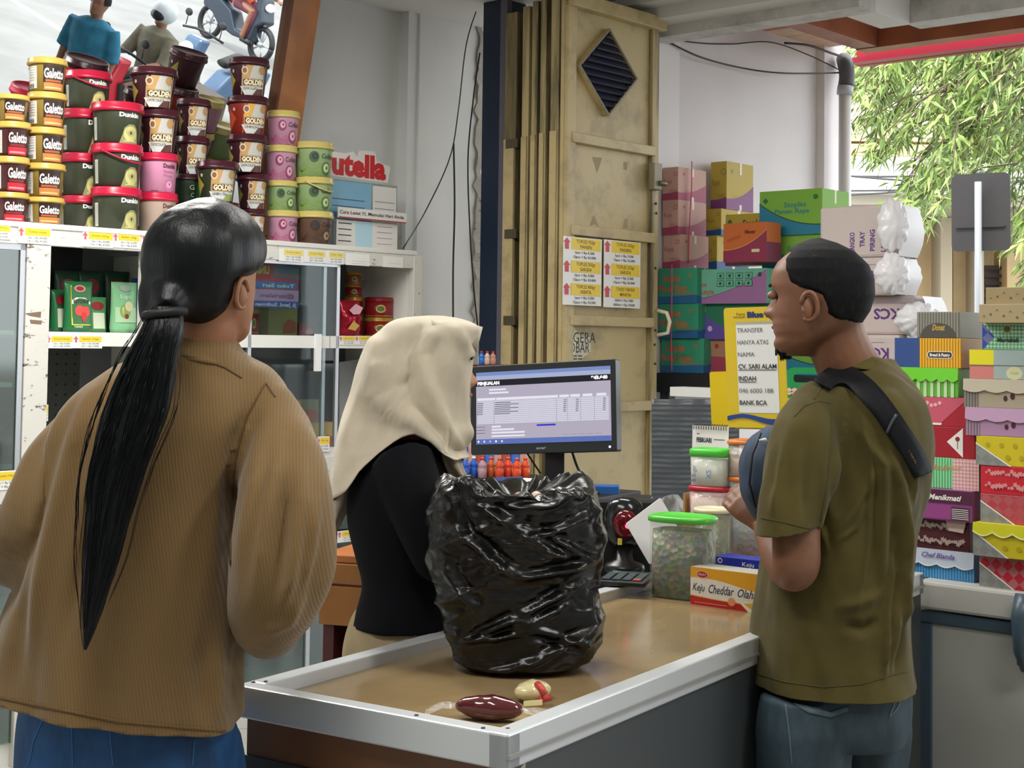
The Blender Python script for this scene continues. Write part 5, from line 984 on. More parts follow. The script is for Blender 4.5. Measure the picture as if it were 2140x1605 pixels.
for i in range(NV):
    py = 1016+388*i/(NV-1); xl, xr_ = interp(bagk, py); v = i/(NV-1); r_ = []
    cx = (xl+xr_)/2; hw_ = (xr_-xl)/2/3100*BD; dp = (.115 if v < .93 else .115*(1-(v-.93)/.07*.35))
    for k in range(NS):
        a = 2*math.pi*k/NS; ca, sa = math.cos(a), math.sin(a); e = .62
        x = math.copysign(abs(ca)**e, ca)*hw_; y = math.copysign(abs(sa)**e, sa)*dp
        top_c = 0
        base = W(cx, py, BD); P_ = base+Vector((x, y, 0)); upx = cx+x*3100/BD
        q = P_*1.0; wv = noise.noise(q*6)*.05; th_ = .5 if py < 1210 else .28; s_a = q.x*math.cos(th_)+q.z*math.sin(th_)+wv; t_a = -q.x*math.sin(th_)+q.z*math.cos(th_)+wv; n1 = (1-abs(noise.noise(Vector((s_a*5, t_a*17, q.y*5))))*2)**3; n3 = (1-abs(noise.noise(Vector((s_a*13+4, t_a*30, q.y*10))))*2)**2; n2 = noise.fractal(q*5, 1, 2, 3)
        cw_ = math.exp(-((upx-1060)/110)**2-((py-1130)/60)**2); n4 = abs(noise.noise(Vector((q.x*45, q.y*40, q.z*60)))); dd = .0075*n1+.0034*n3+.009*n2-.007+.006*n4*(.35+cw_)
        if sa < .5: dd += sum(crease((upx, py), *c) for c in CRS)*.6
        dirv = Vector((ca*hw_, sa*dp, 0)).normalized(); P_ += dirv*dd
        if v < .1: P_.z += (.1-v)*10*(.010*math.sin(a*2+.6)+.006*math.sin(a*5)+.005*math.sin(11*a))
        P_.z = max(P_.z, zs+.002); r_.append(P_)
    rings.append(r_)
# gathered opening folding inwards
top_r = rings[0]; ctr_ = sum(top_r, Vector())/NS
inner = []
for s_i, (k_, dz_) in enumerate(((.95, .003), (.86, .004), (.72, -.006), (.5, -.02), (.3, -.022), (.05, -.024))):
    inner.insert(0, [ctr_+(p_-ctr_)*k_+Vector((0, 0, dz_+.006*math.sin(k*.9+s_i))) for k, p_ in enumerate(top_r)])
rings = inner+rings; bot = rings[-1]; bc = sum(bot, Vector())/NS; bc.z = zs+.001; rings.append([bc+(p_-bc)*.6+Vector((0, 0, 0)) for p_ in bot])
MB().loft(rings, M('040405', .3, kind='plastic', spec=.5)).build('bag_skin', bg_, world=True)
b = MB(); hk = [W(912, 1060, 2.6), W(925, 1018, 2.62), W(980, 1004, 2.64), W(1012, 1026, 2.66)]
b.tube([cr([tuple(p_) for p_ in hk], i/12) for i in range(13)], [.006+.006*math.sin(i) ** 2 for i in range(13)], M('040405', .3, kind='plastic', spec=.5), 8); b.build('bag_handle', bg_, world=True)
b = MB()
for i in range(3): a = W(1085+i*18, 1030+2*math.sin(i*2), 2.66); b.sphere(a-Vector((0, 0, .012)), (.012, .014, .014), M(('b98c6c', '8c5a4a', 'd9c2a8')[i % 3], .5), 10, 8)
b.build('goods_inside', bg_, world=True, stuff=True)
def on_z(px, py, z):
    r = ray(px, py); t = (z-EYE)/r.z; return Vector((r.x*t, r.y*t, z))
# small snack packs on the counter
def snack(px0, py0, px1, py1, th, m, label, name, r=.02, wrap=True):
    a = on_z(px0, py0, zs+th); c = on_z(px1, py1, zs+th); t = thing(name, label, 'snack', loc=tuple(on_z((px0+px1)/2, (py0+py1)/2, zs))); rings = []; d = (c-a); up = Vector((0, 0, 1)); s = d.cross(up).normalized(); n = 20
    for i in range(n+1):
        v = i/n; f = math.sin(math.pi*min(1, max(0, (v*1.0))))**.5 if 0 < v < 1 else .05; f = max(.06, f)*(1+.12*noise.noise(Vector((v*6, px0, 0)))); rings.append([a+d*v+(s*math.cos(q)*r*1.2+up*math.sin(q)*th)*f*(1+.07*noise.noise(Vector((v*9, 3*math.cos(q), 3*math.sin(q)+px0)))) for q in [2*math.pi*k/20 for k in range(20)]])
    MB().loft(rings, m).build('filling', t, world=True)
    if wrap:
        b = MB(); fl = M('e8eaea', .08, .18, 'film')
        for e, dirn in ((a, -1), (c, 1)):
            rr = []
            for i in range(5): rr.append([e+d.normalized()*dirn*(i*.012-.008)+s*(.006+.0045*i)*w_*1.2+up*(.004*math.sin(w_*7+i)+.002-th*.5*(i/4)) for w_ in [-1, -.6, -.2, .2, .6, 1]])
            b.loft(rr, fl, closed=False)
        b.build('clear_wrapper', t, world=True)
    return t
snack(950, 1474, 1096, 1484, .019, M('541a20', .12, coat=1.0), 'dark red sausage shaped snack in clear wrap on the counter corner', 'snack_pack', .019)
t = snack(1080, 1450, 1146, 1436, .0165, M('d9cf9c', .25, coat=.6), 'cream coloured snack pouch tied with red, behind the dark red one', 'snack_pouch', .020, False)
b = MB(); b.tube([on_z(1123, 1430, zs+.034), on_z(1132, 1440, zs+.03), on_z(1138, 1452, zs+.022)], .006, M('c4443c', .4), 8); b.tube([on_z(1128, 1462, zs+.014), on_z(1148, 1458, zs+.012)], .005, M('c4343c', .4), 8); b.build('red_tie', t, world=True)
b = MB(); qq = [on_z(1094, 1465, zs+.02), on_z(1133, 1462, zs+.02), on_z(1133, 1473, zs+.012), on_z(1094, 1476, zs+.012)]; b.add(qq, [(0, 1, 2, 3)], M('e8dfa8', .5)); b.build('paper_label', t, world=True, solid=.001)
# containers -----------------------------------------------------------------
def canister(px, pyt, pyb, wpx, D, z0, body_m, lidc, label, name='storage_jar', sx=1.0, sy=1.0, lid_f=.08, fill=None, lz=None, tilt=0):
    q = W(px, pyb, D); r = wpx/3100*D/2; h = (pyb-pyt)/3100*D; z0 = q.z if z0 is None else z0
    t = thing(name, label, 'container', Matrix.Translation((q.x, q.y, z0)) @ Matrix.Rotation(UY, 4, 'Z') @ Matrix.Rotation(tilt, 4, 'X')); lh = h*lid_f
    def sq(rr, z, e=.55): return [Vector((math.copysign(abs(math.cos(a))**e, math.cos(a))*rr*sx, math.copysign(abs(math.sin(a))**e, math.sin(a))*rr*sy, z)) for a in [2*math.pi*k/40 for k in range(40)]]
    e = 1.0 if sx == sy == 1 else .62
    MB().loft([sq(r*.9, 0, e), sq(r*.93, .003, e), sq(r*.97, h-lh, e)], body_m).build('body', t)
    if fill: MB().loft([sq(r*.88, .004, e), sq(r*.9, h*fill[0]*.5, e), sq(r*.88, h*fill[0], e)], fill[1]).build('contents', t, stuff=True)
    lm_ = M(lidc, .3); MB().loft([sq(r*.96, h-lh*1.1, e), sq(r*1.02, h-lh, e), sq(r*1.02, h-lh*.35, e), sq(r*.98, h-lh*.1, e), sq(r*.9, h, e), sq(r*.86, h-lh*.2, e)], lm_).build('lid', t); return t, z0+h
film = M('cfd4c4', .15, .28, 'film'); filmd = M('9aa08c', .2, .45, 'film')
canister(1426, 1078, 1247, 138, 3.40, zs, M('a3ab8c', .12, .2, 'film'), '4fb83c', 'large clear jar with green lid full of wrapped sweets on the counter', sx=1.0, sy=.72, lid_f=.075, fill=(.82, M('48523a', .5, kind='candy')))
canister(1488, 1072, 1225, 78, 3.62, zs, M('8a8a74', .2, .55, 'film'), 'cfc9a8', 'jar with a cream lid behind the green lidded jar', lid_f=.06, fill=(.85, M('6f7054', .6, kind='candy')))
D_ = 3.78
_, z = canister(1486, 998, 1072, 88, D_, .915+.09, M('d5b8b4', .2, .45, 'film'), 'a81c2c', 'square container with red lid, middle of the small stack', sx=1, sy=.8, lid_f=.14, fill=(.7, M('dcd8c8', .5)))
MB_t = thing('wooden_riser', 'light wooden riser board holding the small container stack', 'riser', Matrix.Translation(W(1486, 1150, 3.8)) @ Matrix.Rotation(UY, 4, 'Z')); 
rz_ = W(1486, 1072, 3.8).z; oz = MW[MB_t.name].translation.z; MB().box(-.055, -.05, -.05, .05, zs-oz, rz_-oz+.05, M('b58a4c', .5, kind='wood')).box(-.055, .055, -.05, .05, rz_-oz-.008, rz_-oz, M('b58a4c', .5, kind='wood')).build('board', MB_t)
t, z = canister(1487, 918, 995, 86, D_, z, M('c9cfc4', .2, .45, 'film'), '4cb83c', 'square container with green lid on top of the small stack', sx=1, sy=.8, lid_f=.2, fill=(.7, M('cfc8b8', .5)))
p = Print(planar((0, -.045, 0), (1, 0, 0), (0, 0, 1), (0, -1, 0))); p.text('B. Bogor', -.022, .012, .012, M('2c3c8c', .5), w=.04, rot=math.pi/2); p.text('XS', .02, .02, .014, M('3c7cb5', .5), w=.022, rot=math.pi/2); p.build('handwriting', t)
_, z = canister(1572, 1126, 1168, 104, 3.72, zs, M('6c5c58', .2, .6, 'film'), 'a01c34', 'flat container with a dark red lid beside the man’s forearm', sx=1, sy=.8, lid_f=.25)
_, z = canister(1578, 965, 1126, 104, 3.74, z, film, 'cc6a24', 'tall clear container with orange lid, lower of the pair behind the denim bag', sx=1, sy=.8, lid_f=.06, fill=(.8, M('8c96a5', .5, kind='candy')))
_, zsg = canister(1578, 888, 964, 108, 3.74, z, M('c9b5a8', .2, .4, 'film'), 'd07a3c', 'clear container with orange lid directly under the yellow sign', sx=1, sy=.8, lid_f=.12, fill=(.5, M('a58f7c', .5)))
# calendar behind the small stack
Q, w, h = quadframe((1450, 884, 3.95), (1524, 892, 3.9), (1522, 960, 3.9), (1446, 960, 3.95))
cal = thing('desk_calendar', 'white spiral desk calendar behind the green lidded container', 'calendar', Q); MB().box(0, w, 0, .003, -.12, h, M('e9e7e6', .5)).build('page', cal)
p = Print(planar((0, 0, 0), (1, 0, 0), (0, 0, 1), (0, -1, 0))); p.text('FEBRUARI', w*.12, h*.52, h*.13, M('1c3a3c', .5), w=w*.42, bold=.04); p.rect(w*.6, w*.9, h*.6, h*.62, txk); p.rect(w*.12, w*.2, h*.75, h*.77, txk); p.build('printed_month', cal)
b = MB()
for i in range(14): u = w*(.05+.9*i/13); b.tube([(u, -.004, h-.01), (u, -.003, h+.004), (u, .006, h+.004), (u, .006, h-.01)], .0011, BLACK, 5)
b.build('spiral', cal)
# yellow sign
Q, w, h = quadframe((1504, 631, 3.72), (1628, 640, 3.62), (1646, 882, 3.62), (1522, 893, 3.72))
ysg = thing('payment_sign', 'yellow plastic sign with typed bank transfer notice in front of the man’s face', 'sign', Q); yy = M('d9bc1c', .35)
MB().prism(rrect(0, w, 0, h, .008), 0, .006, yy).build('board', ysg); p = Print(planar((0, 0, 0), (1, 0, 0), (0, 0, 1), (0, -1, 0)))
p.rect(w*.2, w*.88, h*.12, h*.88, M('b0ab94', .4)); p.rect(w*.2, w*.88, h*.125, h*.855, M('e4e5e4', .5)); p.text('Blue Band', w*.4, h*.915, h*.045, M('1c2f6c', .5), w=w*.62, bold=.06); p.text('Kami', w*.22, h*.935, h*.022, M('5a4a1c', .5), w=w*.14); p.text('menjual', w*.16, h*.912, h*.022, M('5a4a1c', .5), w=w*.2)
tg_ = M('5c5e60', .6)
for i, (tx, wd_, bo, ul) in enumerate((('TRANSFER', .44, 0, 0), ('HANYA ATAS', .52, 0, 0), ('NAMA', .28, 0, 0), ('CV. SARI ALAM', .64, .02, 1), ('INDAH', .29, .02, 1), ('046 6000 188', .57, 0, 0), ('BANK BCA', .46, .02, 0))):
    v = h*(.79-.1*i); m_ = M('333436', .6) if bo else tg_; p.text(tx, w*.22, v, h*.038, m_, w=w*wd_, bold=bo)
    if ul: p.rect(w*.22, w*(.22+wd_), v-h*.014, v-h*.008, m_)
n = 16; up = [(w*i/n, h*(.095+.02*math.sin(i/n*6.0))) for i in range(n+1)]; lo = [(w*i/n, h*(.065+.028*math.sin(i/n*6.0))-h*.01) for i in range(n+1)]
p.strip(lo, up, M('1c3f8c', .4)); p.build('printed_notice', ysg)
Q, w2, h2 = quadframe((1484, 778, 3.95), (1530, 776, 3.93), (1532, 886, 3.93), (1487, 886, 3.95)); yb_ = thing('sign_back', 'narrow yellow board standing behind the payment sign', 'sign', Q); MB().prism(rrect(0, w2, 0, h2, .005), 0, .006, yy).build('board', yb_); MB().box(0, w2, 0, .05, -.01, 0, yy).build('foot', yb_)
MB().box(w*.1, w*.9, .006, .09, -.004, .002, yy).build('foot', ysg)
# cheese box and blue box
def cheese(PL, a, PR, b, h):
    n = 20; PL.rect(0, a, 0, h, M('ddd8ce', .45)); up = [(a*i/n, h*(.72-.16*(i/n)+.05*math.sin(i/n*5))) for i in range(n+1)]; PL.strip(up, [(u, h) for u, v in up], M('d79c22', .4))
    up = [(a*i/n, h*(.24-.02*math.sin(i/n*4)-.08*(i/n))) for i in range(n+1)]; PL.strip([(u, 0) for u, v in up], up, M('b5231f', .4)); PL.strip(up, [(u, v+h*.02) for u, v in up], M('d9a53c', .5))
    PL.disc(a*.16, h*.82, a*.085, M('e4c8a0', .5), h*.1); PL.disc(a*.16, h*.82, a*.075, M('a8241c', .4), h*.085); PL.text('MILKY', a*.16, h*.79, h*.06, wl, w=a*.11, center=True)
    t = M('232a48', .5); PL.text('Keju', a*.03, h*.38, h*.2, t, w=a*.17, shear=.35, bold=.005); PL.text('Cheddar', a*.25, h*.36, h*.23, t, w=a*.34, shear=.35, bold=.005); PL.text('Olahan', a*.64, h*.35, h*.22, t, w=a*.3, shear=.35, bold=.005)
    PL.disc(a*.56, h*.2, a*.05, M('d98a5c', .5), h*.11); PL.poly([(a*.66, h*.22), (a*.95, h*.3), (a*.97, 0), (a*.78, 0)], M('e4dcc0', .5)); PL.poly([(a*.72, h*.2), (a*.95, h*.28), (a*.95, h*.02), (a*.85, h*.04)], M('d2a53c', .5)); PL.rect(a*.06, a*.5, h*.07, h*.09, M('d98a80', .5))
q = on_z(1600, 1284, zs); A_ = on_z(1443, 1262, zs); ang = math.atan2(q.y-A_.y, q.x-A_.x)
ln = (Vector((q.x-A_.x, q.y-A_.y))).length; T = Matrix.Translation((q.x, q.y, zs)) @ Matrix.Rotation(ang, 4, 'Z'); ch = thing('cheese_box', 'yellow, white and red cheese carton with script lettering on the counter', 'box', T); hc = 80/3100*3.2
MB().box(-ln, 0, 0, .065, 0, hc, M('a8a79c', .45)).build('box', ch, bevel=.001); PL = Print(planar((-ln, 0, 0), (1, 0, 0), (0, 0, 1), (0, -1, 0))); cheese(PL, ln, None, 0, hc); PL.build('printed_front', ch)
q = on_z(1500, 1235, zs); bb = thing('blue_box', 'small dark blue carton lying behind the cheese box', 'box', Matrix.Translation((q.x, q.y+.04, zs)) @ Matrix.Rotation(ang+rad(3), 4, 'Z')); MB().box(0, .16, 0, .06, 0, .075, M('1c2a8c', .35)).build('box', bb, bevel=.001); p = Print(planar((0, 0, 0), (1, 0, 0), (0, 0, 1), (0, -1, 0))); p.disc(.012, .066, .006, wl); p.disc(.012, .066, .004, M('1c2a8c', .35)); p.text('Keju', .07, .058, .01, wl, w=.03); p.build('printed_front', bb)
# cashier desk behind the counter -------------------------------------------
dk0 = W(1100, 1040, 3.9)
dsk = thing('cashier_desk', 'dark cashier desk with a raised shelf behind the counter', 'desk', Matrix.Translation((dk0.x, 3.95, 0)) @ Matrix.Rotation(UY, 4, 'Z')); zd = 1.035
dm = M('2a2624', .5)
MB().box(-.22, .12, -.02, .42, zd-.03, zd, dm).build('shelf_board', dsk, bevel=.003)
for x in (-.21, .09):
    for y in (.0, .38): MB().box(x, x+.03, y, y+.03, 0, zd-.03, DK).build('leg', dsk)
MB().box(-.20, .1, .3, .32, .1, zd-.03, M('3a2c28', .6)).build('panel', dsk)
# monitor
Q, w, h = quadframe((1003, 768, 4.22), (1299, 749, 4.02), (1297, 945, 4.0), (984, 951, 4.2))
mon = thing('computer_monitor', 'black computer monitor showing a sales screen in front of the cashier', 'monitor', Q)
MB().prism(rrect(0, w, 0, h, .006), 0, .035, M('14161a', .35)).build('housing', mon, bevel=.002); MB().box(w*.15, w*.85, .035, .06, h*.15, h*.85, DK).build('back_cover', mon, bevel=.004)
def E(hx_, s=1.0):
    m = M(hx_, .6, emit=s*.62, spec=.1); m.node_tree.nodes['Principled BSDF'].inputs['Base Color'].default_value = (.01, .01, .012, 1); return m
u0, u1, v0, v1 = w*.04, w*.967, h*.115, h*.925; SWd, SH = u1-u0, v1-v0; p = Print(planar((u0, 0, v0), (1, 0, 0), (0, 0, 1), (0, -1, 0)))
p.rect(0, SWd, 0, SH, E('c8c0d4', .8)); p.rect(0, SWd, SH*.93, SH, E('7f95cf', .9)); p.rect(0, SWd, SH*.9, SH*.95, E('aebbe0', .9)); p.rect(0, SWd, SH*.805, SH*.89, E('0c1624', .5)); p.text('PENJUALAN', SWd*.01, SH*.825, SH*.042, E('ffffff', 1), w=SWd*.17, bold=.08); p.text('943.640', SWd*.86, SH*.832, SH*.042, E('ffffff', 1), w=SWd*.12, bold=.08)
p.rect(0, SWd, 0, SH*.07, E('5f78c0', .9)); wE = E('f0eef8', .95); gE = E('8a8a9c', .8); dE = E('44445c', .6)
p.rect(SWd*.1, SWd*.23, SH*.74, SH*.765, wE); p.rect(SWd*.1, SWd*.25, SH*.695, SH*.72, wE); p.rect(SWd*.01, SWd*.985, SH*.28, SH*.6, E('e2dff0', .9)); p.rect(SWd*.01, SWd*.15, SH*.605, SH*.64, wE); p.rect(SWd*.155, SWd*.62, SH*.605, SH*.64, wE)
for a in (.63, .71, .8, .9): p.rect(SWd*a, SWd*(a+.07), SH*.605, SH*.64, wE)
for i in range(12): p.rect(SWd*.01, SWd*.985, SH*(.3+.026*i), SH*(.303+.026*i), gE)
for a in (.14, .61, .69, .785, .885): p.rect(SWd*a, SWd*(a+.002), SH*.28, SH*.6, gE)
for i in range(7):
    v = SH*(.565-.026*i); p.rect(SWd*.015, SWd*(.06+.03*((i*3) % 3)), v, v+SH*.008, dE); p.rect(SWd*.15, SWd*(.27+.06*((i*5) % 2)), v, v+SH*.008, dE)
    for a in (.665, .755, .95): p.rect(SWd*a, SWd*(a+.02), v, v+SH*.008, dE)
for i, l in enumerate((.1, .28, .28)): p.rect(SWd*.13, SWd*(.13+(.07, .17, .25)[i]), SH*(.225-.042*i), SH*(.25-.042*i), wE); p.rect(SWd*.01, SWd*.08, SH*(.232-.042*i), SH*(.238-.042*i), dE)
p.rect(SWd*.13, SWd*.38, SH*.095, SH*.118, wE); p.rect(SWd*.47, SWd*.61, SH*.225, SH*.25, E('3a3ccf', .9))
for i in range(5): p.disc(SWd*(.03+.045*i), SH*.035, SH*.016, E(('ffffff', 'dfe8ff', 'b0c4ff')[i % 3], .9), n=10); p.rect(SWd*(.66+.06*i), SWd*(.705+.06*i), SH*.1, SH*.103, E('9c5a7c', .6))
p.build('screen', mon)
p = Print(planar((0, 0, 0), (1, 0, 0), (0, 0, 1), (0, -1, 0))); p.text('acer', w*.46, h*.045, h*.03, M('8a8c90', .4), w=w*.07, bold=.03, shear=.3); p.disc(w*.955, h*.05, .0035, E('cfe4ff', 2)); p.build('bezel_marks', mon)
sb = W(1160, 1008, 4.12); zst = zd
ms = MB(); a = W(1160, 950, 4.1); 
ms.box(a.x-.027, a.x+.027, 4.12, 4.15, zst+.005, a.z+.08, DK); ms.build('neck', mon, world=True, bevel=.003)
MB().lathe([(.09, zst+.0005), (.093, zst+.004), (.09, zst+.010), (.03, zst+.016)], M('3a3833', .25), (a.x+.02, 4.13, 0), 40, 1.15, .8).build('base', mon, world=True)
cable([(1196, 945, 4.1), (1206, 975, 4.1), (1216, 995, 4.0), (1224, 1020, 3.95)], .004, 'black cable dropping from the monitor on its right side'); cable([(1102, 948, 4.15), (1118, 972, 4.15), (1130, 990, 4.15)], .003, 'thin black cable dropping from the monitor on its left side')
# papers, bottles and stapler on the shelf
def flat(name, pts, th, m, label, cat): 
    q = [on_z(a, b_, zd+.001) for a, b_ in pts]; n = len(q); b = MB(); b.add(q+[p_+Vector((0, 0, th)) for p_ in q], [tuple(range(n-1, -1, -1)), tuple(range(n, 2*n))]+[(i, (i+1) % n, n+(i+1) % n, n+i) for i in range(n)], m); tag(b.build(name), label, cat)
def bottle(px, py, D, z0, h, r, m, capm, label, group=None, name='drink_bottle', lying=False):
    q = W(px, py, D); T = Matrix.Translation((q.x, q.y, z0)); 
    if lying: T = Matrix.Translation((q.x, q.y, z0+r)) @ Matrix.Rotation(rad(90), 4, 'Y')
    t = thing(name, label, 'bottle', T, group=group); MB().lathe([(r*.8, 0), (r, .004), (r, h*.45), (r*.85, h*.5), (r, h*.56), (r*.9, h*.7), (r*.4, h*.84), (r*.38, h*.88)], m, n=16).build('body', t); MB().lathe([(r*.45, h*.88), (r*.45, h), (r*.3, h)], capm, n=14).build('cap', t); return t
zz0 = W(1040, 995, 5.4).z
rk = thing('low_rack', 'dark low rack of drink bottles behind the cashier', 'rack', Matrix.Translation(W(1030, 1000, 5.35)) @ Matrix.Rotation(CZ, 4, 'Z')); oz = MW[rk.name].translation.z
MB().box(-.1, .3, -.2, .2, zz0-oz-.02, zz0-oz, DK).box(-.1, .3, -.2, .2, -oz, zz0-oz-.02, M('1f2024', .6)).build('board', rk)
cols = [('2c55b0', 'd9dce4'), ('2c55b0', 'd9dce4'), ('a5828c', 'c43c3c'), ('b5542c', 'd9563c'), ('c4482c', 'd9563c'), ('d0452c', 'd9563c'), ('d24a24', 'd9563c'), ('d24a24', 'e0603c')]
for i, (c1, c2) in enumerate(cols): bottle(972+i*18, 992, 5.3+.03*(i % 2), zz0, .075, .016, M(c1, .2), M(c2, .35), ('small blue', 'small orange')[c1 > '3'] + ' drink bottle, number %d from the left in the low row' % (i+1), 'small drink bottles behind the bag')
for i in range(8): bottle(968+i*18, 992, 5.55, zz0, .14+.0*(i), .017, M(('2c6ac4', 'b58f84', 'a54a3c')[i % 3], .2), M('d9563c', .35), 'taller drink bottle, number %d from the left in the back row behind the bag' % (i+1), 'tall drink bottles behind the bag')
sh = thing('wall_shelf', 'narrow shelf of drink bottles behind the cashier’s face', 'shelf', Matrix.Translation(W(1022, 762, 6.1)) @ Matrix.Rotation(CZ, 4, 'Z')); MB().box(-.05, .05, -.12, .12, -.012, 0, M('5a2a24', .5)).build('board', sh); zsv = MW[sh.name].translation.z
for i, (px, c1) in enumerate(((1006, '2c6ac4'), (1018, 'c9b0a4'), (1030, 'b5806c'))): bottle(px, 762, 6.08, zsv, .055, .012, M(c1, .2), M('c43c2c', .35), ('blue capsule shaped bottle right of the cashier’s forehead', 'clear bottle on the narrow shelf, middle', 'brown bottle on the narrow shelf by the folded gate')[i])
flat('paper_sheet', [(1000, 1003), (1058, 1000), (1062, 1010), (1004, 1014)], .001, wl, 'white paper slip left on the cashier shelf', 'paper'); flat('paper_sheet', [(1050, 998), (1135, 1002), (1120, 1014), (1046, 1010)], .002, wl, 'larger white paper with torn edge before the monitor foot', 'paper')
flat('receipt_book', [(1030, 1006), (1092, 1004), (1094, 1012), (1032, 1014)], .012, M('1c3a7c', .4), 'dark blue booklet lying on the white papers', 'book')
Q, w, h = quadframe((1236, 1022, 4.45), (1293, 1018, 4.4), (1293, 1040, 4.4), (1236, 1044, 4.45)); o = thing('blue_carton', 'bright blue flat carton on top of the black printer', 'box', Matrix.Translation((W(1237, 1040, 4.14).x, 4.14, W(1290, 1042, 4.1).z)) @ Matrix.Rotation(rad(-5), 4, 'Z')); MB().box(0, .075, 0, .06, 0.001, .03, M('2468b8', .4)).build('box', o, bevel=.002)
# black receipt printer box and barcode scanner with red glow
pz = W(1290, 1200, 3.72); pr_ = thing('receipt_printer', 'black boxy printer behind the scanner, right of the monitor foot', 'printer', Matrix.Translation((W(1250, 1150, 4.1).x, 4.05, 0)) @ Matrix.Rotation(rad(-10), 4, 'Z'))
zt_ = W(1290, 1042, 4.1).z; MB().box(0, .13, 0, .2, .9, zt_, M('2b2a29', .45)).build('housing', pr_, bevel=.01); MB().box(.01, .1, -.004, 0, zt_-.04, zt_-.03, BLACK).build('paper_slot', pr_); MB().box(-.02, .15, -.02, .22, 0, .9, M('211d1b', .6)).build('pedestal', pr_)
sp = W(1305, 1195, 3.6); scn = thing('barcode_scanner', 'black barcode scanner with a glowing red window beside the calculator', 'scanner', loc=(sp.x, sp.y, sp.z))
cx, cyy, cz0 = 0, 0, 0; sc3 = 3.6/3100
b = MB(); b.lathe([(.045, 0), (.05, .008), (.046, .02), (.022, .03), (.018, .07)], M('141518', .3), n=28); b.build('foot', scn)
hd = MB(); rings = []
for i in range(13):
    v = i/12; a = math.pi*v; rr = .052*math.sin(a)**.6 if 0 < v < 1 else .004; rings.append([Vector((rr*math.cos(q), rr*.75*math.sin(q)+.005, .118-.062*math.cos(a))) for q in [2*math.pi*k/28 for k in range(28)]])
hd.loft(rings, M('0e0f12', .18)); hd.build('head', scn)
MB().sphere((.0, -.03, .118), (.03, .018, .034), M('4a040c', .1, emit=.2), 24, 14).build('red_window', scn); MB().sphere((.004, -.046, .115), (.008, .006, .006), M('ff4060', .2, emit=3), 10, 8).build('led', scn); MB().box(-.02, -.01, -.045, -.04, .07, .085, M('c9b83c', .4)).build('sticker', scn)
MB().box(-.08, .09, .05, .07, -.02, .17, M('17181b', .4)).build('backplate', scn, bevel=.01)
q = W(1310, 1205, 3.45); T = Matrix.Translation((q.x, q.y, zc+.003)) @ Matrix.Rotation(UY+rad(18), 4, 'Z'); cal2 = thing('calculator', 'black desk calculator tilted beside the scanner', 'calculator', T)
b = MB(); b.prism([(-.055, 0), (.055, 0), (.055, .012), (-.055, .012)], -.075, .075, M('16181b', .35)); b.build('case', cal2, bevel=.003); 
for i in range(5):
    for j in range(4): MB().box(-.046+j*.024, -.028+j*.024, -.065+i*.02, -.051+i*.02, .012, .016, M('3f4a50' if not (i == 0 and j == 3) else 'b0563c', .4)).build('key', cal2, bevel=.001)
MB().box(-.045, .045, .043, .066, .012, .0135, M('4a5550', .15)).build('display', cal2)
# white card leaning
Q, w, h = quadframe((1322, 1079, 3.55), (1396, 1031, 3.6), (1428, 1118, 3.6), (1358, 1180, 3.55)); o = thing('white_card', 'tilted white card leaning behind the green lidded jar', 'card', Q); MB().prism(rrect(0, w, 0, h, .004), 0, .002, M('e8e8ea', .5)).build('card', o)
b = MB(); rr = []
for i in range(12):
    rr.append([W(1345+i*12, 1085-52*math.sin(math.pi*(i+1)/13)*(1-.25*(i > 6))+j*16, 3.95+.02*math.sin(i*1.3+j)) for j in range(8)])
b.loft(rr, M('c4c6c8', .12, .4, 'film'), closed=False); tag(b.build('clear_bag', solid=.001), 'crumpled clear plastic bag behind the white card', 'bag')
# wooden drawer chest behind the cashier, low stool
wdr = M('8c5a24', .45, kind='wood'); q = W(700, 1140, 3.85)
T = Matrix.Translation((W(668, 1140, 3.9).x, 3.9, 0)) @ Matrix.Rotation(rad(-18), 4, 'Z'); dc = thing('drawer_chest', 'orange brown wooden chest of drawers behind the cashier', 'drawers', T); ztop = W(700, 1152, 3.95).z
MB().box(0, .28, 0, .35, ztop-.02, ztop, M('a4602c', .4, kind='wood')).build('top', dc, bevel=.003); zz1 = W(700, 1220, 3.9).z; zz2 = W(700, 1304, 3.9).z
MB().box(.005, .275, .005, .34, zz2, ztop-.02, M('7a4c1e', .5)).build('carcass', dc); MB().box(.003, .277, -.004, .006, zz1+.003, ztop-.022, wdr).build('drawer', dc, bevel=.002); MB().box(.003, .277, -.004, .006, zz2, zz1-.003, wdr).build('drawer', dc, bevel=.002)
for x in (.01, .24): MB().box(x, x+.03, .01, .32, 0, zz2, M('4a1a1c', .5)).build('leg', dc)
MB().box(.04, .24, .3, .32, 0, zz2, M('2a1214', .6)).build('back_board', dc)
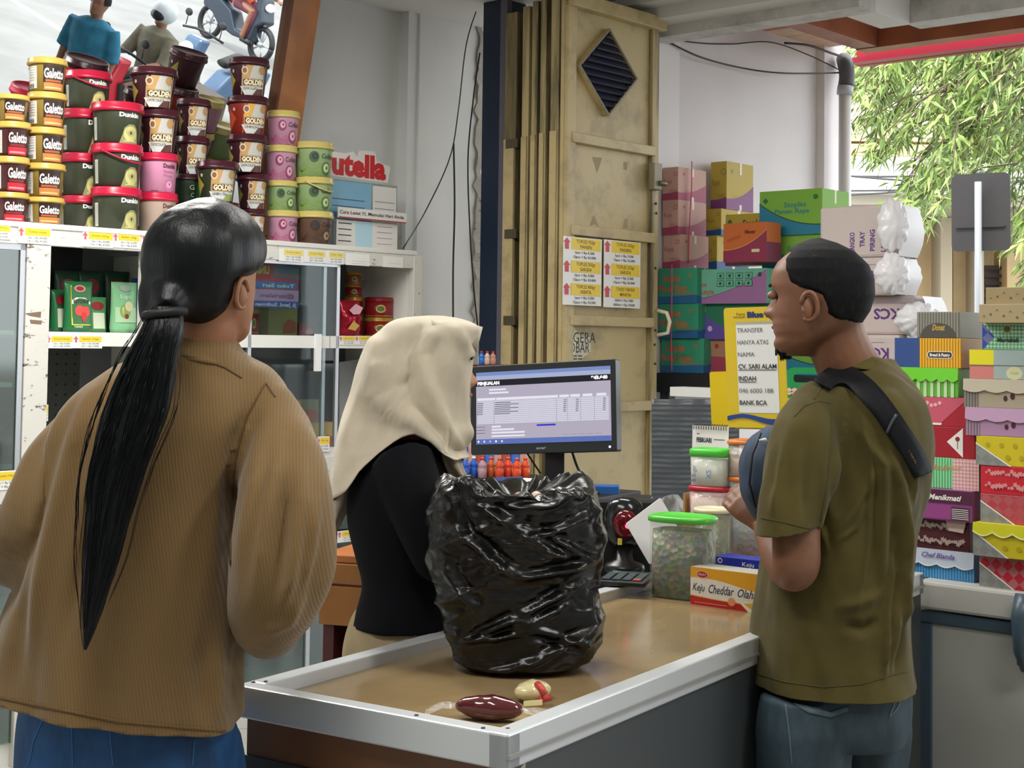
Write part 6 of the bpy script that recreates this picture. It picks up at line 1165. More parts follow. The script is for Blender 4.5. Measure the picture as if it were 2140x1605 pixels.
# ------------------------------------------------------------------ people
from mathutils.bvhtree import BVHTree
def sm(a, b, x): t = min(1, max(0, (x-a)/(b-a))); return t*t*(3-2*t)
def headrings(base, fwd, s=1.0, off=0.0, n=56, nz=44, z0=0.0, z1=1.0, nose=1.0, pitch=0):
    """base: chin height point under the ear axis; rings from chin to crown. off: outward growth"""
    f = Vector((fwd[0], fwd[1], 0)).normalized(); l = Vector((-f.y, f.x, 0)); up = Vector((0, 0, 1)); H = .225
    fr_ = [(0, .066), (.012, .083), (.025, .087), (.037, .080), (.048, .086), (.055, .083), (.062, .087), (.072, .083), (.085, .086), (.1, .084), (.115, .082), (.125, .086), (.138, .091), (.155, .090), (.17, .086), (.185, .077), (.2, .060), (.212, .040), (.222, .015), (.225, .0)]
    bk_ = [(0, .005), (.02, -.015), (.04, -.05), (.06, -.074), (.09, -.094), (.12, -.103), (.15, -.102), (.175, -.092), (.2, -.066), (.215, -.036), (.225, -.005)]
    wd_ = [(0, .02), (.01, .036), (.025, .049), (.05, .060), (.08, .067), (.11, .072), (.14, .075), (.165, .073), (.185, .065), (.2, .052), (.212, .036), (.222, .015), (.225, .002)]
    def L(t, z):
        for (a, x), (b, y) in zip(t, t[1:]):
            if a <= z <= b: q = (z-a)/(b-a); return x+(y-x)*q
        return t[-1][1]
    out = []
    for i in range(nz+1):
        v = z0+(z1-z0)*i/nz; z = H*(1-(1-v)**1.3) if v > .5 else H*(v+ (1-(.5)**1.3-.5)*v/.5); z = min(z, .2249)
        F_, B_, W_ = L(fr_, z), L(bk_, z), L(wd_, z); cx = (F_+B_)/2; ax = (F_-B_)/2; r_ = []
        for k in range(n):
            a = 2*math.pi*k/n; c, s_ = math.cos(a), math.sin(a); x = cx+ax*math.copysign(abs(c)**.88, c); y = W_*math.copysign(abs(s_)**.88, s_)
            if c > 0 and nose:
                bump = .028*max(0, 1-abs(z-.083)/.016)**.7 if z < .083 else .028*max(0, 1-(z-.083)/.05)
                x += nose*bump*math.exp(-(y/(.011+.006*(z < .09)))**2)
                x -= nose*.009*math.exp(-((abs(y)-.032)/.013)**2)*math.exp(-((z-.118)/.011)**2)
                x += nose*.004*math.exp(-(y/.02)**2)*(math.exp(-((z-.049)/.005)**2)+math.exp(-((z-.063)/.005)**2))
            p = Vector((x, y, z)); d = Vector((x-cx, y*1.2, (z-.11)*.9 if z > .12 else 0)).normalized() if off else Vector()
            p = (p+d*off)*s
            if pitch: p = Matrix.Rotation(pitch, 3, 'Y') @ p
            r_.append(base+f*p.x+l*p.y+up*p.z)
        out.append(r_)
    return out
def hairsurf(base, fwd, s, offh, fn, n=120, nz=90, edge=6.0, under=.006):
    A = headrings(base, fwd, s, off=offh, n=n, nz=nz, nose=0); B = headrings(base, fwd, s, off=0, n=n, nz=nz, nose=0); c = base+Vector((0, 0, .12*s)); out = []
    for i in range(nz+1):
        r_ = []
        for k in range(n):
            v = i/nz; a = k/n; d = abs(a-.5)*360; h = fn(v, d, a > .5); t = sm(-edge, edge, h); q = B[i][k]+(c-B[i][k]).normalized()*under*s; r_.append(q.lerp(A[i][k], t))
        out.append(r_)
    return out
def pl(tab, x):
    for (a, y0), (b, y1) in zip(tab, tab[1:]):
        if x <= b: t = max(0, (x-a)/(b-a)); return y0+(y1-y0)*t
    return tab[-1][1]
def masked(rings, keep):                # quads of a ring grid whose centres pass keep(i, k)
    n = len(rings[0]); vs = [p for r in rings for p in r]; fs = []
    for i in range(len(rings)-1):
        for k in range(n):
            if keep(i/(len(rings)-1), (k+.5)/n): fs.append((i*n+k, i*n+(k+1) % n, (i+1)*n+(k+1) % n, (i+1)*n+k))
    return vs, fs
def pxring(py, xl, xr, D, ry, n=48, e=.85, tilt=0, rot=0):
    c = W((xl+xr)/2, py, D); rx = (xr-xl)/2/3100*D; o = []
    for k in range(n):
        a = 2*math.pi*k/n; ca, sa = math.cos(a), math.sin(a); x = rx*math.copysign(abs(ca)**e, ca); y = ry*math.copysign(abs(sa)**e, sa)
        o.append(c+Vector((x*math.cos(rot)-y*math.sin(rot), x*math.sin(rot)+y*math.cos(rot), tilt*x)))
    return o
def pxloft(mb, keys, mat, n=60, steps=40, e=.85):
    rings = []; keys = [tuple(k)+(0,)*(6-len(k)) for k in keys]
    for i in range(steps+1):
        k = cr(keys, i/steps); rings.append(pxring(k[0], k[1], k[2], k[3], k[4], n, e, k[5]))
    return mb.loft(rings, mat)
def limb(mb, pts, mat, n=20, steps=24):  # (px, py, D, radius m)
    P = [tuple(W(*p[:3]))+(p[3],) for p in pts]; q = [cr(P, i/steps) for i in range(steps+1)]
    return mb.tube([a[:3] for a in q], [a[3] for a in q], mat, n)
def hand(mb, wrist, d, up, side, mat, s=1.0, curl=.6):
    """palm along d, back of hand towards up, thumb on side"""
    d = d.normalized(); up = (up-d*up.dot(d)).normalized(); sd = d.cross(up).normalized()*side
    mb.tube([wrist-d*.02*s, wrist+d*.02*s, wrist+d*.055*s, wrist+d*.085*s], [.022*s, .026*s, .034*s, .030*s], mat, 14, flat=.55, up=up)
    for j, (o, L, r) in enumerate(((.027, .068, .0085), (.009, .078, .009), (-.009, .072, .0088), (-.026, .056, .0078))):
        b = wrist+d*.078*s+sd*o*s; pts = [b-d*.02*s, b]; dd = d.copy(); p = b
        for q in range(3):
            dd = (Matrix.Rotation(-curl*(.6+.3*q), 3, d.cross(up)) @ dd); p = p+dd*L*s*(.42, .33, .25)[q]; pts.append(p)
        mb.tube(pts, [r*s*1.05, r*s*1.05, r*s, r*s*.92, r*s*.7], mat, 10)
    b = wrist+d*.02*s+sd*.02*s; mb.tube([b, b+(sd*.8+d*.5)*.032*s-up*.006*s, b+(sd*.8+d*1.3)*.045*s-up*.014*s, b+(sd*.6+d*1.9)*.05*s-up*.022*s], [.014*s, .012*s, .0105*s, .007*s], mat, 10)
def bvh(o):
    me = o.data; Mo = MW[o.name]; return BVHTree.FromPolygons([Mo @ v.co for v in me.vertices], [tuple(p.vertices) for p in me.polygons])
def cast(tree, px, py, off=.003):
    o = Vector((0, 0, EYE)); d = ray(px, py).normalized(); h = tree.ray_cast(o, d)
    if h[0] is None: return None
    n = h[1]; n = -n if n.dot(d) > 0 else n
    return h[0]+n*off
def ribbon(tree, line, mat, name, parent, off=.004, thick=.002, label=None):
    """line: [(px,py,halfwidth px)] draped on a surface"""
    L = []; prev = None
    for i, (x, y, w) in enumerate(line):
        a = line[max(i-1, 0)]; b = line[min(i+1, len(line)-1)]; t = math.hypot(b[0]-a[0], b[1]-a[1]); nx, ny = -(b[1]-a[1])/t, (b[0]-a[0])/t; row = []
        for s in (-1, -.33, .33, 1):
            h = cast(tree, x+nx*w*s, y+ny*w*s, off); row.append(h)
        if all(row): 
            dep = [r.y for r in row]
            if prev is None or abs(sum(dep)/4-prev) < .12: L.append(row); prev = sum(dep)/4
    if off > .0045:
        for _ in range(8):
            for j in range(4):
                q = [L[i][j] for i in range(len(L))]
                for i in range(1, len(L)-1): L[i][j] = (q[i-1]+q[i]*2+q[i+1])/4
    mb = MB().loft(L, mat, closed=False); return mb.build(name, parent, world=True, solid=thick, label=label)
def lines_d(p, tab):                    # relief along drawn fold lines on the side towards the room
    u = p.x/p.y*3100+1070; py = 716+(EYE-p.z)/p.y*3100; f = 0
    for pts, w_, A in tab:
        best = 1e9; tb = 0; ns_ = len(pts)-1
        for i, ((x0, y0), (x1, y1)) in enumerate(zip(pts, pts[1:])):
            L2 = (x1-x0)**2+(y1-y0)**2; t = min(1, max(0, ((u-x0)*(x1-x0)+(py-y0)*(y1-y0))/L2)); q = math.hypot(u-x0-t*(x1-x0), py-y0-t*(y1-y0))
            if q < best: best = q; tb = (i+t)/ns_
        if best < 3*w_: f += A*math.exp(-(best/w_)**2)*min(1, 3.2*tb+.05, 3.2*(1-tb)+.05)
    return f
def dense(pts, n):
    o = []
    for a, b in zip(pts, pts[1:]):
        for i in range(n): o.append(tuple(a[k]+(b[k]-a[k])*i/n for k in range(len(a))))
    o.append(pts[-1]); return o
def ear(base, fwd, s, side, mat, parent, dx=-.012, dz=.098, name='ear'):
    f = Vector((fwd[0], fwd[1], 0)).normalized(); l = Vector((-f.y, f.x, 0)); c = base+f*dx*s+l*(.069*s*side)+Vector((0, 0, dz*s)); mb = MB(); o_ = l*side-f*.45; o_.normalize()
    pts = []
    for i in range(17):
        a = -2.2+5.1*i/16; rr = 1-.25*(math.sin(a) < -.3); pts.append(c+f*(-.016*math.cos(a)*-1*-1)*s+o_*(.012+.004*math.sin(a))*s+Vector((0, 0, .029*math.sin(a)*rr*s)))
    mb.tube(pts, [.0045*s]*17, mat, 8); mb.sphere(c+o_*.004*s, (.013*s, .013*s, .024*s), mat, 16, 10); mb.sphere(c+o_*.012*s+f*.009*s-Vector((0, 0, .004)), (.005*s, .005*s, .007*s), mat, 10, 8)
    o = mb.build(name, parent, world=True); return c
def legs(mb, hips, feet, rt, ra, mat, n=24):
    for h, f in zip(hips, feet):
        h, f = Vector(h), Vector(f); k = h.lerp(f, .5)+Vector((0, 0, 0)); mb.tube([h+Vector((0, 0, .06)), h, h.lerp(f, .25), k, h.lerp(f, .75), f], [rt*.9, rt, rt*.92, rt*.74, ra*1.15, ra], mat, n)
def shoes(feet, fwd, mat, parent):
    f = Vector((fwd[0], fwd[1], 0)).normalized()
    for p in feet:
        p = Vector(p); MB().tube([Vector((p.x, p.y, .045))-f*.09, Vector((p.x, p.y, .05))-f*.06, Vector((p.x, p.y, .045))+f*.05, Vector((p.x, p.y, .035))+f*.13, Vector((p.x, p.y, .03))+f*.17], [.025, .042, .045, .04, .02], mat, 14, flat=.8, up=(0, 0, 1)).build('shoe', parent, world=True)
# ---- woman with the long ponytail
D = 2.2; gfoot = W(300, 1400, D); g = thing('person', 'woman seen from behind with a very long black ponytail, brown corduroy overshirt and blue jeans', 'person', loc=(gfoot.x, gfoot.y, 0), group=None)
gf = (math.sin(rad(24)), math.cos(rad(24))); hb = W(430, 722, D); s = .925; skin = M('9c6a4c', .5, kind='skin', sss=.05); bd_ = MB()
bd_.loft(headrings(hb, gf, s), skin); limb(bd_, [(400, 790, 2.22, .06), (405, 740, 2.22, .05), (425, 690, 2.2, .05), (428, 650, 2.2, .055)], skin)
pxloft(bd_, [(780, 330, 470, 2.25, .05), (850, 240, 530, 2.25, .075), (950, 170, 470, 2.27, .085), (1150, 130, 440, 2.27, .09), (1350, 110, 450, 2.27, .1), (1560, 90, 460, 2.25, .11)], skin)
fwd = Vector((gf[0], gf[1], 0))
limb(bd_, [(540, 900, 2.22, .04), (585, 1000, 2.2, .04), (590, 1200, 2.2, .036), (585, 1250, 2.3, .03), (570, 1240, 2.42, .025)], skin); wr = W(570, 1240, 2.42); hand(bd_, wr, Vector((.5, .9, .1)), Vector((0, 0, 1)), -1, skin, .9)
limb(bd_, [(240, 920, 2.25, .04), (110, 1010, 2.25, .04), (40, 1160, 2.3, .035), (60, 1200, 2.45, .026)], skin); hand(bd_, W(60, 1200, 2.45), Vector((.3, .9, .1)), Vector((0, 0, 1)), 1, skin, .9)
hips = [W(185, 1620, 2.27), W(370, 1620, 2.27)]; feet = [Vector((hips[0].x, 2.3, .1)), Vector((hips[1].x, 2.3, .1))]; legs(bd_, hips, feet, .075, .04, skin)
remesh(bd_, .006, 'body', g, skin, 2)
JF = [([(205, 810), (165, 950), (110, 1200), (70, 1400)], 17, .013), ([(250, 900), (200, 1100), (140, 1400)], 15, -.010), ([(300, 820), (270, 950)], 15, .008), ([(150, 860), (105, 1000), (75, 1150)], 15, .010), ([(90, 1150), (40, 1300), (20, 1440)], 15, .011), ([(545, 850), (508, 920), (490, 1010), (485, 1100), (482, 1320)], 16, -.011), ([(600, 900), (582, 1000), (560, 1150), (545, 1280)], 16, .013), ([(642, 940), (640, 1060), (622, 1210), (595, 1300)], 15, .012), ([(556, 950), (535, 1060), (515, 1200)], 14, .010), ([(618, 980), (604, 1100), (590, 1250)], 10, -.010), ([(668, 1030), (668, 1150), (650, 1250)], 12, .009), ([(470, 1350), (468, 1520)], 12, .008), ([(440, 1330), (440, 1500)], 14, -.006), ([(560, 1320), (620, 1300), (660, 1240)], 12, .008)]
def fold_j(p):
    q = Vector((p.x*11+p.z*2.2, p.y*9, p.z*2.0)); a = noise.noise(q)*.02*(.6+sm(1.35, 1.0, p.z)*.6); b = noise.noise(Vector((p.x*26-p.z*4, p.y*18, p.z*4.5)))*.006
    return a+b+(lines_d(p, JF) if p.y < 2.26 else 0)
jk = MB()
pxloft(jk, [(708, 372, 490, 2.22, .05), (728, 350, 505, 2.22, .062, .03), (750, 300, 530, 2.23, .08, .02), (780, 228, 568, 2.24, .095), (825, 165, 597, 2.24, .11), (880, 130, 590, 2.24, .125), (950, 110, 545, 2.24, .13), (1050, 78, 505, 2.24, .135), (1250, 30, 500, 2.24, .14, -.03), (1400, 8, 498, 2.24, .145, -.06), (1512, -12, 499, 2.24, .15, -.115), (1590, -22, 503, 2.24, .155, -.12)], skin, 72, 60, .8)
limb(jk, [(510, 850, 2.22, .055), (560, 910, 2.2, .062), (586, 1000, 2.16, .066), (597, 1100, 2.13, .068), (593, 1200, 2.13, .071), (580, 1275, 2.17, .06), (560, 1295, 2.26, .05), (585, 1290, 2.36, .04)], skin, 28, 36)
limb(jk, [(230, 860, 2.24, .05), (165, 930, 2.23, .058), (105, 1010, 2.2, .062), (60, 1100, 2.18, .062), (45, 1150, 2.24, .055), (70, 1160, 2.35, .045)], skin, 28, 30)
cordm = M('775c34', .85, kind='cord', sheen=.2); jo = remesh(jk, .005, 'overshirt', g, cordm, 2, disp=fold_j, cuts=[(W(240, 1525, 2.11), Vector((-.134, 0, -1)).normalized(), None)]); jt = bvh(jo)
# collar standing at the neck with its fold line
cl_k = [(672, 385, 470), (690, 375, 482), (715, 362, 500), (745, 350, 520)]
rings = []
for i in range(14):
    t = i/13; k = cr([(664, 378, 468, 2.215, .052, -.12), (690, 368, 482, 2.215, .058, -.2), (720, 360, 500, 2.22, .064, -.2), (755, 352, 512, 2.22, .075, -.18)], t); rings.append(pxring(k[0], k[1], k[2], k[3], k[4], 48, .9, k[5]))
MB().loft(rings, cordm, cap=False).build('collar', g, world=True, solid=.004)
seamm = M('5f4828', .85)
for nm_, pts in (('yoke_seam', [(380, 742), (420, 750), (470, 768), (505, 790)]), ('armhole_seam', [(555, 800), (515, 870), (492, 960), (484, 1060), (482, 1180)]), ('armhole_seam', [(555, 800), (575, 830)])):
    pts = dense([(*p, 1.6) for p in pts], 8); ribbon(jt, pts, seamm, nm_, g, .0012, .001)
ribbon(jt, dense([(2, 1458, 3), (250, 1508, 3), (495, 1530, 3)], 20), M('6f5530', .85, kind='cord'), 'hem', g, .0015, .002)
jn = MB(); jean = M('154472', .7, kind='jean')
pxloft(jn, [(1430, 60, 470, 2.25, .12), (1500, 48, 486, 2.25, .125), (1600, 40, 492, 2.25, .125), (1680, 45, 490, 2.25, .12)], jean, 48, 20, .85); legs(jn, hips, [Vector((f.x, f.y, .07)) for f in feet], .105, .07, jean); jo2 = remesh(jn, .007, 'jeans', g, jean, 3, disp=lambda p: noise.noise(p*14)*.002); jt2 = bvh(jo2)
for xs in ([(95, 1490), (70, 1550), (60, 1600)], [(150, 1500), (152, 1600)], [(228, 1515), (236, 1600)], [(405, 1545), (402, 1600)]): ribbon(jt2, dense([(*p, 1.2) for p in xs], 6), M('2f6a9c', .7), 'jeans_seam', g, .001, .001)
shoes([(f.x, f.y, 0) for f in feet], gf, M('2a2624', .6), g)
hair = M('05080d', .4, kind='hairx', spec=.3)
def gfn(v, d, right):
    lim = pl([(0, -40), (.08, 10), (.14, 40), (.2, 62), (.26, 68), (.28, 72), (.38, 74), (.42, 92), (.46, 122), (.56, 140), (.8, 150), (.88, 175), (.93, 240), (1, 300)], v); return lim-d
hrg = hairsurf(hb, gf, s, .015, gfn, edge=15); b = MB(); b.loft(hrg, hair)
c = W(350, 600, 2.12); tie = W(347, 648, 2.085)
b.tube([W(402, 575, 2.18), W(376, 606, 2.15), W(356, 632, 2.11), tie], [.058, .048, .03, .017], hair, 28)
b.tube([W(340, 560, 2.17), W(325, 610, 2.15), W(322, 655, 2.14), W(345, 668, 2.1)], [.02, .026, .024, .014], hair, 20)
remesh(b, .0045, 'hair', g, hair, 22, disp=lambda p: .0015*noise.noise(Vector((p.x*60, p.y*60, p.z*12))))
mbk = MB(); c = W(344, 655, 2.075); 
mbk.tube([c+Vector((.027*math.cos(q), .02*math.sin(q), .004*math.cos(q))) for q in [2*math.pi*k/24 for k in range(25)]], .0065, M('0a0a0c', .6), 8); mbk.build('hair_tie', g, world=True)
pt = [(348, 640, 2.085, .022, 1), (338, 690, 2.07, .03, .8), (320, 737, 2.062, .035, .6), (302, 800, 2.06, .041, .5), (284, 863, 2.055, .0445, .45), (262, 930, 2.05, .042, .45), (241, 1000, 2.045, .038, .45), (226, 1080, 2.04, .031, .45), (213, 1158, 2.035, .026, .5), (200, 1235, 2.03, .018, .5), (188, 1306, 2.03, .010, .5), (178, 1358, 2.03, .002, .5)]
P = [tuple(W(*q[:3]))+(q[3], q[4]) for q in pt]; rings = []; N_ = 80
for i in range(N_+1):
    x, y, z, r, fl = cr(P, i/N_); r_ = []
    for k in range(64):
        a = 2*math.pi*k/64; rr = r*(1+.012*math.sin(a*9+z*8)+.012*math.sin(a*23-z*13)); r_.append(Vector((x+rr*math.cos(a), y+rr*fl*math.sin(a), z)))
    rings.append(r_)
MB().loft(rings, hair).build('ponytail', g, world=True)
b = MB()
for i in range(90):                     # loose strands along the tail
    a = R.uniform(-1, 1); t0_ = R.uniform(.0, .45); t1_ = min(1, t0_+R.uniform(.35, .6)); pts = []
    for j in range(14):
        t = t0_+(t1_-t0_)*j/13; x, y, z, r, fl = cr(P, t); k_ = a*(1.0+.28*t)*(1 if abs(a) < .9 else 1.15); pts.append((x+r*k_+.002*math.sin(j*.7+i), y-r*fl*math.sqrt(max(0, 1-a*a*.9))-.001, z))
    b.tube(pts, [.0006]*13+[.0002], hair, 3)
b.build('loose_strands', g, world=True, stuff=True)
ear(hb, gf, s*.92, -1, skin, g, dx=-.006, dz=.087)
# ---- cashier in a headscarf
D = 2.95; cfp = W(850, 1400, D); ca = thing('person', 'cashier in a cream headscarf, black top and khaki skirt behind the counter', 'person', loc=(cfp.x, cfp.y, 0))
cf = (math.cos(rad(8)), math.sin(rad(8))); skin2 = M('c08f74', .5, kind='skin', sss=.05); hb2 = W(892, 880, D); bd_ = MB(); s2 = .93
bd_.loft(headrings(hb2, cf, s2), skin2); limb(bd_, [(860, 960, 2.97, .055), (875, 900, 2.96, .048), (890, 850, 2.95, .05)], skin2)
pxloft(bd_, [(930, 820, 900, 2.97, .1), (970, 790, 920, 2.97, .15), (1080, 755, 925, 2.98, .13), (1240, 775, 925, 2.98, .12), (1330, 760, 925, 2.98, .14), (1450, 760, 925, 2.98, .13)], skin2)
limb(bd_, [(860, 980, 2.84, .04), (900, 1110, 2.82, .034), (930, 1150, 2.85, .032), (1010, 1130, 3.05, .028), (1050, 1100, 3.2, .024)], skin2); hand(bd_, W(1050, 1100, 3.2), Vector((.6, .8, .0)), Vector((0, 0, 1)), 1, skin2, .85)
limb(bd_, [(880, 980, 3.13, .04), (920, 1110, 3.15, .034), (1010, 1110, 3.3, .028), (1060, 1080, 3.4, .024)], skin2); hand(bd_, W(1060, 1080, 3.4), Vector((.7, .7, .0)), Vector((0, 0, 1)), -1, skin2, .85)
hp = [W(845, 1440, 2.88), W(845, 1440, 3.06)]; ft = [Vector((p.x, p.y, .1)) for p in hp]; legs(bd_, hp, ft, .07, .035, skin2); remesh(bd_, .006, 'body', ca, skin2, 2)
fl_ = Vector((cf[0], cf[1], 0)); lf_ = Vector((-fl_.y, fl_.x, 0))
for sd in (1, -1):
    e_ = hb2+(fl_*.082+lf_*sd*.03+Vector((0, 0, .118)))*s2; b = MB().sphere(e_, (.007, .011, .007), M('2a1c16', .3), 12, 8); b.build('eye', ca, world=True)
    MB().tube([hb2+(fl_*(.093-.006*abs(i-2)/2)+lf_*sd*(.014+.011*i)+Vector((0, 0, .136+.002*math.sin(i))))*s2 for i in range(5)], .0028, M('2a1c16', .7), 6).build('eyebrow', ca, world=True)
MB().tube([hb2+(fl_*(.092-.003*abs(i-3))+lf_*(i-3)*.006+Vector((0, 0, .056)))*s2 for i in range(7)], [.002, .004, .005, .005, .005, .004, .002], M('9c5f55', .5), 8).build('lips', ca, world=True)
blk = M('05070d', .9, kind='cloth'); tp = MB()
pxloft(tp, [(915, 835, 905, 2.96, .07), (932, 800, 930, 2.96, .13), (962, 764, 945, 2.96, .17), (1010, 734, 955, 2.96, .175), (1080, 728, 958, 2.96, .17), (1150, 742, 955, 2.96, .16), (1210, 757, 950, 2.96, .15), (1250, 752, 950, 2.96, .155), (1298, 738, 950, 2.96, .165, .0)], blk, 60, 40, .9)
limb(tp, [(840, 965, 2.83, .062), (870, 1050, 2.78, .058), (905, 1140, 2.77, .05), (930, 1170, 2.82, .046), (1000, 1145, 3.0, .038), (1042, 1108, 3.15, .032)], blk, 24, 30); limb(tp, [(870, 965, 3.12, .06), (915, 1110, 3.15, .05), (1010, 1110, 3.3, .036), (1050, 1085, 3.38, .032)], blk, 20, 20)
remesh(tp, .006, 'black_top', ca, blk, 3, disp=lambda p: noise.noise(Vector((p.x*12, p.y*12, p.z*5)))*.004)
kh = M('9a8a6c', .85, kind='cloth'); sk = MB(); pxloft(sk, [(1262, 752, 945, 2.97, .145), (1290, 738, 950, 2.97, .16), (1350, 724, 955, 2.97, .17), (1450, 722, 960, 2.97, .18), (1700, 712, 965, 2.97, .19), (2150, 700, 975, 2.97, .2)], kh, 48, 30); remesh(sk, .008, 'skirt', ca, kh, 2, disp=lambda p: noise.noise(Vector((p.x*14, p.y*14, p.z*3)))*.006)
shoes([(p.x, p.y, 0) for p in ft], cf, DK, ca)
hij = M('c9bea9', .8, kind='cloth', sheen=.2)
def scarf(keys, name, n=84, steps=64, e=.9, fold=None, cut=None):
    rings = []
    for i in range(steps+1):
        k = cr(keys, i/steps); r_ = pxring(k[0], k[1], k[2], k[3], k[4], n, e, k[5]); c = sum(r_, Vector())/n
        if fold:
            for j in range(n):
                d = (r_[j]-c); d.z = 0; 
                if d.length > 1e-6: r_[j] = r_[j]+d.normalized()*fold(r_[j], j/n, i/steps)
        rings.append(r_)
    return rings
def gl_(x, c, w): return math.exp(-((x-c)/w)**2)
def hf(p, a, v):                        # folds sweeping from the crown to the chin and to the shoulder
    q = Vector((p.x*11+p.z*7, p.y*7, p.z*4)); f = noise.noise(q)*.008
    if .5 < a < 1.0:
        u = (p.x/p.y*3100+1070); zz_ = 716-(p.z-EYE)/p.y*3100
        for pts, w_, A in (([(905, 700), (880, 740), (895, 800), (920, 860), (955, 935)], 14, .014), ([(800, 770), (790, 830), (815, 860), (870, 885), (935, 950)], 14, .016), ([(790, 720), (775, 800), (750, 880), (725, 960)], 16, .012), ([(955, 690), (975, 720), (985, 740)], 12, .008), ([(850, 800), (870, 850), (910, 890), (950, 940)], 10, -.010), ([(880, 690), (860, 740), (860, 800)], 12, -.008)):
            best = 1e9
            for (x0, y0), (x1, y1) in zip(pts, pts[1:]):
                L2 = (x1-x0)**2+(y1-y0)**2; t = min(1, max(0, ((u-x0)*(x1-x0)+(zz_-y0)*(y1-y0))/L2)); best = min(best, math.hypot(u-x0-t*(x1-x0), zz_-y0-t*(y1-y0)))
            f += A*gl_(best, 0, w_)
    return f
K = [(662, 895, 925, 2.95, .02, 0), (668, 845, 970, 2.95, .055, -.02), (680, 812, 1000, 2.95, .08, -.02), (700, 790, 1001, 2.95, .095, 0), (730, 768, 993, 2.95, .103, 0), (770, 752, 990, 2.95, .108, 0), (820, 738, 986, 2.95, .108, 0), (870, 722, 985, 2.95, .11, 0), (910, 712, 984, 2.95, .12, .02), (940, 706, 968, 2.95, .135, .05)]
hr = scarf(K, 'h', fold=hf, steps=80)
# lower drape spreads over the shoulders, its edge rising over the near shoulder
def drape():
    rings = []
    base = hr[-1]; n = len(base)
    for i in range(1, 15):
        t = i/14; r_ = []
        for j, p in enumerate(base):
            a = j/n; c = Vector((W(850, 930, 2.95).x, 2.95, 0)); d = Vector((p.x-c.x, p.y-c.y, 0)).normalized(); front = max(0, d.x); back = max(0, -d.x); near = max(0, -d.y)
            down = .015+.06*back+.02*near*0+.05*max(0, d.y); r_.append(p+d*(.03*near*t)+Vector((0, 0, -down*t*(1+.5*back))))
        rings.append(r_)
    return rings
allr = hr+drape(); n = 84
def uv_(p): return p.x/p.y*3100+1070, 716+(EYE-p.z)/p.y*3100
for r_ in allr:                        # the front is drawn back so that the face looks out
    for k, p in enumerate(r_):
        u, v = uv_(p)
        if p.x > 0 or True:
            t = sm(690, 735, v)*(1-sm(880, 905, v))*sm(935, 965, u)*(1-sm(.055, .09, abs(p.y-2.955)))
            p.x -= .006*t
lim = [(680, 1060), (715, 1045), (735, 1025), (760, 985), (800, 948), (840, 918), (870, 908), (905, 925), (930, 950), (965, 968), (1010, 950)]
rows = 70; cols = []
for k in range(n):
    col = [r_[k] for r_ in allr]; cut = len(col)-1.0
    if True:
        for i in range(len(col)-1):
            (u0, v0), (u1, v1) = uv_(col[i]), uv_(col[i+1]); wn = sm(3.03, 2.95, col[i].y); L0 = pl(lim, u0)*wn+1100*(1-wn); L1 = pl(lim, u1)*wn+1100*(1-wn)
            if v0 <= L0 and v1 > L1 and v1 > 880: cut = i+max(0, min(1, (L0-v0)/max(1e-6, (v1-v0)-(L1-L0)))); break
    cc = []
    for i in range(rows+1): x = cut*i/rows; a = min(int(x), len(col)-2); cc.append(col[a].lerp(col[a+1], x-a))
    cols.append(cc)
b = MB(); b.loft([[cols[k][i] for k in range(n)] for i in range(rows+1)], hij, cap=False); tp_ = sum(allr[0], Vector())/n; b.add([*allr[0], tp_], [(k, (k+1) % n, n) for k in range(n)], hij, True)
b.build('headscarf', ca, world=True, solid=.002)
# scarf visor peak
b = MB(); A_ = [W(900, 668, 2.87), W(960, 674, 2.9), W(1007, 683, 2.95), W(960, 676, 3.0), W(900, 672, 3.03)]; B_ = [W(905, 690, 2.86), W(965, 705, 2.88), W(992, 728, 2.93), W(985, 735, 3.0), W(905, 700, 3.04)]
def poly_s(A, n_): return [Vector(cr([tuple(q) for q in A], i/n_)) for i in range(n_+1)]
b.loft([poly_s(A_, 14), poly_s(B_, 14)], hij, closed=False); b.build('scarf_peak', ca, world=True, solid=.002)
# back panel hanging and front tail
rings = []
for i in range(31):
    k = cr([(820, 735, 800, 3.0, .05), (880, 716, 790, 3.0, .05), (940, 700, 775, 2.99, .045), (1000, 690, 745, 2.98, .035), (1050, 684, 728, 2.98, .028), (1090, 680, 712, 2.98, .02), (1120, 678, 694, 2.98, .01)], i/30); r_ = pxring(k[0], k[1], k[2], k[3], k[4], 40, 1)
    c = sum(r_, Vector())/40; rings.append([p+(p-c).normalized()*.004*math.sin(j/40*6.283*5+i*.05) for j, p in enumerate(r_)])
MB().loft(rings, hij).build('scarf_back_tail', ca, world=True)
rings = []
for i in range(17):
    k = cr([(935, 905, 955, 2.9, .02), (960, 918, 962, 2.88, .02), (985, 932, 970, 2.88, .015), (1008, 945, 985, 2.9, .012), (1040, 960, 990, 2.92, .01)], i/16); r_ = pxring(k[0], k[1], k[2], k[3], k[4], 32, 1); c = sum(r_, Vector())/32; rings.append([p+(p-c).normalized()*.003*math.sin(j/32*6.283*4) for j, p in enumerate(r_)])
MB().loft(rings, hij).build('scarf_front_tail', ca, world=True)
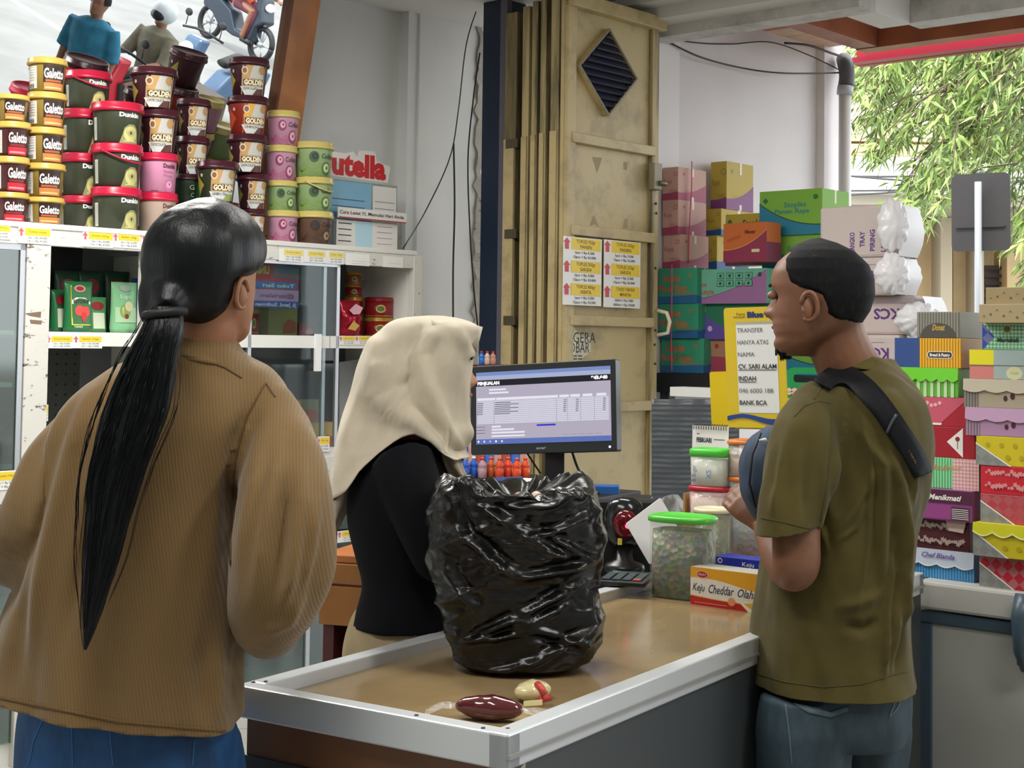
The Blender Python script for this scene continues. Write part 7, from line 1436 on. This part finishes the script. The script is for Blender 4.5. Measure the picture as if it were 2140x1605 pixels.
# ---- man
D = 2.86; mfp = W(1750, 1400, D); mn = thing('person', 'man with thinning dark hair, olive t-shirt, black sling strap and jeans at the counter', 'person', loc=(mfp.x, mfp.y, 0))
A33 = rad(30); mf = (-math.cos(A33), math.sin(A33)); skin3 = M('80563f', .5, kind='skin', sss=.05); s3 = .985; hb3 = W(1708, 745, D); bd_ = MB()
bd_.loft(headrings(hb3, mf, s3, n=72, nz=64), skin3); limb(bd_, [(1800, 850, 2.9, .07), (1790, 800, 2.89, .066), (1765, 750, 2.88, .06), (1745, 700, 2.87, .058), (1735, 650, 2.86, .06)], skin3)
pxloft(bd_, [(800, 1740, 1850, 2.89, .1), (840, 1690, 1890, 2.89, .17), (950, 1660, 1880, 2.89, .17), (1150, 1650, 1850, 2.89, .15), (1400, 1640, 1860, 2.89, .16), (1500, 1640, 1860, 2.89, .16)], skin3)
limb(bd_, [(1735, 900, 2.80, .04), (1690, 960, 2.73, .042), (1668, 1050, 2.70, .043), (1664, 1120, 2.69, .043), (1664, 1172, 2.69, .043), (1655, 1188, 2.72, .041), (1632, 1158, 2.79, .038), (1612, 1128, 2.85, .029), (1598, 1100, 2.90, .023)], skin3, 24, 40)
hand(bd_, W(1596, 1098, 2.905), Vector((-.5, .5, .5)), Vector((-.3, -.8, .3)), 1, skin3, .88, .55)
limb(bd_, [(1745, 880, 3.06, .05), (1700, 1040, 3.1, .045), (1700, 1140, 3.1, .04), (1670, 1120, 3.08, .035), (1645, 1095, 3.05, .024)], skin3); hand(bd_, W(1645, 1095, 3.05), Vector((-.6, .1, .35)), Vector((-.3, .7, .3)), -1, skin3, .95, .5)
hp = [W(1700, 1500, 2.80), W(1790, 1500, 2.97)]; ft = [Vector((hp[0].x-.02, hp[0].y, .1)), Vector((hp[1].x, hp[1].y, .1))]; legs(bd_, hp, ft, .075, .045, skin3); bo = remesh(bd_, .0042, 'body', mn, skin3, 1); bt3 = bvh(bo)
f3 = Vector((mf[0], mf[1], 0)).normalized(); l3 = Vector((-f3.y, f3.x, 0))
ear(hb3, mf, s3*1.05, 1, skin3, mn, dx=-.006, dz=.088)
hr3 = M('0f1013', .75, kind='hairg', spec=.2)
def mfn(v, d, right):
    lim = pl([(0, -60), (.2, -20), (.24, -5), (.27, 52), (.31, 64), (.36, 70), (.44, 74), (.47, 84), (.50, 102), (.56, 108), (.64, 117), (.70, 118), (.80, 128), (.88, 150), (.94, 172), (1, 260)], v)
    return lim-d+6*noise.noise(Vector((v*9, d*.06, 0)))
b = MB(); b.loft(hairsurf(hb3, mf, s3, .0075, mfn, n=160, nz=120, edge=5, under=.004), hr3); b.build('hair', mn, world=True)
# brow, eye, lips, goatee
for sd in (1, -1):
    MB().tube([hb3+(f3*(.094-.0035*i-.001*i*i)+l3*sd*(.012+.0095*i)+Vector((0, 0, .137+.003*math.sin(i*.8))))*s3 for i in range(5)], [.002, .0035, .0035, .003, .0015], hr3, 6).build('eyebrow', mn, world=True)
    MB().sphere(hb3+(f3*.0805+l3*sd*.031+Vector((0, 0, .119)))*s3, (.011, .011, .0085), M('8c6250', .45), 14, 10).build('eyelid', mn, world=True)
    MB().tube([hb3+(f3*(.0915-.002*i)+l3*sd*(.022+.006*i)+Vector((0, 0, .1165-.0006*i)))*s3 for i in range(4)], .0013, M('1a1210', .5), 6).build('lash_line', mn, world=True)
MB().tube([hb3+(f3*(.0905-.0028*abs(i-4))+l3*(i-4)*.0055+Vector((0, 0, .0565)))*s3 for i in range(9)], [.0012, .0025, .0035, .004, .004, .004, .0035, .0025, .0012], M('6f4038', .5), 8).build('lips', mn, world=True)
b = MB(); 
for i in range(320):
    a = R.uniform(-1, 1); z = R.uniform(-.008, .03)*(1-abs(a)*.5); x = .088-.012*abs(a)**2-(.010 if z < .004 else 0); p = hb3+(f3*(x-.006)+l3*a*.026+Vector((0, 0, z+.008)))*s3; b.tube([p-f3*.006, p+f3*.002-Vector((0, 0, .004)), p+f3*.002-Vector((0, 0, .012))], [.0013, .001, .0004], hr3, 3)
rings = []
for i in range(9):
    t = i/8; z = -.014+.046*t; r_ = []
    for k in range(24): q = 2*math.pi*k/24; r_.append(hb3+(f3*(.062+.0165*math.sin(math.pi*min(1, .15+t*.85))*math.cos(q)+.002)+l3*.027*math.sin(q)*math.sin(math.pi*min(.95, .12+t*.75))+Vector((0, 0, z+.008)))*s3)
    rings.append(r_)
b.loft(rings, hr3); b.build('goatee', mn, world=True, stuff=True)
# shirt
ol = M('504722', .85, kind='cloth', sheen=.1); sh_ = MB()
pxloft(sh_, [(752, 1775, 1862, 2.905, .07, .0), (768, 1748, 1876, 2.90, .09, -.02), (790, 1722, 1893, 2.89, .13), (825, 1688, 1912, 2.885, .185), (870, 1658, 1926, 2.88, .2), (930, 1640, 1932, 2.88, .2), (1000, 1628, 1925, 2.88, .195), (1100, 1612, 1905, 2.88, .19), (1200, 1597, 1893, 2.88, .185), (1300, 1586, 1889, 2.88, .19), (1380, 1577, 1896, 2.88, .195), (1425, 1571, 1904, 2.88, .2), (1470, 1570, 1906, 2.88, .203)], ol, 84, 70, .85)
limb(sh_, [(1735, 855, 2.78, .06), (1700, 880, 2.735, .062), (1672, 950, 2.70, .0615), (1656, 1030, 2.69, .0585), (1645, 1100, 2.69, .059), (1640, 1145, 2.69, .061)], ol, 32, 30); limb(sh_, [(1760, 860, 3.03, .06), (1720, 1000, 3.08, .06), (1705, 1090, 3.1, .056)], ol, 24, 16)
SF = (([(1790, 880), (1848, 960), (1846, 1100), (1850, 1240)], 9, .012), ([(1850, 900), (1880, 1000), (1890, 1150), (1872, 1290), (1845, 1380)], 9, .013), ([(1760, 900), (1735, 1000), (1740, 1080)], 12, .010), ([(1868, 880), (1905, 960), (1900, 1060)], 8, .010), ([(1740, 1120), (1790, 1050), (1835, 960)], 10, .009), ([(1745, 1260), (1800, 1245), (1850, 1225)], 12, .008), ([(1900, 1200), (1882, 1290), (1868, 1390)], 8, .010), ([(1760, 1290), (1810, 1300), (1845, 1280)], 12, -.010), ([(1870, 1060), (1868, 1180)], 8, -.010), ([(1800, 850), (1822, 960), (1818, 1120), (1790, 1280)], 5, .007), ([(1875, 1000), (1868, 1150), (1858, 1260), (1850, 1390)], 5, .008), ([(1895, 1010), (1880, 1180), (1893, 1300)], 5, .006), ([(1720, 960), (1718, 1080), (1735, 1150)], 6, .007), ([(1740, 1130), (1790, 1090), (1815, 1030)], 5, .006), ([(1860, 1240), (1852, 1330), (1858, 1410)], 6, .008), ([(1875, 1230), (1888, 1320), (1880, 1400)], 6, -.007), ([(1640, 900), (1632, 1000), (1620, 1070)], 8, .006), ([(1690, 900), (1685, 1000), (1680, 1080)], 7, -.005))
def fold_s(p):
    u = p.x/p.y*3100+1070; py = 716+(EYE-p.z)/p.y*3100; f = noise.noise(Vector((p.x*14+p.z*2.5, p.y*12, p.z*2.8)))*.014+noise.noise(Vector((p.x*30+p.z*6, p.y*28, p.z*7)))*.004
    if p.y < 2.9: f += 1.25*lines_d(p, SF)
    return f
def in_sleeve(p):
    u = p.x/p.y*3100+1070; py = 716+(EYE-p.z)/p.y*3100; return p.y < 2.765 and u < 1711 and py > 1050 and py < 1180
so3 = remesh(sh_, .004, 't_shirt', mn, ol, 2, disp=fold_s, cuts=[(Vector((0, 2.88, .812)), Vector((0, 0, -1)), None), (W(1645, 1104, 2.69), Vector((.17, .05, -1)).normalized(), in_sleeve)]); st3 = bvh(so3)
rings = []
for i in range(7):
    k = cr([(748, 1762, 1855, 2.905, .066, .05), (760, 1750, 1868, 2.9, .08, .03), (775, 1738, 1880, 2.9, .1, .0)], i/6); rings.append(pxring(k[0], k[1], k[2], k[3], k[4], 48, .9, -.12))
MB().loft(rings, M('565026', .85, kind='cloth'), cap=False).build('collar', mn, world=True, solid=.003)
sm_ = M('45411f', .85)
for pts in ([(1735, 842), (1710, 838), (1680, 848), (1660, 870)], [(1735, 850), (1738, 930), (1728, 1020), (1715, 1090)], [(1722, 800), (1700, 835)]): ribbon(st3, dense([(*p, 1.1) for p in pts], 8), sm_, 'shirt_seam', mn, .001, .001)
ribbon(st3, dense([(1590, 1082, 1.4), (1640, 1092, 1.4), (1702, 1108, 1.4)], 10), sm_, 'sleeve_hem', mn, .001, .001); ribbon(st3, dense([(1578, 1408, 1.4), (1640, 1425, 1.4), (1720, 1436, 1.4), (1800, 1430, 1.4), (1895, 1402, 1.4)], 10), sm_, 'hem', mn, .001, .001)
# sling strap and bag: worn things
strapm = M('0e1016', .7, kind='cloth'); sl = thing('sling_bag', 'black sling strap with blue denim bag worn by the man in olive', 'bag', loc=tuple(W(1585, 1000, 2.9)))
ribbon(st3, dense([(1716, 812, 17), (1724, 798, 18), (1738, 788, 19), (1765, 787, 20), (1800, 808, 21), (1838, 848, 21), (1868, 895, 21), (1893, 935, 21), (1915, 972, 19), (1925, 990, 14)], 6), strapm, 'strap', sl, .010, .003)
ribbon(st3, dense([(1851, 905, 2.5), (1868, 868, 2.5)], 6), M('3c4048', .4), 'strap_slider', sl, .0145, .002)
rings = []
for i in range(21):
    k = cr([(892, 1600, 1625, 2.86, .03), (915, 1572, 1640, 2.86, .06), (950, 1553, 1650, 2.86, .085), (1000, 1547, 1650, 2.86, .09), (1040, 1554, 1650, 2.86, .085), (1075, 1572, 1640, 2.86, .06), (1098, 1592, 1625, 2.86, .025)], i/20); rings.append([p+Vector((noise.noise(p*25)*.007, 0, 0)) for p in pxring(k[0], k[1], k[2], k[3], k[4], 40, .9)])
MB().loft(rings, M('22364e', .75, kind='jean')).build('pouch', sl, world=True)
MB().tube([W(1590, 905, 2.8), W(1572, 950, 2.78), W(1566, 1010, 2.78), W(1578, 1060, 2.79)], .0025, M('101a28', .6), 6).build('zip', sl, world=True); MB().tube([W(1588, 921, 2.79), W(1600, 918, 2.78), W(1606, 926, 2.78)], .003, M('d8dade', .3, .5), 6).build('zip_pull', sl, world=True)
jn = MB(); jm = M('2c3c46', .75, kind='jean')
pxloft(jn, [(1380, 1605, 1880, 2.88, .17), (1430, 1602, 1890, 2.88, .175), (1490, 1603, 1888, 2.88, .175), (1530, 1608, 1880, 2.88, .165)], jm, 48, 16)
hpj = [W(1682, 1520, 2.79), W(1803, 1520, 2.97)]; ftj = [Vector((ft[0].x, ft[0].y, .07)), Vector((ft[1].x, ft[1].y, .07))]; legs(jn, hpj, ftj, .092, .07, jm)
def fold_n(p): return noise.noise(Vector((p.x*16, p.y*16, p.z*9)))*.006
jo3 = remesh(jn, .006, 'jeans', mn, jm, 3, disp=fold_n); jt3 = bvh(jo3)
lt = M('4c5c66', .75, kind='jean')
ribbon(jt3, dense([(1662, 1466, 6), (1690, 1484, 6), (1735, 1494, 6), (1772, 1480, 5)], 6), lt, 'pocket_flap', mn, .002, .002); ribbon(jt3, dense([(1640, 1460, 1.5), (1650, 1540, 1.5), (1655, 1600, 1.5)], 6), lt, 'jeans_seam', mn, .001, .001); ribbon(jt3, dense([(1862, 1430, 1.5), (1868, 1470, 1.5), (1858, 1500, 1.5), (1875, 1480, 1.5), (1890, 1440, 1.5)], 5), lt, 'jeans_seam', mn, .001, .001)
shoes([(p.x, p.y, 0) for p in ft], mf, DK, mn)
# ------------------------------------------------------------------ street seen only in the mirror
Mn = (MT.to_3x3() @ Vector((1, 0, 0))).normalized(); Mo = MT.translation
def mground(px, py, z=0):
    o = Vector((0, 0, EYE)); d = ray(px, py).normalized(); t = (Mo-o).dot(Mn)/d.dot(Mn); h = o+d*t; r = d-2*d.dot(Mn)*Mn
    t2 = (z-h.z)/r.z; return h+r*t2, r
def figure(name, label, loc, face, top, pants, head_m, pose='stand', arm_m=None):
    T = Matrix.Translation(Vector(loc)) @ Matrix.Rotation(face, 4, 'Z'); t = thing(name, label, 'person', T); sk = arm_m or skin3; z = 0 if pose == 'stand' else -.12
    b = MB(); hb_ = Vector((0, 0, 1.46+z)); b.loft(headrings(hb_, (1, 0), 1.0, n=32, nz=24), sk); b.tube([(0, 0, 1.36+z), (0, 0, 1.52+z)], .055, sk, 14)
    b.loft([[Vector((rx*math.cos(q), ry*math.sin(q), zz_+z)) for q in [2*math.pi*k/24 for k in range(24)]] for zz_, rx, ry in ((.86, .11, .16), (1.05, .1, .15), (1.25, .12, .18), (1.38, .1, .19), (1.42, .05, .08))], sk)
    for s_ in (1, -1):
        if pose == 'stand': b.tube([(0, s_*.2, 1.36), (-.02, s_*.25, 1.1), (.04, s_*.25, .88)], [.05, .042, .03], sk, 12); hand(b, Vector((.04, s_*.25, .88)), Vector((.1, 0, -1)), Vector((0, s_, 0)), s_, sk, .95, .3); b.tube([(0, s_*.09, .9), (.02, s_*.1, .5), (0, s_*.1, .08)], [.08, .055, .04], sk, 14)
        else: b.tube([(0, s_*.2, 1.36+z), (.12, s_*.25, 1.12+z), (.42, s_*.28, 1.08+z)], [.05, .042, .03], sk, 12); hand(b, Vector((.42, s_*.28, 1.08+z)), Vector((1, 0, -.1)), Vector((0, 0, 1)), s_, sk, .95, .8); b.tube([(0, s_*.1, .78), (.42, s_*.16, .72), (.34, s_*.17, .3)], [.08, .06, .045], sk, 14)
    ob = MW[t.name]; b.v = [ob @ p for p in b.v]; remesh(b, .014, 'body', t, sk, 1)
    c = MB(); c.loft([[Vector((rx*math.cos(q), ry*math.sin(q), zz_+z)) for q in [2*math.pi*k/28 for k in range(28)]] for zz_, rx, ry in ((.82, .14, .19), (1.05, .13, .18), (1.25, .145, .205), (1.38, .125, .215), (1.44, .06, .09))], top)
    for s_ in (1, -1): c.tube([(0, s_*.19, 1.38+z), (-.01 if pose == 'stand' else .07, s_*.245, 1.2+z), (0 if pose == 'stand' else .13, s_*.26, 1.1+z)], [.07, .068, .066], top, 14)
    c.v = [ob @ p for p in c.v]; remesh(c, .014, 'shirt', t, top, 2)
    d = MB()
    for s_ in (1, -1): d.tube([(0, s_*.09, .92+z), (.0, s_*.1, .8+z*.3), (.02 if pose == 'stand' else .43, s_*.11, .5 if pose == 'stand' else .7), (0 if pose == 'stand' else .34, s_*.12, .1 if pose == 'stand' else .32)], [.11, .105, .085, .07], pants, 16); MB().tube([(-.08 if pose == 'stand' else .28, s_*.11, .05 if pose == 'stand' else .26), (.16 if pose == 'stand' else .5, s_*.12, .04 if pose == 'stand' else .25)], .045, DK, 12).build('shoe', t)
    d.build('trousers', t)
    if head_m == 'helmet':
        MB().sphere((0, 0, 1.60+z), (.135, .125, .125), M('b9c0c4', .2), 28, 18).build('helmet', t); MB().sphere((.055, 0, 1.57+z), (.095, .095, .07), M('1c2024', .15), 24, 14).build('visor', t)
    else:
        hg_ = headrings(hb_, (1, 0), 1.0, off=.012, n=32, nz=24); b = MB(); vs, fs = masked(hg_, lambda v, a: abs(a-.5)*360 < 110 and v > .4 or v > .85); b.add(vs, fs, hr3, True); b.build('hair', t)
    return t
def scooter(label, loc, face, m):
    T = Matrix.Translation(Vector(loc)) @ Matrix.Rotation(face, 4, 'Z'); t = thing('motor_scooter', label, 'motorbike', T); rb = M('17181a', .6); al = M('b4b8bc', .3, .6)
    for x in (-.62, .62):
        w = MB(); w.tube([(x+.24*math.cos(q), 0, .28+.24*math.sin(q)) for q in [2*math.pi*k/32 for k in range(33)]], .045, rb, 10, up=(0, 1, 0)); wo = w.build('wheel', t); s_ = MB()
        for k in range(5): a = 2*math.pi*k/5; s_.tube([(x, 0, .28), (x+.21*math.cos(a), 0, .28+.21*math.sin(a))], .014, al, 6)
        s_.tube([(x, -.06, .28), (x, .06, .28)], .04, al, 12); s_.build('spokes', wo)
    MB().prism([(-.75, .5), (-.8, .68), (-.5, .74), (-.1, .6), (.1, .36), (.35, .34), (.42, .8), (.36, .98), (.52, .98), (.66, .62), (.5, .5), (.45, .26), (.05, .24), (-.3, .3), (-.5, .44)], -.13, .13, m).build('fairing', t, bevel=.03)
    MB().tube([(-.7, 0, .77), (-.3, 0, .78), (-.05, 0, .7)], [.1, .13, .1], rb, 14, flat=.5).build('seat', t); MB().tube([(.4, -.33, 1.02), (.43, -.1, 1.06), (.43, .1, 1.06), (.4, .33, 1.02)], .015, rb, 8).build('handlebar', t)
    MB().sphere((.6, 0, .85), (.06, .09, .07), M('e8eaea', .1), 16, 10).build('headlamp', t); MB().tube([(.58, .0, .6), (.62, 0, .28)], .03, al, 8).build('fork', t); MB().tube([(-.2, -.15, .3), (-.75, -.17, .38)], [.035, .05], al, 10).build('exhaust', t)
    for y in (-.28, .28): MB().sphere((.42, y, 1.2), (.015, .06, .045), rb, 12, 8).tube([(.42, y, 1.05), (.42, y, 1.17)], .006, rb, 5).build('mirror', t)
    return t
def mhead(px, py, z): q, r = mground(px, py, z); return (q.x, q.y, 0)
q = mhead(190, 80, 1.25); figure('person', 'man in a teal printed jersey, seen only in the mirror', q, rad(200), M('2f6f8c', .8, kind='cloth'), M('2c3440', .8), 'hair')
q = mhead(345, 25, 1.48); figure('person', 'rider in grey jacket and silver helmet, seen only in the mirror', q, rad(215), M('6f6c5c', .8, kind='cloth'), M('3a3a36', .8), 'helmet', 'sit'); q = mhead(310, 120, .5) if 0 else q; scooter('red and white scooter under the helmeted rider in the mirror', q, rad(215), M('c0142c', .25))
q = mhead(500, 40, .5); scooter('dark scooter crossing the road, seen only in the mirror', q, rad(130), M('2a3440', .25)); figure('person', 'rider in orange on the dark scooter, seen only in the mirror', q, rad(130), M('e8601c', .8), M('5a2434', .8), 'helmet', 'sit')
q = mhead(455, 150, .6); scooter('blue scooter parked by the kerb, seen only in the mirror', q, rad(215), M('3f5a78', .25))
print('MIRROR', [tuple(round(v, 2) for v in mhead(*p)) for p in ((190, 80, 1.25), (345, 25, 1.5), (500, 40, .5))])
# lamp housings of the lit ceiling lamps
for i, (x, y, l, w_) in enumerate(((-.6, 1.3, 1.5, .35), (-1.1, 4.1, 1.4, .3), (1.6, 1.6, 1.4, .3), (.35, 3.9, 1.2, .3))):
    T = Matrix.Translation((x, y, 2.965)) @ Matrix.Rotation(rad(-42), 4, 'Z'); t = thing('ceiling_lamp', 'white fluorescent ceiling lamp above the shop, out of the frame', 'lamp', T, group='ceiling lamps'); MB().box(-l/2, l/2, -w_/2, w_/2, 0, .035, WHITE).build('housing', t)
